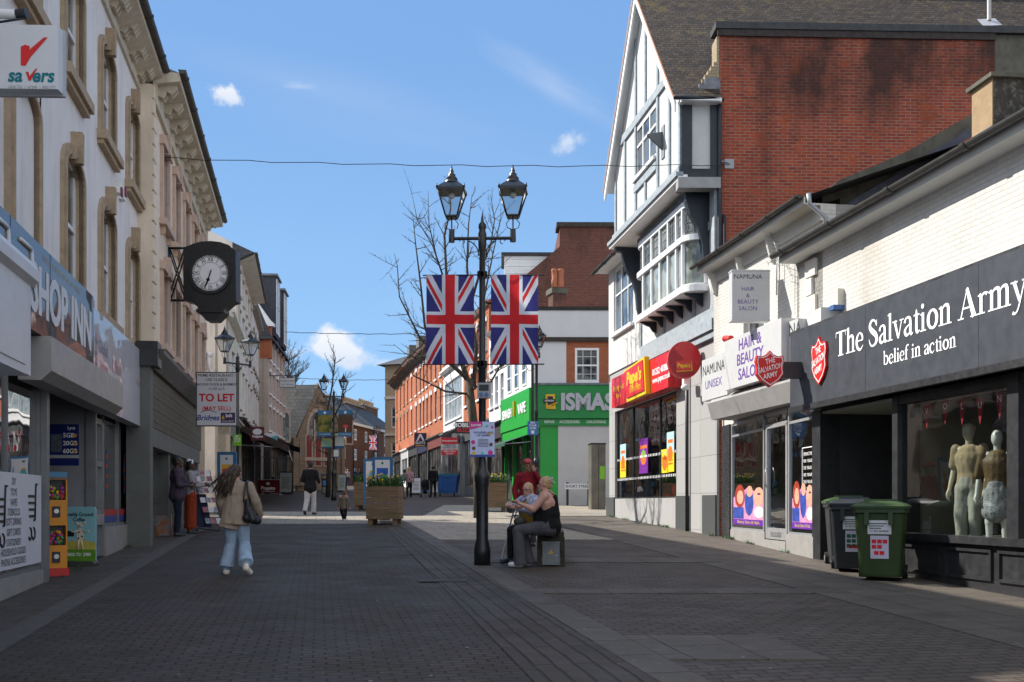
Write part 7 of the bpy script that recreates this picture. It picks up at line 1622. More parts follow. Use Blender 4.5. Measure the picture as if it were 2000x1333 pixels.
# ---------------- wheelie bins ----------------
def bin_(name, label, pos, rz, body, lid, stick):
    t = thing(name, label, 'wheelie bin', pos, 'wheelie bins at the passage'); F = Fr(pos[0], pos[1], math.cos(rz), math.sin(rz), pos[2]); t.rotation_euler[2] = rz
    b = MB(); w0, w1 = .23, .285; d0, d1 = .26, .36; n = 5
    def ring(hw, hd, z, off=0):
        r = .05; pts = []
        for cx2, cy2, a0 in ((hw-r, hd-r, 0), (-hw+r, hd-r, 90), (-hw+r, -hd+r, 180), (hw-r, -hd+r, 270)):
            for i in range(n): a = math.radians(a0+90*i/(n-1)); pts.append(F.p(cx2+r*math.cos(a), cy2+r*math.sin(a)+off, z))
        return pts
    lv = [(w0, d0, .06, -.03), (w0, d0+.01, .09, -.03), (w1-.01, d1-.02, .88, 0), (w1+.015, d1+.005, .9, 0), (w1+.015, d1+.005, .96, 0)]
    vs = sum([ring(*l) for l in lv], []); m = 4*n
    b.add(vs, [(i*m+j, i*m+(j+1) % m, (i+1)*m+(j+1) % m, (i+1)*m+j) for i in range(len(lv)-1) for j in range(m)]+[tuple(range(m-1, -1, -1))], body, False)
    for q in (-.16, .1): b.box(F, q, q+.05, d1-.03, d1+.03, .74, .9, body)
    b.build('body', t)
    b = MB(); lv = [(w1+.03, d1+.03, .955, .0), (w1+.035, d1+.035, .985, 0), (w1-.02, d1-.03, 1.02, -.0), (w1-.12, d1-.12, 1.05, -.02)]
    vs = sum([ring(*l) for l in lv], []); b.add(vs, [(i*m+j, i*m+(j+1) % m, (i+1)*m+(j+1) % m, (i+1)*m+j) for i in range(3) for j in range(m)]+[tuple(range(3*m, 4*m))], lid, False)
    b.tube([F.p(-.2, -d1-.06, 1.0), F.p(-.2, -d1-.02, .97), F.p(.2, -d1-.02, .97), F.p(.2, -d1-.06, 1.0), F.p(-.2, -d1-.06, 1.0)], .014, lid, 6)
    b.box(F, -.18, .18, .12, .16, 1.035, 1.075, lid); b.build('lid', t)
    for s_ in (-1, 1): b = MB(); b.cyl(F.p(s_*.215, -.3, .1), F.p(s_*.275, -.3, .1), .1, .1, P('bin rubber', (.015, .015, .015), .8, .1), 18); b.cyl(F.p(s_*.27, -.3, .1), F.p(s_*.28, -.3, .1), .05, .05, GREY, 12); b.build('wheel', t)
    b = MB(); wf = lambda z: d0-.02+(d1-d0)*(z-.09)/.79+.006
    def lab(u0, u1, z0, z1, m_, e=0): b.add([F.p(u0, wf(z0)+e, z0), F.p(u1, wf(z0)+e, z0), F.p(u1, wf(z1)+e, z1), F.p(u0, wf(z1)+e, z1)], [(0, 1, 2, 3)], m_)
    lab(-.13, .13, .62, .8, SW, .002); lab(-.1, .1, .3, .6, P('pale lilac sticker', (.5, .48, .6), .5, .05), .002)
    for i in range(3): lab(-.11, .08-.03*i, .75-.03*i, .762-.03*i, MT['green sign'], .004)
    for i in range(2 if stick else 3):
        for j in range(3-(i % 2)): lab(-.085+j*.06, -.035+j*.06, .5-.07*i, .55-.07*i, RT if stick else MT['green sign'], .004)
    for j in range(2): lab(-.06+j*.06, -.01+j*.06, .35, .4, RT, .004)
    b.text(F, '01483 869868', 0, wf(.66)+.006, .66, .035, TXTK); b.build('stickers', t); t.scale = (1.2, 1.15, 1.07)
    return t
BG_ = P('green bin plastic', (.026, .05, .012), .45, .12, 3, .001, 50); BG2 = P('lighter green lid', (.04, .075, .025), .45, .1, 3); BK = P('dark bin plastic', (.018, .02, .022), .45, .2, 4, .001, 50); BK2 = P('grey bin lid', (.035, .04, .048), .4, .2, 4)
pb = gnd(1727, 1136); pk = gnd(1668, 1120)
bin_('wheelie_bin', 'green wheelie bin with white and red stickers, nearest in front of the shop passage', (pb.x+.04, pb.y+.22, pb.z), math.radians(-24), BG_, BG2, 1)
bin_('wheelie_bin', 'black wheelie bin with stickers standing behind the green one', (pk.x+.1, pk.y+.32, pk.z), math.radians(-18), BK, BK2, 0)
bin_('wheelie_bin', 'dark green lidded bin mostly hidden inside the passage behind the other bins', (pk.x+.3, pk.y+1.2, pk.z+.03), math.radians(-12), BK, BG2, 0)
# ---------------- planters ----------------
def woodm(name, c):
    if name in MT: return MT[name]
    s = NB(name); co = s.coord('Object', (1, 1, 14)); f = s.noise(co, 2.2, 5, .6); cc = s.mix(s.ramp(f, .3, .7), mul(c, .6), mul(c, 1.25)); cc = s.mix(s.ramp(s.noise(s.coord(), 1.7, 5), .5, .7, 0, .6), cc, (.07, .085, .03)); MT[name] = s.fin(cc, .8, s.bump(f, .006), 0, .25); return s.m
PW = woodm('planter timber', (.20, .135, .085)); LEAF = P('daffodil leaf', (.055, .13, .035), .6, .35, 9); LEAF2 = P('dark shrub leaf', (.03, .07, .02), .6, .35, 9); DAF = P('daffodil yellow', (.72, .5, .02), .6, .1); PET = P('pale petal', (.7, .68, .62), .6, .1); VIOP = P('violet petal', (.06, .03, .18), .6, .2)
def planter(pos, rz, w_, label, flowers=1, seed=1):
    r = random.Random(seed); t = thing('planter', label, 'planter', pos, 'slatted timber planters'); F = Fr(pos[0], pos[1], math.cos(rz), math.sin(rz), pos[2]); h0, h1 = .17, 1.1; hw = w_/2
    for i in range(6):
        z0 = h0+(h1-h0)*i/6; z1 = h0+(h1-h0)*(i+1)/6-.008; b = MB()
        b.box(F, -hw, hw, hw-.03, hw, z0, z1, PW); b.box(F, -hw, hw, -hw, -hw+.03, z0, z1, PW); b.box(F, -hw, -hw+.03, -hw+.03, hw-.03, z0, z1, PW); b.box(F, hw-.03, hw, -hw+.03, hw-.03, z0, z1, PW); b.build('board_course', t)
    for sx in (-1, 1):
        for sy in (-1, 1): b = MB(); b.box(F, sx*hw*.62, sx*hw*.9, sy*hw*.62, sy*hw*.9, 0, h0+.05, PW); b.build('foot', t)
    b = MB(); b.box(F, -hw+.03, hw-.03, -hw+.03, hw-.03, h1-.2, h1-.06, P('potting soil', (.03, .022, .015), .95, .3, 20)); b.build('soil', t)
    pl = thing('bedding_plants', ('yellow daffodils and leaves filling the ' if flowers else 'green foliage filling the ')+label.replace('square ', ''), 'flowers', F.p(0, 0, h1-.06)); b = MB()
    for i in range(420):
        x_, y_ = r.uniform(-hw+.05, hw-.05), r.uniform(-hw+.05, hw-.05); L_ = r.uniform(.2, .46); lx, ly = r.gauss(0, .09)+x_*.25, r.gauss(0, .09)+y_*.2; ww = r.uniform(.006, .016)
        a = F.p(x_, y_, h1-.07); m_ = F.p(x_+lx*.5, y_+ly*.5, h1-.07+L_*.65); e = F.p(x_+lx*1.6, y_+ly*1.6, h1-.07+L_*.95); s_ = F.d*ww*math.cos(i)+F.out*ww*math.sin(i)
        b.add([a-s_, a+s_, m_+s_, e, m_-s_], [(0, 1, 2, 4), (4, 2, 3)], LEAF if r.random() < .7 else LEAF2)
    b.build('leaves', pl)
    b = MB()
    for i in range(64 if flowers else 8):
        x_, y_ = r.uniform(-hw, hw), r.uniform(-hw, hw); z_ = h1+r.uniform(.08, .36); c_ = F.p(x_, y_, z_); m_ = DAF if r.random() < .6 else (PET if r.random() < .6 else VIOP); rr_ = r.uniform(.02, .042) if m_ is DAF else .02
        dr_ = Vector((r.gauss(0, 1), -abs(r.gauss(1, .5)), r.gauss(.3, .4))).normalized(); xx = dr_.orthogonal().normalized(); yy = dr_.cross(xx)
        for k_ in range(6):
            a = k_*math.pi/3; d1_ = xx*math.cos(a)+yy*math.sin(a); d2_ = xx*math.cos(a+.5)+yy*math.sin(a+.5); d0_ = xx*math.cos(a-.5)+yy*math.sin(a-.5); b.add([c_, c_+d0_*rr_*.7, c_+d1_*rr_*1.3, c_+d2_*rr_*.7], [(0, 1, 2, 3)], m_)
        b.cyl(c_, c_+dr_*rr_, rr_*.35, rr_*.5, m_, 6)
    b.build('flowers', pl)
    return t
pp_ = gnd(748, 1026); planter((pp_.x, pp_.y+.45, pp_.z), math.radians(-3), .92, 'square slatted planter standing nearest in mid street', 1, 3)
pp_ = gnd(720, 996); planter((pp_.x-.1, pp_.y+.6, pp_.z), math.radians(-4), .95, 'slatted planter close behind the first', 0, 5)
pp_ = gnd(966, 1001); planter((pp_.x, pp_.y+.4, pp_.z), math.radians(4), .85, 'slatted planter right of the near lamp', 1, 9)
# poster displays
def display(label, Y, x0, x1, y0, ybot, art, seed):
    a, c, z0, z1 = pxbox(Y, x0, x1, y0, ybot); z0 = zg(0, Y); F = Fr(0, Y, 1, 0); t = thing('poster_display', label, 'poster display', ((a+c)/2, Y, z0), 'blue framed poster displays'); b = MB()
    b.box(F, a, c, -.12, 0, z0+.25, z1, BNB); b.box(F, a+.1, c-.1, -.1, -.02, z0, z0+.25, DARK); b.build('frame', t)
    b = MB(); h = (z1-z0-.25); q = z0+.25; b.box(F, a+.09, c-.09, 0, .006, q+.1, z1-.09, SW); b.box(F, a+.14, c-.14, .006, .01, q+h*.1, z1-h*.2, art[0])
    r = random.Random(seed)
    for i in range(14 if len(art) > 2 else 2): m_ = art[1+i % (len(art)-1)]; b.disc(F, r.uniform(a+.25, c-.25), .01, .0115+.0008*i, r.uniform(q+h*.2, z1-h*.3), r.uniform(.07, .17), m_, 12, r.uniform(.05, .16))
    b.disc(F, (a+c)/2, .006, .012, z1-.09-h*.06, .035, MT['green sign'], 10); b.build('poster', t)
ART = [P('art deep blue', (.02, .1, .4), .5, .3, 5), P('art green', (.05, .3, .1), .5, .3, 7), P('art red', (.5, .06, .03), .5, .2), P('art teal', (.03, .35, .4), .5, .2), P('art orange', (.6, .3, .05), .5, .2)]
display('blue framed display with a colourful underwater children\'s picture behind the planter', 31.8, 727, 767, 893, 980, ART, 4)
display('blue framed display with an orange figure partly hidden by the colourful one', 38, 710, 745, 897, 975, [SW, ART[4], ART[3]], 8)
display('blue framed display with a yellow and red bird picture on the left pavement', 30, 424, 461, 883, 990, [P('art sunset', (.7, .4, .04), .5, .2, 4), ART[2], SW], 2)
# ---------------- bench and cabinet ----------------
Yb_ = 16.6; FBk = Fr(0, Yb_, 1, -.04); a, c = FBk.u(1049), FBk.u(1103); zb0 = zg(0, Yb_); DW = woodm('dark wet timber', (.05, .042, .032))
t = thing('bench', 'dark timber backless bench with a steel electrical cabinet in its end', 'bench', FBk.p((a+c)/2, 0, zb0))
b = MB(); 
for i in range(4): q = a+(c-a)*i/4; b.box(FBk, q, q+(c-a)/4-.012, -1.7, .0, zb0+.47, zb0+.55, DW)
b.build('seat', t)
for w_ in (-.1, -1.7):
    for q in (a-.0, c-.07): b = MB(); b.box(FBk, q, q+.07, w_, w_+.1, zb0, zb0+.47, DW); b.build('leg', t)
b = MB(); b.box(FBk, a+.05, c-.05, -1.6, -.1, zb0+.4, zb0+.46, DW); b.box(FBk, a, c, -.1, .01, zb0+.4, zb0+.468, DW); b.build('apron', t)
CAB = P('grey steel cabinet', (.17, .18, .18), .45, .15, 4, metal=.5, dirt=(.08, .07, .06), dirtamt=.4)
b = MB(); b.box(FBk, a+.085, c-.085, -.5, .03, zb0+.02, zb0+.39, CAB); b.box(FBk, a+.075, c-.075, -.5, .045, zb0+.37, zb0+.4, CAB); b.box(FBk, a+.1, c-.1, .03, .036, zb0+.05, zb0+.36, CAB)
m_ = (a+c)/2; b.prism(FBk, [(m_-.04, zb0+.2), (m_+.04, zb0+.2), (m_, zb0+.27)], .036, .039, YEL); b.prism(FBk, [(m_-.008, zb0+.21), (m_+.008, zb0+.21), (m_+.002, zb0+.245)], .039, .041, TXTK); b.box(FBk, c-.15, c-.11, .036, .045, zb0+.17, zb0+.18, SILVER); b.build('cabinet', t)
# ---------------- far furniture ----------------
p = gnd(637, 967); t = thing('litter_bin', 'black litter bin with a blue panel beside the third lamp post', 'litter bin', p); F = Fr(p.x, p.y, 1, 0, p.z)
b = MB(); b.box(F, -.24, .24, -.25, .25, .05, .95, DARK); b.box(F, -.28, .28, -.29, .29, 1.2, 1.3, P('bin hood blue', (.05, .09, .2), .5, .1)); b.box(F, -.28, .28, -.29, .29, .95, 1.0, DARK)
for x_ in (-.26, .22):
    for y_ in (-.27, .23): b.box(F, x_, x_+.04, y_, y_+.04, 1.0, 1.2, DARK)
b.box(F, -.16, .16, .25, .256, .58, .9, P('bin panel blue', (.06, .25, .55), .5, .1)); b.box(F, -.18, .18, .25, .256, .1, .48, P('grey panel', (.2, .21, .2), .5, .2)); b.build('body', t)
def aboard(label, px, py, w_, h_, face, txt=None, rz=0):
    p = gnd(px, py); t = thing('pavement_board', label, 'A-board', p); F = Fr(p.x, p.y, math.cos(rz), math.sin(rz), p.z); b = MB(); dk = DARK
    def leaf(s_): 
        vs = [F.p(-w_/2, s_*.25, .06), F.p(w_/2, s_*.25, .06), F.p(w_/2, s_*.03, h_), F.p(-w_/2, s_*.03, h_)]; return vs if s_ > 0 else vs[::-1]
    for s_ in (1, -1):
        v = leaf(s_); n_ = (v[1]-v[0]).cross(v[3]-v[0]).normalized(); b.hexa([v[0]-n_*.03, v[1]-n_*.03, v[1], v[0], v[3]-n_*.03, v[2]-n_*.03, v[2], v[3]], dk)
        i = [v[0].lerp(v[2], .06), v[1].lerp(v[3], .06), v[2].lerp(v[0], .06), v[3].lerp(v[1], .06)]; b.add([q+n_*.004 for q in i], [(0, 1, 2, 3)], face)
        for k_ in range(7):
            f0 = .2+.09*k_; l0, l1 = i[0].lerp(i[3], f0), i[1].lerp(i[2], f0); m0, m1 = i[0].lerp(i[3], f0+.025), i[1].lerp(i[2], f0+.025); e = .12+.05*(k_ % 3)
            b.add([q+n_*.007 for q in (l0.lerp(l1, e), l1.lerp(l0, e), m1.lerp(m0, e), m0.lerp(m1, e))], [(0, 1, 2, 3)], TXTK if face is SW or face is GPN else TXTW)
    b.build('board', t)
    b = MB(); b.box(F, -w_/2, w_/2, -.3, .3, 0, .07, dk); b.build('foot', t)
GPN = P('grey green notice', (.28, .3, .28), .5, .1)
aboard('grey framed menu board on the pavement right of the maroon cafe screen', 559, 966, .85, 1.45, GPN)
aboard('tall pavement menu board just right of the third lamp post', 668, 962, .6, 1.3, GPN)
aboard('dark chalk board beyond the cafe menu board on the left pavement', 583, 955, .9, 1.1, P('chalk board', (.04, .045, .06), .7, .2))
aboard('white pavement board between the blonde woman and the pushchair', 813, 967, .62, 1.1, SW)
# cafe screens
MRN = cloth('maroon canvas', (.12, .01, .02), .1)
p0_, p1_ = gnd(500, 967), gnd(546, 967); F = Fr(p0_.x, p0_.y, p1_.x-p0_.x, .25, p0_.z); ln = (p1_-p0_).length
t = thing('cafe_screen', 'maroon canvas cafe screen with white Poppins lettering', 'barrier', p0_); b = MB(); b.box(F, 0, ln, -.01, .01, .12, .92, MRN); b.text(F, 'Poppins', ln/2, .012, .42, .3, TXTW, bold=.03, sx=.9); b.text(F, 'Cafe Restaurant', ln/2, .012, .22, .12, TXTW); b.disc(F, ln/2, .01, .015, .7, .12, SW, 18, .1); b.build('canvas', t)
for q in (0, ln): b = MB(); b.cyl(F.p(q, 0, 0), F.p(q, 0, 1.0), .02, .02, SILVER, 8); b.lathe(F.p(q, 0, 0), [(.18, 0), (.17, .03), (.03, .05)], SILVER, 14); b.build('post', t)
b = MB(); b.cyl(F.p(0, 0, .95), F.p(ln, 0, .95), .015, .015, SILVER, 6); b.build('rail', t)
# cafe awning on the left row
t4_ = thing('cafe_awning', 'dark striped cafe awning with scalloped edge sheltering tables on the left', 'awning', LF.p(50, 0, 4.6)); AW2 = P('dark brown awning cloth', (.035, .022, .018), .8, .3, 6)
b = MB(); a, c = 45.5, 57; b.add([LF.p(a, .15, 5.0), LF.p(c, .15, 5.0), LF.p(c, 2.2, 4.1), LF.p(a, 2.2, 4.1), LF.p(c, 2.2, 3.8), LF.p(a, 2.2, 3.8)], [(0, 3, 2, 1), (3, 5, 4, 2), (0, 1, 2, 3)], AW2); b.add([LF.p(a, .15, 5.0), LF.p(a, 2.2, 4.1), LF.p(a, 2.2, 3.8), LF.p(a, .15, 4.7)], [(0, 1, 2, 3)], AW2)
b.add([LF.p(a, 2.21, 3.9), LF.p(c, 2.21, 3.9), LF.p(c, 2.21, 3.82), LF.p(a, 2.21, 3.82)], [(3, 2, 1, 0)], SW); b.build('canopy', t4_)
b = MB()
for q in (a+.1, c-.1): b.tube([LF.p(q, .1, 4.1), LF.p(q, 2.2, 4.0)], .025, GREY, 6)
b.build('arms', t4_)
t = thing('shop_awning', 'second dark awning with bright blue edge beyond the cafe', 'awning', LF.p(60, 0, 4.8)); b = MB(); a, c = 58.5, 65; b.add([LF.p(a, .15, 5.4), LF.p(c, .15, 5.4), LF.p(c, 2.6, 4.7), LF.p(a, 2.6, 4.7), LF.p(c, 2.6, 4.5), LF.p(a, 2.6, 4.5)], [(0, 3, 2, 1), (0, 1, 2, 3)], AW2); b.add([LF.p(a, 2.61, 4.72), LF.p(c, 2.61, 4.72), LF.p(c, 2.61, 4.45), LF.p(a, 2.61, 4.45)], [(3, 2, 1, 0)], P('blue awning edge', (.03, .2, .5), .5, .1)); b.build('canopy', t)
# red and white barriers far left
t = thing('traffic_barrier', 'low red and white plastic barriers beyond the cafe tables', 'barrier', gnd(570, 957)); p = gnd(570, 957); F = Fr(p.x, p.y+4, 1, 0, p.z+.1); b = MB()
for i in range(5): b.box(F, -1+i*.5, -1+i*.5+.48, -.1, 0, .6, 1.0, P('barrier red', (.5, .03, .02), .5, .1)); b.box(F, -.9+i*.5, -.75+i*.5, 0, .005, .75, .92, SW)
for i in (-1, 0, 1.3): b.box(F, i, i+.06, -.3, .3, -.1, .6, MT['barrier red'])
b.build('panel', t)
# blue dumpster
p = gnd(874, 970); BLD = P('blue plastic bin', (.03, .12, .38), .45, .15, 2, dirt=(.02, .05, .1), dirtamt=.5); t = thing('wheeled_skip', 'large blue four wheeled waste container with teal lid on the sunny row', 'waste container', p); F = Fr(p.x, p.y+.5, 1, -.1, p.z)
b = MB(); vs = [F.p(u, w_, z) for z, hu, hd in ((.2, .52, .4), (1.25, .62, .5)) for u, w_ in ((-hu, hd), (hu, hd), (hu, -hd), (-hu, -hd))]; b.hexa(vs, BLD); b.box(F, -.65, .65, .48, .54, 1.15, 1.27, BLD)
for q in (-.4, -.1, .2, .45): b.box(F, q, q+.05, .44, .5, .35, 1.15, BLD)
b.build('body', t); b = MB(); b.box(F, -.67, .67, -.5, .56, 1.27, 1.33, P('teal lid', (.03, .2, .2), .5, .1)); b.build('lid', t)
for q in (-.42, .42): b = MB(); b.cyl(F.p(q-.03, .3, .1), F.p(q+.03, .3, .1), .1, .1, DARK, 12); b.build('wheel', t)
# leaflet trolley
p = gnd(404, 1040); t = thing('leaflet_stand', 'wheeled leaflet stand with rows of magazines facing the street', 'leaflet stand', p); F = Fr(p.x, p.y, .93, .35, p.z)
NV = P('navy trolley bag', (.012, .018, .05), .8, .2, 6)
b = MB(); sl3 = .28
b.hexa([F.p(-.24, .02, .12), F.p(.12, .02, .12), F.p(.12, -.2, .12), F.p(-.24, -.2, .12), F.p(-.24, -.02, .95), F.p(-.02, -.02, .95), F.p(-.02, -.2, .95), F.p(-.24, -.2, .95)], NV); b.build('bag', t)
b = MB()
def lean(u, z): return F.p(u+.17-(z-.2)*.23, .06, z)
b.tube([lean(-.2, .12), lean(-.2, 1.55)], .012, DARK, 6); b.tube([lean(.2, .12), lean(.2, 1.55)], .012, DARK, 6); b.tube([F.p(-.2, -.1, .1), F.p(.3, .12, .03), F.p(.3, .12, .2)], .012, DARK, 6); b.build('frame', t)
pcs = [pic('magazine cover a', [(.5, .5, .55), (.15, .2, .3), (.55, .5, .45)], 14), pic('magazine cover b', [(.55, .5, .5), (.35, .1, .12), (.1, .2, .3)], 12), SW]
for i, z in enumerate((.22, .5, .74, .98, 1.12, 1.27, 1.42)):
    b = MB(); a0, a1 = lean(-.2, z), lean(.2, z); b0, b1 = lean(-.2, z+.13), lean(.2, z+.13); o_ = F.out*.03
    for j in range(3): q0, q1 = j/3+.02, (j+1)/3-.02; b.hexa([a0.lerp(a1, q0)+o_*.2, a0.lerp(a1, q1)+o_*.2, a0.lerp(a1, q1)+o_, a0.lerp(a1, q0)+o_, b0.lerp(b1, q0)+o_*.2, b0.lerp(b1, q1)+o_*.2, b0.lerp(b1, q1)+o_*.4, b0.lerp(b1, q0)+o_*.4][:8], pcs[(i+j) % 3])
    b.build('leaflet_row', t)
b = MB(); b.cyl(F.p(-.26, .02, .09), F.p(-.21, .02, .09), .09, .09, DARK, 14); b.build('wheel', t)
p = gnd(319, 1047); t = thing('shiny_bag', 'shiny metallic carrier bag on the ground by the grey pier', 'bag', p); F = Fr(p.x, p.y, 1, .1, p.z); b = MB(); b.hexa([F.p(-.18, .05, 0), F.p(.18, .05, 0), F.p(.18, -.15, 0), F.p(-.18, -.15, 0), F.p(-.19, .0, .48), F.p(.19, .0, .5), F.p(.18, -.12, .5), F.p(-.18, -.12, .48)], pic('foil bag', [(.05, .05, .05), (.3, .1, .03), (.2, .2, .2), (.04, .04, .04)], 5)); b.tube([F.p(-.19, .05, 0), F.p(-.19, .02, .5), F.p(.19, .02, .52), F.p(.19, .06, 0)], .01, SILVER, 5); b.build('bag', t)
# royal arms relief high on the alley wall
t = thing('coat_of_arms', 'small painted royal arms relief on the wall at the alley corner', 'relief', at(408, 705, 38)); F = Fr(0, 38.6, 1, 0); b = MB(); k2 = lambda x, y: F.uz(x, y)
b.prism(F, [k2(397, 722), k2(405, 728), k2(406, 690), k2(396, 690)], .0, .15, P('arms blue', (.03, .05, .15), .6, .2)); b.prism(F, [k2(395, 727), k2(405, 732), k2(404, 703), k2(395, 700)], .15, .22, RT); b.ell(F.p(k2(411, 0)[0], .1, k2(0, 708)[1]), .09, .08, .3, SW); b.ell(F.p(k2(413, 0)[0], .15, k2(0, 694)[1]), .1, .08, .1, SW); b.tube([F.p(*[k2(412, 0)[0], .1, k2(0, 722)[1]]), F.p(k2(418, 0)[0], .1, k2(0, 730)[1])], .05, SW, 6); b.build('relief', t)
# overhead wires
def wire(label, a, c, sag, r=.012, n=24):
    t = thing('overhead_cable', label, 'cable', a); b = MB(); pts = []
    for i in range(n+1): s_ = i/n; p = Vector(a).lerp(Vector(c), s_); p.z -= sag*4*s_*(1-s_); p.z += .02*math.sin(i*2.1); pts.append(p)
    b.tube(pts, r, DARK, 5); b.build('cable', t)
wire('near cable strung across the street from the cream block to the brick flank', at(300, 308, 24), at(1416, 322, 23.8), .1, .009)
wire('far thin cable crossing the sky above the white cloud', at(556, 649, 60), at(905, 650, 62), .1, .02)
wire('farthest thin cable crossing low over the brick terrace chimneys', at(560, 738, 90), at(770, 742, 95), .1, .025)
# plant inside the salon window
c = NF.p(NF.u(1466), -.45, 1.7); t = thing('potted_plant', 'spiky green potted plant behind the salon window', 'plant', c); b = MB(); r = random.Random(4)
b.tube([c+Vector((0, 0, -.8)), c], .03, P('cane stem', (.2, .15, .08), .8, .1), 6); b.build('stem', t); b = MB()
for i in range(40):
    a = r.uniform(0, 6.28); e = r.uniform(.1, 1.4); L_ = r.uniform(.3, .5); d = Vector((math.cos(a)*math.cos(e), math.sin(a)*math.cos(e)*.5, math.sin(e))); s_ = d.orthogonal().normalized()*.022; m1_ = c+d*L_*.5+Vector((0, 0, .08)); e_ = c+d*L_+Vector((0, 0, -.05)); b.add([c-s_*.5, c+s_*.5, m1_+s_, e_, m1_-s_], [(0, 1, 2, 4), (4, 2, 3)], P('dracaena leaf', (.06, .16, .03), .5, .3, 8))
b.build('leaves', t)
t = thing('salon_chairs', 'dark red salon seats seen through the glass door', 'seat', NF.p(NF.u(1516), -1.2, .9)); b = MB(); u = NF.u(1516); b.box(NF, u-.6, u+.3, -1.6, -1.1, .9, 1.35, P('dark red leather', (.12, .015, .015), .35, .2)); b.box(NF, u-.6, u+.3, -1.7, -1.5, 1.2, 1.75, MT['dark red leather']); b.build('seat', t)
BARK = P('grey brown bark', (.06, .05, .038), .9, .35, 7, .01, 30, dirt=(.10, .12, .06), dirtamt=.5)
def bare_tree(name, label, base, limbs, seed, tw=.02, trunk=None, shoot_len=1.6, dens=1.0, group=None):
    """trunk and limbs are given as polylines; pollard shoots and twigs grow from them"""
    r = random.Random(seed); t = thing(name, label, 'tree', base, group)
    b = MB(); b.tube(trunk[0], list(trunk[1]), BARK, 10); b.build('trunk', t)
    b = MB(); tw_ = MB()
    def twigs(p, d, L_, rad, lvl):
        n = max(4, int(L_/.17)); pts = [p]; dd = d.copy()
        for i in range(n):
            dd = (dd+Vector((r.gauss(0, .07), r.gauss(0, .07), r.gauss(.035, .05)))).normalized(); pts.append(pts[-1]+dd*L_/n)
        (b if rad > .018 else tw_).tube(pts, rad, BARK, 5 if rad > .015 else 4, r1=rad*.35)
        if lvl <= 0: return
        for i in range(1, n+1):
            for _ in range(2):
                if r.random() < .8*dens:
                    ax = Vector((r.gauss(0, 1), r.gauss(0, 1), r.gauss(0, .3))).normalized(); q = (dd*1.0+ax*.75).normalized(); f = 1-i/n*.6
                    twigs(pts[i], q, L_*r.uniform(.2, .42)*f, rad*.45, lvl-1)
    for pts, r0, r1, lv in limbs:
        b.tube(pts, r0*.8, BARK, 8, r1=r1*.6)
        for i in range(1, len(pts)):
            seg = (Vector(pts[i])-Vector(pts[i-1]))
            for k_ in range(max(2, int(seg.length/.19))):
                if r.random() < .85*dens:
                    p = Vector(pts[i-1]).lerp(Vector(pts[i]), r.random()); ax = Vector((r.gauss(0, 1), r.gauss(0, 1), r.gauss(.35, .5))).normalized(); d = (seg.normalized()*.5+ax).normalized(); rr = r0+(r1-r0)*i/len(pts)
                    twigs(p, d, shoot_len*r.uniform(.4, 1), min(rr*.5, tw), lv)
    b.build('branches', t); tw_.build('twigs', t); return t
T_Y = 33.0
def tp(x, y, dy=0): return at(x, y, T_Y+dy)
bs = Vector((*at(936, 0, T_Y)[:2], zg(0, T_Y)))
lim = [([tp(912, 740), tp(896, 690, .4), tp(880, 620, .6), tp(872, 540, .7), tp(868, 460, .8), tp(880, 410, .8), tp(880, 365, .9)], .11, .018, 2),
       ([tp(912, 740), tp(885, 715, -.5), tp(850, 690, -.8), tp(830, 640, -1), tp(822, 560, -1.1), tp(812, 480, -1.2), tp(806, 420, -1.2)], .09, .015, 2),
       ([tp(850, 690, -.8), tp(820, 660, -1), tp(800, 620, -1.2), tp(780, 580, -1.3), tp(776, 520, -1.4), tp(770, 495, -1.4)], .05, .01, 2),
       ([tp(872, 560, .7), tp(852, 500, .4), tp(838, 440, .2), tp(836, 372, .2)], .045, .009, 2),
       ([tp(872, 560, .7), tp(845, 480, 1.4), tp(815, 430, 1.6), tp(803, 372, 1.8)], .04, .009, 1),
       ([tp(925, 760), tp(930, 680, .5), tp(918, 600, .8), tp(912, 520, 1), tp(915, 440, 1), tp(922, 380, 1.1)], .1, .014, 2),
       ([tp(918, 600, .8), tp(935, 540, .2), tp(958, 480, -.2), tp(966, 430, -.3), tp(958, 380, -.4)], .06, .01, 2),
       ([tp(935, 640), tp(950, 560, -.6), tp(962, 500, -.8), tp(975, 440, -.9), tp(985, 410, -1)], .045, .009, 2),
       ([tp(920, 760), tp(960, 745, -1.2), tp(985, 700, -1.6), tp(1010, 690, -1.8), tp(1035, 728, -2)], .05, .012, 1),
       ([tp(915, 770), tp(870, 765, -.9), tp(840, 750, -1.2), tp(808, 735, -1.4), tp(790, 700, -1.5)], .05, .01, 1),
       ([tp(850, 690, -.8), tp(815, 700, -1.6), tp(790, 690, -1.8), tp(768, 672, -2)], .035, .008, 1),
       ([tp(896, 690, .4), tp(870, 660, 1.5), tp(820, 640, 2), tp(795, 600, 2.2)], .04, .008, 2)]
bare_tree('pollarded_tree', 'bare pollarded street tree rising behind the near lamp and its flags', bs, lim, 11, .016, trunk=([bs, bs+Vector((-.02, 0, 1.6)), tp(925, 830), tp(915, 740)], (.19, .16, .15, .13)), shoot_len=1.0)
b2 = Vector((*at(640, 0, 58)[:2], zg(0, 58)))
def tq(x, y, dy=0): return at(x, y, 58+dy)
lim = [([tq(645, 880), tq(640, 800), tq(648, 760), tq(655, 700), tq(652, 688)], .1, .02, 2), ([tq(645, 860), tq(628, 820, .5), tq(618, 790, .6)], .07, .02, 1), ([tq(645, 830), tq(665, 790, -.5), tq(672, 750, -.6), tq(676, 725, -.6)], .07, .02, 2), ([tq(645, 850), tq(672, 840, -.8), tq(694, 815, -.9), tq(700, 790, -1)], .06, .02, 1), ([tq(645, 890), tq(625, 880, .3), tq(606, 868, .3)], .06, .015, 1)]
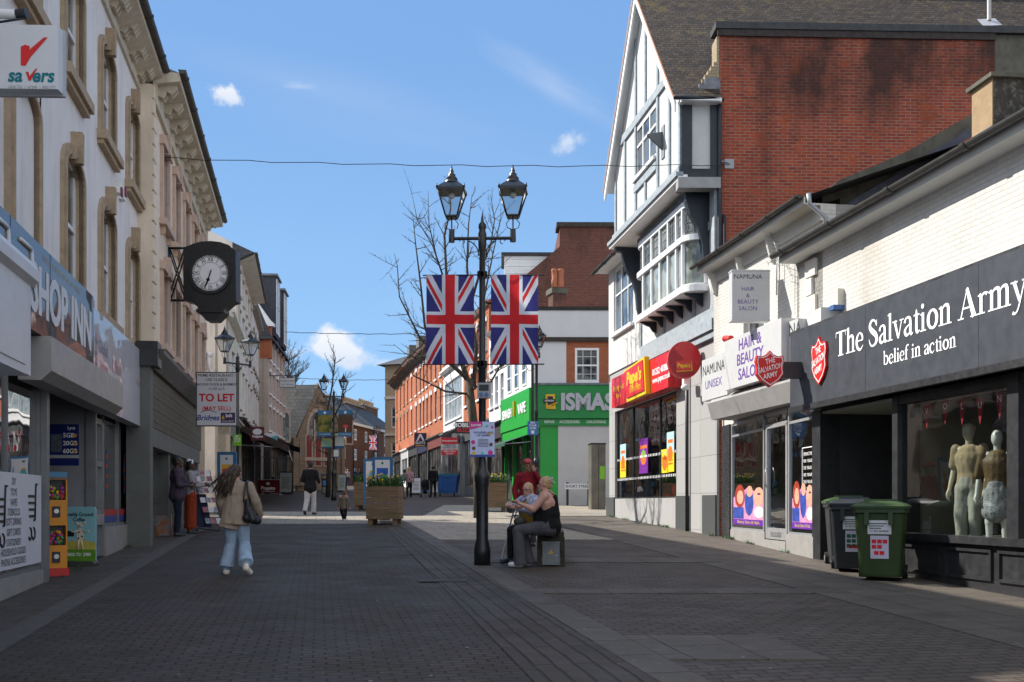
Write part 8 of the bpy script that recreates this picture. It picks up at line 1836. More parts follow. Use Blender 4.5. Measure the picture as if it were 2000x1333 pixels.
bare_tree('street_tree', 'smaller bare street tree beside the third lamp and its banners', b2, lim, 5, .022, trunk=([b2, tq(643, 900), tq(645, 830)], (.14, .12, .07)), shoot_len=1.3)
b3 = Vector((*at(572, 0, 120)[:2], zg(0, 118)))
def tr_(x, y, dy=0): return at(x, y, 120+dy)
lim = [([tr_(570, 800), tr_(565, 760), tr_(563, 715), tr_(566, 700)], .16, .04, 2), ([tr_(570, 780), tr_(576, 740), tr_(577, 712)], .12, .03, 2), ([tr_(568, 790), tr_(556, 740), tr_(557, 705)], .12, .03, 2)]
bare_tree('background_tree', 'distant bare tree top between the left row and the church roof', b3, lim, 8, .035, trunk=([b3, tr_(571, 860), tr_(570, 780)], (.3, .25, .15)), shoot_len=3.0)
# ================= people =================
SKINS = [P('fair skin', (.50, .27, .20), .55, .08, 12), P('tanned skin', (.36, .19, .13), .55, .08, 12), P('dark skin', (.07, .035, .022), .5, .1, 12)]
def fab(name, col, rough=.85, var=.14): return P(name, col, rough, var, 7, .002, 120, spec=.2)
class Blob:
    """shapes melted into one continuous surface by a voxel remesh"""
    def __init__(s, M): s.b = MB(); s.M = M
    def cap(s, p0, p1, r0, r1, fx=1, fy=1, n=14, e0=1, e1=1):
        p0, p1 = Vector(p0), Vector(p1); d = p1-p0; L_ = d.length; d = d/L_ if L_ > 1e-6 else Vector((0, 0, 1))
        y = Vector((0, 1, 0)) - d*d.y
        if y.length < .3: y = Vector((0, 0, 1)) - d*d.z
        y.normalize(); x = y.cross(d); vs = []; k = 5; rings = []
        for i in range(k+1): a = -math.pi/2+math.pi/2*i/k; rings.append((p0+d*r0*math.sin(a)*min(fx, fy, 1)*e0, r0*math.cos(a)))
        for i in range(k+1): a = math.pi/2*i/k; rings.append((p1+d*r1*math.sin(a)*min(fx, fy, 1)*e1, r1*math.cos(a)))
        for c, r in rings: vs += [c+x*fx*max(r, 1e-4)*math.cos(2*math.pi*j/n)+y*fy*max(r, 1e-4)*math.sin(2*math.pi*j/n) for j in range(n)]
        m = len(rings); fs = [(i*n+j, i*n+(j+1) % n, (i+1)*n+(j+1) % n, (i+1)*n+j) for i in range(m-1) for j in range(n)]+[tuple(range(n-1, -1, -1)), tuple(range((m-1)*n, m*n))]
        s.b.add([s.M @ v for v in vs], fs, None); return s
    def ell(s, c, rx, ry, rz, rot=None):
        c = Vector(c); m0 = len(s.b.v); s.b.ell((0, 0, 0), rx, ry, rz, None, 16, 10)
        for i in range(m0, len(s.b.v)): v = s.b.v[i]; v = (rot @ v) if rot else v; s.b.v[i] = s.M @ (v+c)
        return s
    def build(s, name, parent, mat, vox=.012, sm=4, fold=0, ffreq=7, label=None, seed=0):
        me = bpy.data.meshes.new('tmp'); me.from_pydata(s.b.v, [], s.b.f); o = bpy.data.objects.new('tmp', me)
        r = o.modifiers.new('r', 'REMESH'); r.mode = 'VOXEL'; r.voxel_size = vox
        q = o.modifiers.new('s', 'SMOOTH'); q.iterations = sm; q.factor = .5
        m2 = evaluated_mesh(o); bpy.data.meshes.remove(me)
        inv = mworld(parent).inverted(); Mi = s.M.inverted()
        n_ = len(m2.vertices); co = [0.0]*(3*n_); no = [0.0]*(3*n_); m2.vertices.foreach_get('co', co); m2.vertices.foreach_get('normal', no)
        for i in range(n_):
            p = Vector(co[3*i:3*i+3])
            if fold:
                l = Mi @ p; f = noise.noise(Vector((l.x*ffreq*1.6, l.y*ffreq*1.6, l.z*ffreq*.55+seed)))+.5*noise.noise(Vector((l.x*ffreq*3, l.y*ffreq*3, l.z*ffreq*1.6+seed+9)))
                p += Vector(no[3*i:3*i+3])*f*fold
            co[3*i:3*i+3] = inv @ p
        m2.vertices.foreach_set('co', co); m2.update()
        m2.materials.clear(); m2.materials.append(mat); m2.polygons.foreach_set('use_smooth', [True]*len(m2.polygons)); m2.name = name
        o = bpy.data.objects.new(name, m2); sc.collection.objects.link(o); o.parent = parent
        if label: o['label'] = label
        return o
def joints(H=1.75, stride=0, arm=0):
    """standing figure, x = its right, y = forward"""
    k = H/1.75; J = {}
    J['hip'] = (0, 0, .93); J['waist'] = (0, 0, 1.08); J['chest'] = (0, .0, 1.30); J['neck'] = (0, -.01, 1.47); J['head'] = (0, .015, 1.63)
    for s_, n_ in ((1, 'r'), (-1, 'l')):
        st = stride*s_
        J['hj'+n_] = (s_*.09, 0, .92); J['kn'+n_] = (s_*.1, st*.5+.02, .50); J['an'+n_] = (s_*.1, st-.02-abs(st)*.1, .09+max(0, -st)*.25); J['to'+n_] = (s_*.12, st+.14, .03+max(0, -st)*.1)
        J['sh'+n_] = (s_*.185, -.01, 1.42); J['el'+n_] = (s_*.24, -.03-st*.4, 1.14); J['wr'+n_] = (s_*.25, .05-st*.8, .89)
    return {a: Vector(b)*k for a, b in J.items()}, k
def hand(B, w_, d, k, curl=.4, side=1, fingers=True, palm=None):
    """palm, four unequal fingers with bends and a thumb off its side"""
    d = Vector(d).normalized(); n_ = Vector(palm).normalized() if palm else Vector((-side, 0, 0)); n_ = (n_-d*n_.dot(d)).normalized(); x = d.cross(n_)
    B.cap(w_, w_+d*.075*k, .026*k, .034*k, 1, 1); B.cap(w_+d*.03*k+x*.02*k, w_+d*.08*k+x*.026*k, .018*k, .016*k); B.cap(w_+d*.03*k-x*.02*k, w_+d*.08*k-x*.026*k, .018*k, .016*k)
    if not fingers: B.cap(w_+d*.08*k, w_+d*.15*k+n_*.03*k, .028*k, .018*k); return
    for i, (o, l) in enumerate(((-.031, .062), (-.011, .074), (.011, .07), (.031, .056))):
        p = w_+d*.085*k+x*o*k; e1 = d*math.cos(curl*.6)+n_*math.sin(curl*.6); e2 = d*math.cos(curl*1.6)+n_*math.sin(curl*1.6); q = p+e1*l*.55*k; B.cap(p, q, .0095*k, .009*k, n=8); B.cap(q, q+e2*l*.5*k, .009*k, .0075*k, n=8)
    t0 = w_+d*.03*k-x*.03*k*side; t1 = t0+(d*.6-x*side*.7+n_*.3).normalized()*.04*k; B.cap(t0, t1, .013*k, .011*k, n=8); B.cap(t1, t1+(d*.9-x*side*.2+n_*.4).normalized()*.03*k, .011*k, .009*k, n=8)
def person(label, pos, rz, H=1.75, J=None, k=None, skin=0, top=None, bot=None, shoe=None, hair=None, hairlen=0, vox=.014, girth=1.0, fem=False, topfn=None, botfn=None, headrot=(0, 0, 0), face=True, bald=False, fingers=True, toplen=.0, sleeve=True, botw=1.0, group=None, armskin=False, skirt=False, curl=.5, nolegs=False, handdir=None, scale_leg=1):
    if J is None: J, k = joints(H)
    t = thing('person', label, 'person', pos, group, rz); M = mworld(t); g = girth
    hd = J['head']; Rh = Matrix.Rotation(headrot[2], 3, 'Z') @ Matrix.Rotation(headrot[0], 3, 'X') @ Matrix.Rotation(headrot[1], 3, 'Y')
    hp = lambda x, y, z: hd+Rh @ Vector((x, y, z))*k
    B = Blob(M); tor = [(J['hip'], J['waist'], .135*g, .12*g), (J['waist'], J['chest'], .12*g, .15*g), (J['chest'], J['chest'].lerp(J['neck'], .5), .15*g, .13*g)]
    for a, b_, r0, r1 in tor: B.cap(a, b_, r0*k, r1*k, 1.15, .8)
    B.cap(J['neck']-(J['neck']-J['chest'])*.25, J['neck'].lerp(hd, .45), .062*k*min(g, 1.15), .055*k*min(g, 1.15))
    B.ell(hd+Vector((0, 0, .02*k)), .078*k, .097*k, .112*k, Rh); B.ell(hp(0, .02, -.055), .058*k, .07*k, .06*k, Rh)
    B.cap(hp(0, .088, .005), hp(0, .112, -.03), .010*k, .015*k, n=8); B.cap(hp(0, .09, -.09), hp(0, .088, -.095), .02*k, .02*k, n=8)
    B.cap(hp(-.02, .09, -.062), hp(.02, .09, -.062), .011*k, .011*k, n=8); B.cap(hp(-.045, .078, .033), hp(.045, .078, .033), .013*k, .013*k, n=8)
    for s_ in (-1, 1): B.ell(hp(s_*.08, -.005, -.005), .012*k, .022*k, .032*k, Rh)
    for n_, s_ in (('r', 1), ('l', -1)):
        sh, el, wr = J['sh'+n_], J['el'+n_], J['wr'+n_]; B.cap(sh, el, .05*k*g, .04*k*g); B.cap(el, wr, .042*k*g, .027*k); B.cap(J['chest'].lerp(J['neck'], .55), sh, .07*k, .055*k)
        dirh = (handdir[n_] if handdir and n_ in handdir else (wr-el)); hand(B, wr, dirh, k, curl, s_, fingers, palm=(0, 1, 0) if dirh[2] > -.5*dirh.length else None) if True else 0
        if not nolegs: B.cap(J['hj'+n_], J['kn'+n_], .08*k*g, .055*k); B.cap(J['kn'+n_], J['an'+n_], .055*k, .036*k); B.cap(J['an'+n_]+Vector((0, 0, -.03*k)), J['to'+n_], .035*k, .028*k)
    B.build('body', t, SKINS[skin], vox, 3)
    if top:
        B = Blob(M); e = .018*k
        for a, b_, r0, r1 in tor: B.cap(a, b_, r0*k+e, r1*k+e, 1.15, .84)
        if toplen: B.cap(J['waist'], J['hip']-Vector((0, 0, toplen)), .135*g*k+e, .16*g*k+e, 1.15, .9)
        for n_ in 'rl':
            sh, el, wr = J['sh'+n_], J['el'+n_], J['wr'+n_]; B.cap(J['chest'].lerp(J['neck'], .55), sh, .075*k, .066*k*g)
            if not armskin: B.cap(sh, el, .066*k*g, .058*k*g)
            else: B.cap(sh, sh.lerp(el, .45), .066*k*g, .066*k*g)
            if sleeve and not armskin: B.cap(el, el.lerp(wr, .96), .056*k*g, .042*k)
        if topfn: topfn(B, J, k)
        B.build('top', t, top, vox, 3, .012*k, seed=len(label))
    if bot and not nolegs:
        B = Blob(M)
        B.cap(J['hip'], J['hip'].lerp(J['waist'], .6), .15*g*k, .135*g*k, 1.15, .88)
        for n_ in 'rl':
            B.cap(J['hj'+n_], J['kn'+n_], .1*k*g, .072*k*botw); B.cap(J['kn'+n_], J['an'+n_]+Vector((0, 0, .0)), .07*k*botw, .058*k*botw*1.1, e1=.3)
        if skirt:
            B.cap(J['hip'], Vector((0, 0, .14)), .15*g*k, .17*k, 1.1, .85, e1=.1)
        if botfn: botfn(B, J, k)
        B.build('skirt' if skirt else 'trousers', t, bot, vox, 3, .010*k, seed=3+len(label))
    if shoe and not nolegs:
        for n_ in 'rl':
            B = Blob(M); a, to = J['an'+n_], J['to'+n_]; dn = Vector((0, 0, -.045*k)); B.cap(a+dn, to, .053*k, .043*k); B.cap(a, a+dn, .05*k, .055*k); B.build('shoe', t, shoe, vox*.8, 2)
    if hair:
        B = Blob(M)
        B.ell(hp(0, -.022, .042), .088*k, .1*k, .1*k, Rh); B.ell(hp(0, -.045, -.005), .08*k, .075*k, .085*k, Rh)
        if hairlen: 
            B.cap(hp(0, -.06, .0), hp(0, -.085, -.1-hairlen), .085*k, .07*k, 1.05, .6)
            for s_ in (-1, 1): B.cap(hp(s_*.075, -.01, .02), hp(s_*.085, -.03, -.12), .03*k, .03*k)
        B.build('hair', t, hair, vox, 2, .008*k, 16)
    if face:
        b = MB(); 
        for s_ in (-1, 1): b.ell(M @ hp(s_*.032, .089, .008), .011*k, .007*k, .006*k, TXTK)
        b.build('eyes', t); b = MB(); b.ell(M @ hp(0, .1, -.063), .022*k, .006*k, .006*k, P('lips', (.3, .08, .07), .5, .1)); b.build('mouth', t)
    t['_k'] = 1.0; del t['_k']; return t, M, J, k, hp
DKB = P('dark brown hair', (.045, .028, .018), .5, .5, 30, .003, 60); BLH = P('blonde hair', (.42, .28, .14), .5, .3, 30, .003, 60); BKH = P('black hair', (.012, .01, .009), .5, .3, 30, .003, 60)
# ---- woman walking away in the tan overshirt
p = gnd(462, 1123); J, k = joints(1.64)
def V(*a): return Vector(a)*k
J['knl'] = V(-.10, .08, .5); J['anl'] = V(-.16, .03, .09); J['tol'] = V(-.18, .17, .03)
J['knr'] = V(.11, .06, .49); J['anr'] = V(.19, -.30, .17); J['tor'] = V(.24, -.2, .05)
J['shr'] = V(.19, 0, 1.4); J['elr'] = V(.30, -.02, 1.16); J['wrr'] = V(.34, .1, .96); J['ell'] = V(-.25, .02, 1.16); J['wrl'] = V(-.24, .12, .95)
J['head'] += V(-.02, .03, -.01)
def jeans(B, J, k):
    for n_, s_ in (('l', -1), ('r', 1)):
        a = J['an'+n_]; B.cap(J['kn'+n_], a+V(0, 0, .035), .088*k, .118*k, 1, .95, e1=.12); B.cap(J['hj'+n_], J['kn'+n_], .115*k, .09*k)
def shirt(B, J, k):
    B.cap(V(0, 0, 1.2), V(-.03, -.02, .80), .175*k, .215*k, 1.1, .8, e1=.15); B.cap(V(-.06, -.05, 1.0), V(-.12, -.06, .74), .13*k, .15*k, 1.1, .7, e1=.15)
    for n_ in 'rl': B.cap(J['sh'+n_], J['el'+n_], .085*k, .08*k); B.cap(J['el'+n_], J['wr'+n_], .08*k, .06*k)
    B.cap(V(.16, -.02, 1.1), V(.17, -.03, .94), .07*k, .1*k)
TAN = fab('tan cotton overshirt', (.30, .235, .18)); JN = fab('washed blue denim', (.30, .40, .52)); SNK = P('cream and pink trainer', (.72, .66, .58), .6, .2, 14)
t, M, J, k, hp = person('person with long brown hair, tan overshirt and wide jeans walking away with a black bag', p, math.radians(6), 1.64, J, k, 0, TAN, JN, SNK, DKB, 0, .009, .95, topfn=shirt, botfn=jeans, face=False, curl=.5)
# wind blown hair: locks swept to the left
B = Blob(M); r = random.Random(2)
for i in range(42):
    a = r.uniform(-1, 1); st = hp(a*.06, -.06+r.uniform(-.02, .02), .05+r.uniform(-.04, .05)); L_ = r.uniform(.3, .5); e = st+V(-.10-r.uniform(0, .26)*(1-a)*.6, -.08+r.uniform(-.06, .03), -L_+max(0, -a)*.1); m_ = st.lerp(e, .5)+V(-.0, -.06, .03)
    B.cap(st, m_, .028*k, .022*k, n=8); B.cap(m_, e, .022*k, .006*k, n=8)
B.build('long_hair', t, DKB, .009, 1, .006, 20)
b = MB(); 
for i in range(60):
    a = r.uniform(-1, 1); st = hp(a*.06, -.08, .02); e = st+V(-.14-r.uniform(0, .32), -.1+r.uniform(-.05, .05), -r.uniform(.12, .5)); m_ = st.lerp(e, .5)+V(-.02, -.05, .05); b.tube([M @ st, M @ m_, M @ e], .0035, DKB, 4, r1=.001)
b.build('loose_strands', t)
BAGM = P('black leather', (.014, .014, .017), .4, .2, 8)
bt = thing('handbag', 'black leather tote hanging from the right shoulder of the walking woman', 'bag', M @ V(.27, -.1, .95)); B = Blob(M)
B.cap(V(.19, -.13, 1.16), V(.2, -.13, .92), .05*k, .075*k, 1.0, 1.0); B.cap(V(.18, -.12, 1.12), V(.27, -.15, .88), .05*k, .08*k); B.cap(V(.18, -.14, .9), V(.34, -.12, .86), .075*k, .07*k); B.build('bag', bt, BAGM, .01, 4)
b = MB(); b.tube([M @ V(*q) for q in ((.13, -.14, 1.15), (.14, -.14, 1.3), (.16, -.1, 1.46), (.17, 0, 1.49), (.2, .02, 1.4))], .011, BAGM, 6); b.tube([M @ V(*q) for q in ((.24, -.16, 1.14), (.2, -.15, 1.3), (.18, -.1, 1.46), (.185, 0, 1.49), (.22, .03, 1.4))], .011, BAGM, 6); b.build('strap', bt)
# ---- pair by the leaflet stand
p = Vector((*at(346, 0, 24.0)[:2], zg(0, 24))); J, k = joints(1.86)
J['elr'] = V(.27, .03, 1.14); J['wrr'] = V(.14, .26, 1.12); J['ell'] = V(-.27, .05, 1.15); J['wrl'] = V(-.1, .27, 1.16)
person('person in a dark purple jumper and navy trousers standing by the pier, arms folded', p, math.radians(-72), 1.84, J, k, 2, fab('plum wool jumper', (.055, .04, .06)), fab('navy trousers', (.012, .015, .03)), DARK, BKH, 0, .014, 1.15, face=True, toplen=.04, curl=.8)
B = None
p = Vector((*at(372, 0, 25)[:2], zg(0, 25))); J, k = joints(1.78)
def V(*a): return Vector(a)*k
J['elr'] = V(.25, .05, 1.14); J['wrr'] = V(.1, .3, 1.16); J['ell'] = V(-.25, .05, 1.15); J['wrl'] = V(-.06, .31, 1.18)
t, M, J, k, hp = person('person in a grey jumper, long rust skirt and white headband beside the leaflet stand', p, math.radians(-70), 1.72, J, k, 2, fab('grey wool jumper', (.26, .25, .27)), fab('rust skirt', (.22, .035, .012)), DARK, BKH, 0, .014, 1.1, skirt=True, curl=.8)
B = Blob(M); B.ell(hp(0, -.05, .12), .06*k, .06*k, .05*k); B.cap(hp(-.085, .02, .06), hp(0, .03, .135), .022*k, .022*k); B.cap(hp(.085, .02, .06), hp(0, .03, .135), .022*k, .022*k); B.build('headband', t, SW, .01, 2)
p = gnd(352, 1030); J, k = joints(1.7); person('person in black mostly hidden between the pair beside the leaflet stand', (p.x, p.y+.8, zg(0, p.y+.8)), math.radians(-80), 1.7, J, k, 2, fab('black coat', (.012, .012, .014)), fab('black trousers', (.012, .012, .014)), DARK, BKH, 0, .02, 1.05, face=False)
# ---- man and toddler
p = gnd(606, 1006); J, k = joints(1.84, .0)
def V(*a): return Vector(a)*k
J['knl'] = V(-.1, -.02, .5); J['anl'] = V(-.13, -.2, .13); J['tol'] = V(-.15, -.08, .03); J['knr'] = V(.09, .1, .5); J['anr'] = V(.08, .12, .09); J['tor'] = V(.1, .27, .03)
J['elr'] = V(.27, -.02, 1.15); J['wrr'] = V(.24, .2, 1.05); J['ell'] = V(-.27, -.04, 1.15); J['wrl'] = V(-.2, .2, 1.08); J['head'] += V(.01, .03, -.015)
person('person with short dark hair, black fleece and pale grey joggers walking away', p, math.radians(-4), 1.84, J, k, 0, fab('black fleece', (.014, .014, .016)), fab('pale grey joggers', (.52, .50, .50)), DARK, BKH, 0, .013, 1.08, face=False, toplen=.06, botw=1.25, curl=.9)
p = gnd(671, 1017); J, k = joints(.97)
J = {a: Vector((v.x*1.15, v.y, v.z*.93)) for a, v in J.items()}
J['head'] = Vector((.03, .04, .84)); J['neck'] = Vector((0, .01, .75)); J['anr'] = Vector((.05, -.03, .05)); J['anl'] = Vector((-.05, .12, .05)); J['tol'] = Vector((-.06, .2, .02)); J['wrl'] = Vector((-.19, .0, .42)); J['wrr'] = Vector((.19, .02, .44))
J['ell'] = Vector((-.16, -.02, .58)); J['elr'] = Vector((.16, -.02, .58))
person('toddler person in a brown padded coat and white trainers beside the man in black', p, math.radians(-15), .97, J, k*1.35, 0, fab('brown padded coat', (.17, .13, .095)), fab('black leggings', (.012, .012, .014)), SW, P('light brown hair', (.16, .08, .04), .5, .4, 30, .003, 60), 0, .011, .75, face=False, fingers=False, toplen=.08)
# ---- man in red on the phone
p = Vector((*at(1031, 0, 21)[:2], zg(0, 21))); J, k = joints(1.76)
def V(*a): return Vector(a)*k
J['ell'] = V(-.31, .1, 1.22); J['wrl'] = V(-.14, .16, 1.5); J['elr'] = V(.27, 0, 1.14); J['wrr'] = V(.24, .12, .92)
t, M, J, k, hp = person('person in a dark red hoodie and faded red cap talking on a phone', p, math.radians(176), 1.76, J, k, 1, fab('dark red hoodie', (.20, .012, .02)), fab('grey trousers', (.05, .05, .055)), DARK, BKH, 0, .011, 1.08, toplen=.06, handdir={'l': Vector((.25, -.15, 1))}, topfn=lambda B, J, k: B.cap(Vector((-.07, -.05, 1.47))*k, Vector((.07, -.05, 1.47))*k, .065*k, .065*k), headrot=(0, .05, .15))
B = Blob(M); B.ell(hp(0, -.01, .085), .093*k, .112*k, .07*k); B.cap(hp(-.04, .1, .07), hp(.04, .1, .07), .035*k, .035*k, 1, .35); B.ell(hp(0, .13, .065), .06*k, .06*k, .012*k); B.build('cap', t, fab('faded red cap', (.42, .07, .08)), .008, 2)
ph = thing('mobile_phone', 'dark mobile phone held to the ear of the man in red', 'phone', M @ hp(-.1, .03, -.02)); b = MB(); F = Fr(0, 0, 1, 0); F.o = M @ hp(-.105, .05, -.02); b.box(F, -.012, .012, -.05, .05, -.07, .07, DARK); b.build('body', ph)
# ---- seated woman in the black top, side on
Ys = 16.35; bx = at(1070, 0, Ys).x; z0s = zg(0, Ys); p = Vector((bx, Ys, z0s)); J, k = joints(1.68)
def V(*a): return Vector(a)
# faces -x in the world: local forward y maps to -x
J.update(hip=V(0, -.03, .66), waist=V(0, -.02, .84), chest=V(0, .0, 1.02), neck=V(0, .03, 1.18), head=V(0, .05, 1.325))
J.update(hjr=V(.1, .0, .64), hjl=V(-.1, .0, .64), knr=V(.12, .42, .60), knl=V(-.14, .46, .60), anr=V(.12, .34, .11), anl=V(-.14, .42, .1), tor=V(.12, .5, .05), tol=V(-.16, .58, .05))
J.update(shr=V(.19, .0, 1.13), shl=V(-.19, .02, 1.13), ell=V(-.24, .2, .93), wrl=V(-.2, .42, 1.02), elr=V(.24, .2, .95), wrr=V(.16, .42, .98))
BTOP = fab('black vest top', (.010, .010, .011))
def vest(B, J, k):
    B.cap(V(0, -.03, .66), V(0, .02, .98), .2, .17, 1.15, .95); B.cap(V(0, .1, .72), V(0, .12, .95), .15, .14, 1.1, .9)
t, M, J, k, hp = person('person in a black strappy top and grey flared trousers seated on the dark bench', p, math.radians(80), 1.68, J, k, 0, None, fab('grey flared trousers', (.075, .072, .08)), P('white sole shoe', (.45, .45, .45), .6, .1), BLH, .0, .009, 1.42, headrot=(0, 0, .1), botfn=lambda B, J, k: [B.cap(J['kn'+n_], J['an'+n_]+V(0, 0, -.05), .085, .11, 1, 1, e1=.1) for n_ in 'rl'] and B.cap(V(0, -.06, .62), V(0, .1, .62), .2, .16, 1.1, .7), botw=1.2, handdir={'l': V(.2, .6, .25), 'r': V(-.2, .7, -.1)}, curl=.5)
B = Blob(M); vest(B, J, k); B.cap(J['waist'], J['chest']+V(0, 0, .02), .2, .185, 1.1, .9); B.build('vest_top', t, BTOP, .01, 4, .008)
b = MB()
for s_ in (-1, 1): b.tube([M @ V(s_*.09, -.15, 1.03), M @ V(s_*.09, -.13, 1.14), M @ V(s_*.1, -.04, 1.215), M @ V(s_*.1, .08, 1.15), M @ V(s_*.1, .16, 1.04)], .008, BTOP, 6)
b.build('straps', t)
B = Blob(M); B.ell(hp(0, -.06, .05), .085*k, .08*k, .07*k); B.ell(hp(0, -.085, -.03), .06*k, .04*k, .05*k); B.build('hair_bun', t, BLH, .009, 2, .01, 18)
B = Blob(M); B.ell(hp(0, -.1, .06), .05, .05, .045); 
for q in ((-.05, -.13, .1), (.05, -.13, .09), (0, -.16, .03), (.05, -.1, .02), (-.02, -.09, .12)): B.cap(hp(0, -.1, .06), hp(*q), .012, .022, 1, .6, 8)
B.build('hair_scrunchie', t, P('silver grey fabric', (.4, .4, .42), .4, .3, 20), .008, 1, .006, 25)
# ---- second seated woman with crutches, facing the street
Y2 = 17.1; bx = at(1042, 0, Y2).x; p = Vector((bx, Y2, zg(0, Y2))); J, k = joints(1.6)
J.update(hip=V(0, -.02, .62), waist=V(0, .02, .80), chest=V(0, .06, .96), neck=V(0, .1, 1.09), head=V(.0, .13, 1.22))
J.update(hjr=V(.1, 0, .6), hjl=V(-.1, 0, .6), knr=V(.12, .40, .56), knl=V(-.12, .42, .56), anr=V(.12, .4, .11), anl=V(-.12, .44, .1), tor=V(.13, .56, .04), tol=V(-.13, .6, .04))
J.update(shr=V(.19, .08, 1.05), shl=V(-.19, .08, 1.05), ell=V(-.26, .26, .86), wrl=V(-.05, .42, .92), elr=V(.27, .28, .9), wrr=V(.05, .5, .96))
BLS = pic('flowered blouse', [(.5, .5, .56), (.42, .42, .5), (.2, .22, .32), (.52, .52, .56)], 16)
t, M, J, k, hp = person('person with short blonde hair and glasses seated by crutches, pale blouse, mustard top', p, math.radians(130), 1.6, J, k, 0, BLS, fab('black slacks', (.01, .01, .012)), DARK, BLH, .02, .010, 1.35, headrot=(-.1, 0, .25), curl=.9)
B = Blob(M); B.cap(V(0, .10, .70), V(0, .15, .98), .145, .12, 1.05, .8); B.build('mustard_top', t, fab('mustard knit', (.38, .22, .03)), .01, 4, .008)
b = MB()
for s_ in (-1, 1):
    c = M @ hp(s_*.033, .105, .008); b.tube([c+(M.to_3x3() @ Vector((.026*math.cos(a), 0, .02*math.sin(a)))) for a in [i*.7 for i in range(10)]], .0025, DARK, 4); b.tube([M @ hp(s_*.058, .1, .01), M @ hp(s_*.08, 0, .01)], .0025, DARK, 4)
b.build('glasses', t)
for i, (pa, pb_, nm) in enumerate((((978, 1100), (1003, 1000), 'grey elbow crutch standing further left in front of the seated women'), ((1002, 1100), (1032, 1028), 'grey elbow crutch leaning under the hands of the seated woman'))):
    a = gnd(*pa); a.z += .03; q = at(pb_[0], pb_[1], a.y+.25); d = (q-a).normalized(); top = a+d*1.02
    ct = thing('crutch', nm, 'crutch', a, 'elbow crutches'); b = MB(); b.cyl(a, a+d*.5, .011, .011, SILVER, 8); b.cyl(a+d*.48, top, .014, .014, P('crutch grey', (.25, .26, .28), .4, .1), 8); b.build('shaft', ct)
    b = MB(); b.cyl(a-d*.01, a+d*.04, .02, .014, DARK, 8); b.build('ferrule', ct); b = MB(); g_ = a+d*.82; b.cyl(g_, g_+Vector((.12, -.02, .0)), .016, .014, MT['crutch grey'], 8); b.build('handle', ct)
    b = MB(); b.tube([top+Vector((.045*math.cos(x_), .045*math.sin(x_), .03)) for x_ in [.5+i_*.5 for i_ in range(10)]], .014, MT['crutch grey'], 6); b.build('cuff', ct)
c = M @ V(-.1, .38, .72); bt = thing('handbag', 'small dark patterned handbag on the lap of the seated woman', 'bag', c); B = Blob(Matrix.Translation(c)); B.ell((0, -.05, -.02), .11, .06, .085); B.build('bag', bt, P('patterned bag', (.05, .045, .03), .6, .6, 30), .01, 2, .006); b = MB(); b.tube([c+Vector((-.09, -.03, .04)), c+Vector((-.03, .05, .22)), c+Vector((.1, .1, .35))], .01, BAGM, 5); b.build('strap', bt)
# ---- further figures
def far(label, px, py, H, rz, top, bot, hair=BKH, hairlen=0, girth=1.05, skin=0, stride=.15, fn=None, vox=.022, shoe=DARK, grp='distant shoppers', **kw):
    p = gnd(px, py); J, k = joints(H, stride)
    if fn: fn(J, k)
    return person(label, p, rz, H, J, k, skin, top, bot, shoe, hair, hairlen, vox, girth, face=False, fingers=False, group=grp, **kw)
NVY = fab('navy cloth', (.02, .03, .08)); GRC = fab('grey cloth', (.14, .14, .15)); BKC = fab('black cloth', (.012, .012, .014)); PKC = pic('pink checked shirt', [(.5, .4, .42), (.35, .12, .16), (.5, .45, .46)], 9); LGC = fab('pale grey cloth', (.3, .28, .28)); DEN = fab('dark denim', (.03, .05, .1))
far('person with long blonde hair and a pink checked shirt walking away past the slots arcade', 799, 972, 1.72, .1, PKC, BKC, BLH, .22)
far('person in a black tracksuit pushing a pushchair away on the right', 846, 972, 1.78, .05, BKC, BKC, BKH, 0, stride=.25)
def hunch(J, k):
    for n_ in ('chest', 'neck', 'head', 'shr', 'shl', 'elr', 'ell', 'wrr', 'wrl'): J[n_] += Vector((.12, .22, -.12))*k
far('stooping person in a grey hood and jeans just right of the flower planter', 782, 974, 1.7, -.6, GRC, DEN, BKH, 0, fn=hunch)
far('person in a pale jacket and jeans, leftmost of the distant group', 679, 950, 1.62, 0, LGC, DEN, P('grey hair', (.3, .28, .26), .6, .2), 0, vox=.03)
far('person in a dark coat at the back of the distant group', 690, 944, 1.78, 0, BKC, BKC, vox=.03)
far('person in blue walking in the middle of the distant group', 695, 948, 1.65, 0, NVY, BKC, vox=.03)
far('person in black with blue trousers, rightmost of the distant group', 703, 951, 1.62, 0, BKC, fab('bright blue trousers', (.02, .04, .2)), BKH, .1, vox=.03)
far('person seen small in the cafe doorway wearing white', 503, 966, 1.6, .3, SW, BKC, BKH, .1, vox=.03)
far('person in dark clothes seated behind the maroon cafe screen', 533, 964, 1.35, 1.5, BKC, BKC, vox=.03)
far('person with ginger hair sitting at the near end of the cafe screen', 491, 968, 1.3, -1.2, NVY, BKC, P('ginger hair', (.25, .07, .02), .6, .2), vox=.03)
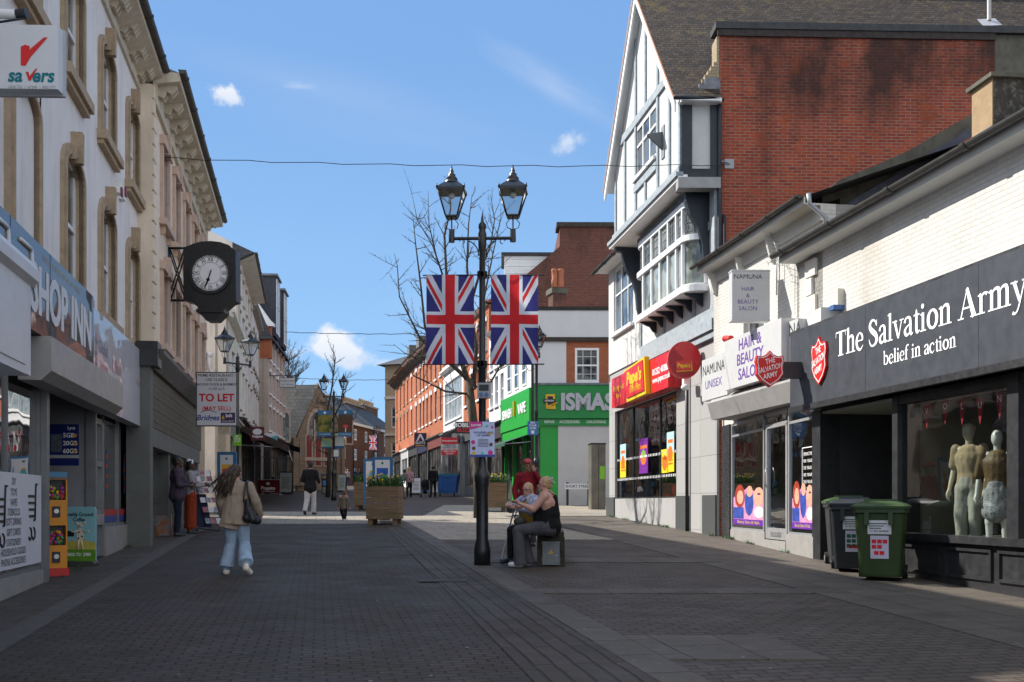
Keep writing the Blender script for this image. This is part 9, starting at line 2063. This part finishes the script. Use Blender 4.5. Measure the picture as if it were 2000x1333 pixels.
# pushchair
p = gnd(835, 972); p.x -= .0; t = thing('pushchair', 'dark pushchair with a blue bag under its hood in front of the man in black', 'pushchair', p); F = Fr(p.x-.15, p.y+.25, 1, 0, p.z)
B = Blob(Matrix.Translation(F.o)); B.ell((0, .1, .75), .24, .26, .3); B.cap((0, 0, .4), (0, .15, .6), .2, .22); B.build('hood', t, BKC, .025, 2)
b = MB(); b.box(F, -.2, .2, -.2, .15, .3, .42, P('pushchair blue', (.05, .25, .55), .6, .1)); b.build('basket', t); b = MB()
for s_ in (-1, 1): b.tube([F.p(s_*.25, .35, .95), F.p(s_*.25, 0, .4), F.p(s_*.25, -.35, .12)], .015, GREY, 6); b.tube([F.p(s_*.25, .3, .12), F.p(s_*.25, 0, .45)], .015, GREY, 6)
b.build('frame', t)
for s_ in (-1, 1):
    for w_ in (-.35, .3): b = MB(); b.cyl(F.p(s_*.25-.02, w_, .11), F.p(s_*.25+.02, w_, .11), .11, .11, DARK, 12); b.build('wheel', t)
# ---- mannequins in the charity shop window
MAN = P('cream mannequin', (.50, .43, .33), .45, .05); MWH = P('white mannequin', (.62, .6, .56), .35, .04)
def mannequin(label, px, w_, H, mat, top, bot, head=True, Jf=None, rz=0, female=False):
    u = R.u(px, w_); q = R.p(u, w_, zsill-.32); J, k = joints(H)
    if Jf: Jf(J, k)
    t = thing('mannequin', label, 'mannequin', q, 'mannequins in the display window', rz); M = mworld(t); B = Blob(M)
    for a, b_, r0, r1 in ((J['hip'], J['waist'], .13, .11), (J['waist'], J['chest'], .11, .15), (J['chest'], J['chest'].lerp(J['neck'], .5), .15, .12)): B.cap(a, b_, r0*k, r1*k, 1.15, .75)
    B.cap(J['neck']-Vector((0, 0, .04)), J['neck'].lerp(J['head'], .5), .05*k, .048*k); B.ell(J['head']+Vector((0, 0, .01)), .074*k, .092*k, .115*k)
    if not female: B.cap(J['head']+Vector((0, .09, 0))*k, J['head']+Vector((0, .108, -.03))*k, .01*k, .014*k, n=8); B.ell(J['head']+Vector((0, -.01, .06))*k, .08*k, .1*k, .07*k)
    for n_, s_ in (('r', 1), ('l', -1)):
        B.cap(J['sh'+n_], J['el'+n_], .047*k, .036*k); B.cap(J['el'+n_], J['wr'+n_], .036*k, .026*k); hand(B, J['wr'+n_], J['wr'+n_]-J['el'+n_], k, .3, s_); B.cap(J['hj'+n_], J['kn'+n_], .08*k, .055*k); B.cap(J['kn'+n_], J['an'+n_], .05*k, .035*k); B.cap(J['chest'].lerp(J['neck'], .5), J['sh'+n_], .065*k, .05*k)
    B.build('figure', t, mat, .011, 3)
    B = Blob(M)
    for a, b_, r0, r1 in ((J['hip'], J['waist'], .155, .14), (J['waist'], J['chest'], .135, .165), (J['chest'], J['chest'].lerp(J['neck'], .5), .165, .135)): B.cap(a, b_, r0*k, r1*k, 1.15, .8)
    for n_ in 'rl': B.cap(J['sh'+n_], J['sh'+n_].lerp(J['el'+n_], .75 if not female else 1), .07*k, .07*k)
    B.build('top', t, top, .012, 3, .01)
    B = Blob(M); B.cap(J['hip'], J['hip']+Vector((0, 0, .1)), .15*k, .14*k, 1.15, .85)
    if female: B.cap(J['hip'], J['hip']-Vector((0, 0, .28)), .16*k, .18*k, 1.1, .85)
    else:
        for n_ in 'rl': B.cap(J['hj'+n_], J['kn'+n_], .1*k, .085*k); B.cap(J['kn'+n_], J['an'+n_], .085*k, .08*k)
    B.build('skirt' if female else 'trousers', t, bot, .013, 3, .01)
mannequin('cream male mannequin in a beige polo shirt and pale trousers behind the display glass', 1893, -.15, 1.86, MAN, fab('beige polo knit', (.36, .27, .17)), fab('stone trousers', (.36, .34, .29)), rz=math.radians(125))
mannequin('white female mannequin in a sequinned dress, right of the beige polo mannequin', 1948, -.05, 1.72, MWH, pic('sequin top', [(.02, .018, .015), (.16, .09, .03), (.03, .025, .02)], 60), pic('grey feather skirt', [(.05, .05, .05), (.35, .35, .36), (.12, .12, .12)], 30), rz=math.radians(140), female=True)
mannequin('grey mannequin in a dark coat standing further back on the left of the display', 1816, -.7, 1.8, P('grey mannequin', (.25, .23, .2), .5, .1), BKC, fab('stone trousers dim', (.25, .24, .2)), rz=math.radians(110))
# weeds and grit along the foot of the right hand walls
b = MB(); r = random.Random(12)
for i in range(420):
    k = r.random()
    F_, u, w_ = (TF, r.uniform(.3, TL), r.uniform(.02, .14)) if k < .6 else (NF, r.uniform(0, 5.9), r.uniform(.03, .12)) if k < .85 else (L1, r.uniform(14, 22.5), r.uniform(.02, .1))
    if math.sin(u*3.1)+math.sin(u*1.3) < .6: continue
    p = F_.p(u, w_, 0); p.z = zg(0, p.y)+.004; h = r.uniform(.02, .09)
    for j in range(4):
        a = r.uniform(0, 6.3); d = Vector((math.cos(a), math.sin(a), 0)); s_ = Vector((-d.y, d.x, 0))*.01
        b.add([p-s_, p+s_, p+d*h*.9+Vector((0, 0, h))], [(0, 1, 2)], LEAF)
b.build('wall_foot_weeds', kind='stuff', label='small green weeds along the foot of the shop walls', cat='weeds')
bpy.data.scenes.remove(tmp_sc)
print('objects', len(bpy.data.objects), 'polys', sum(len(m.polygons) for m in bpy.data.meshes))
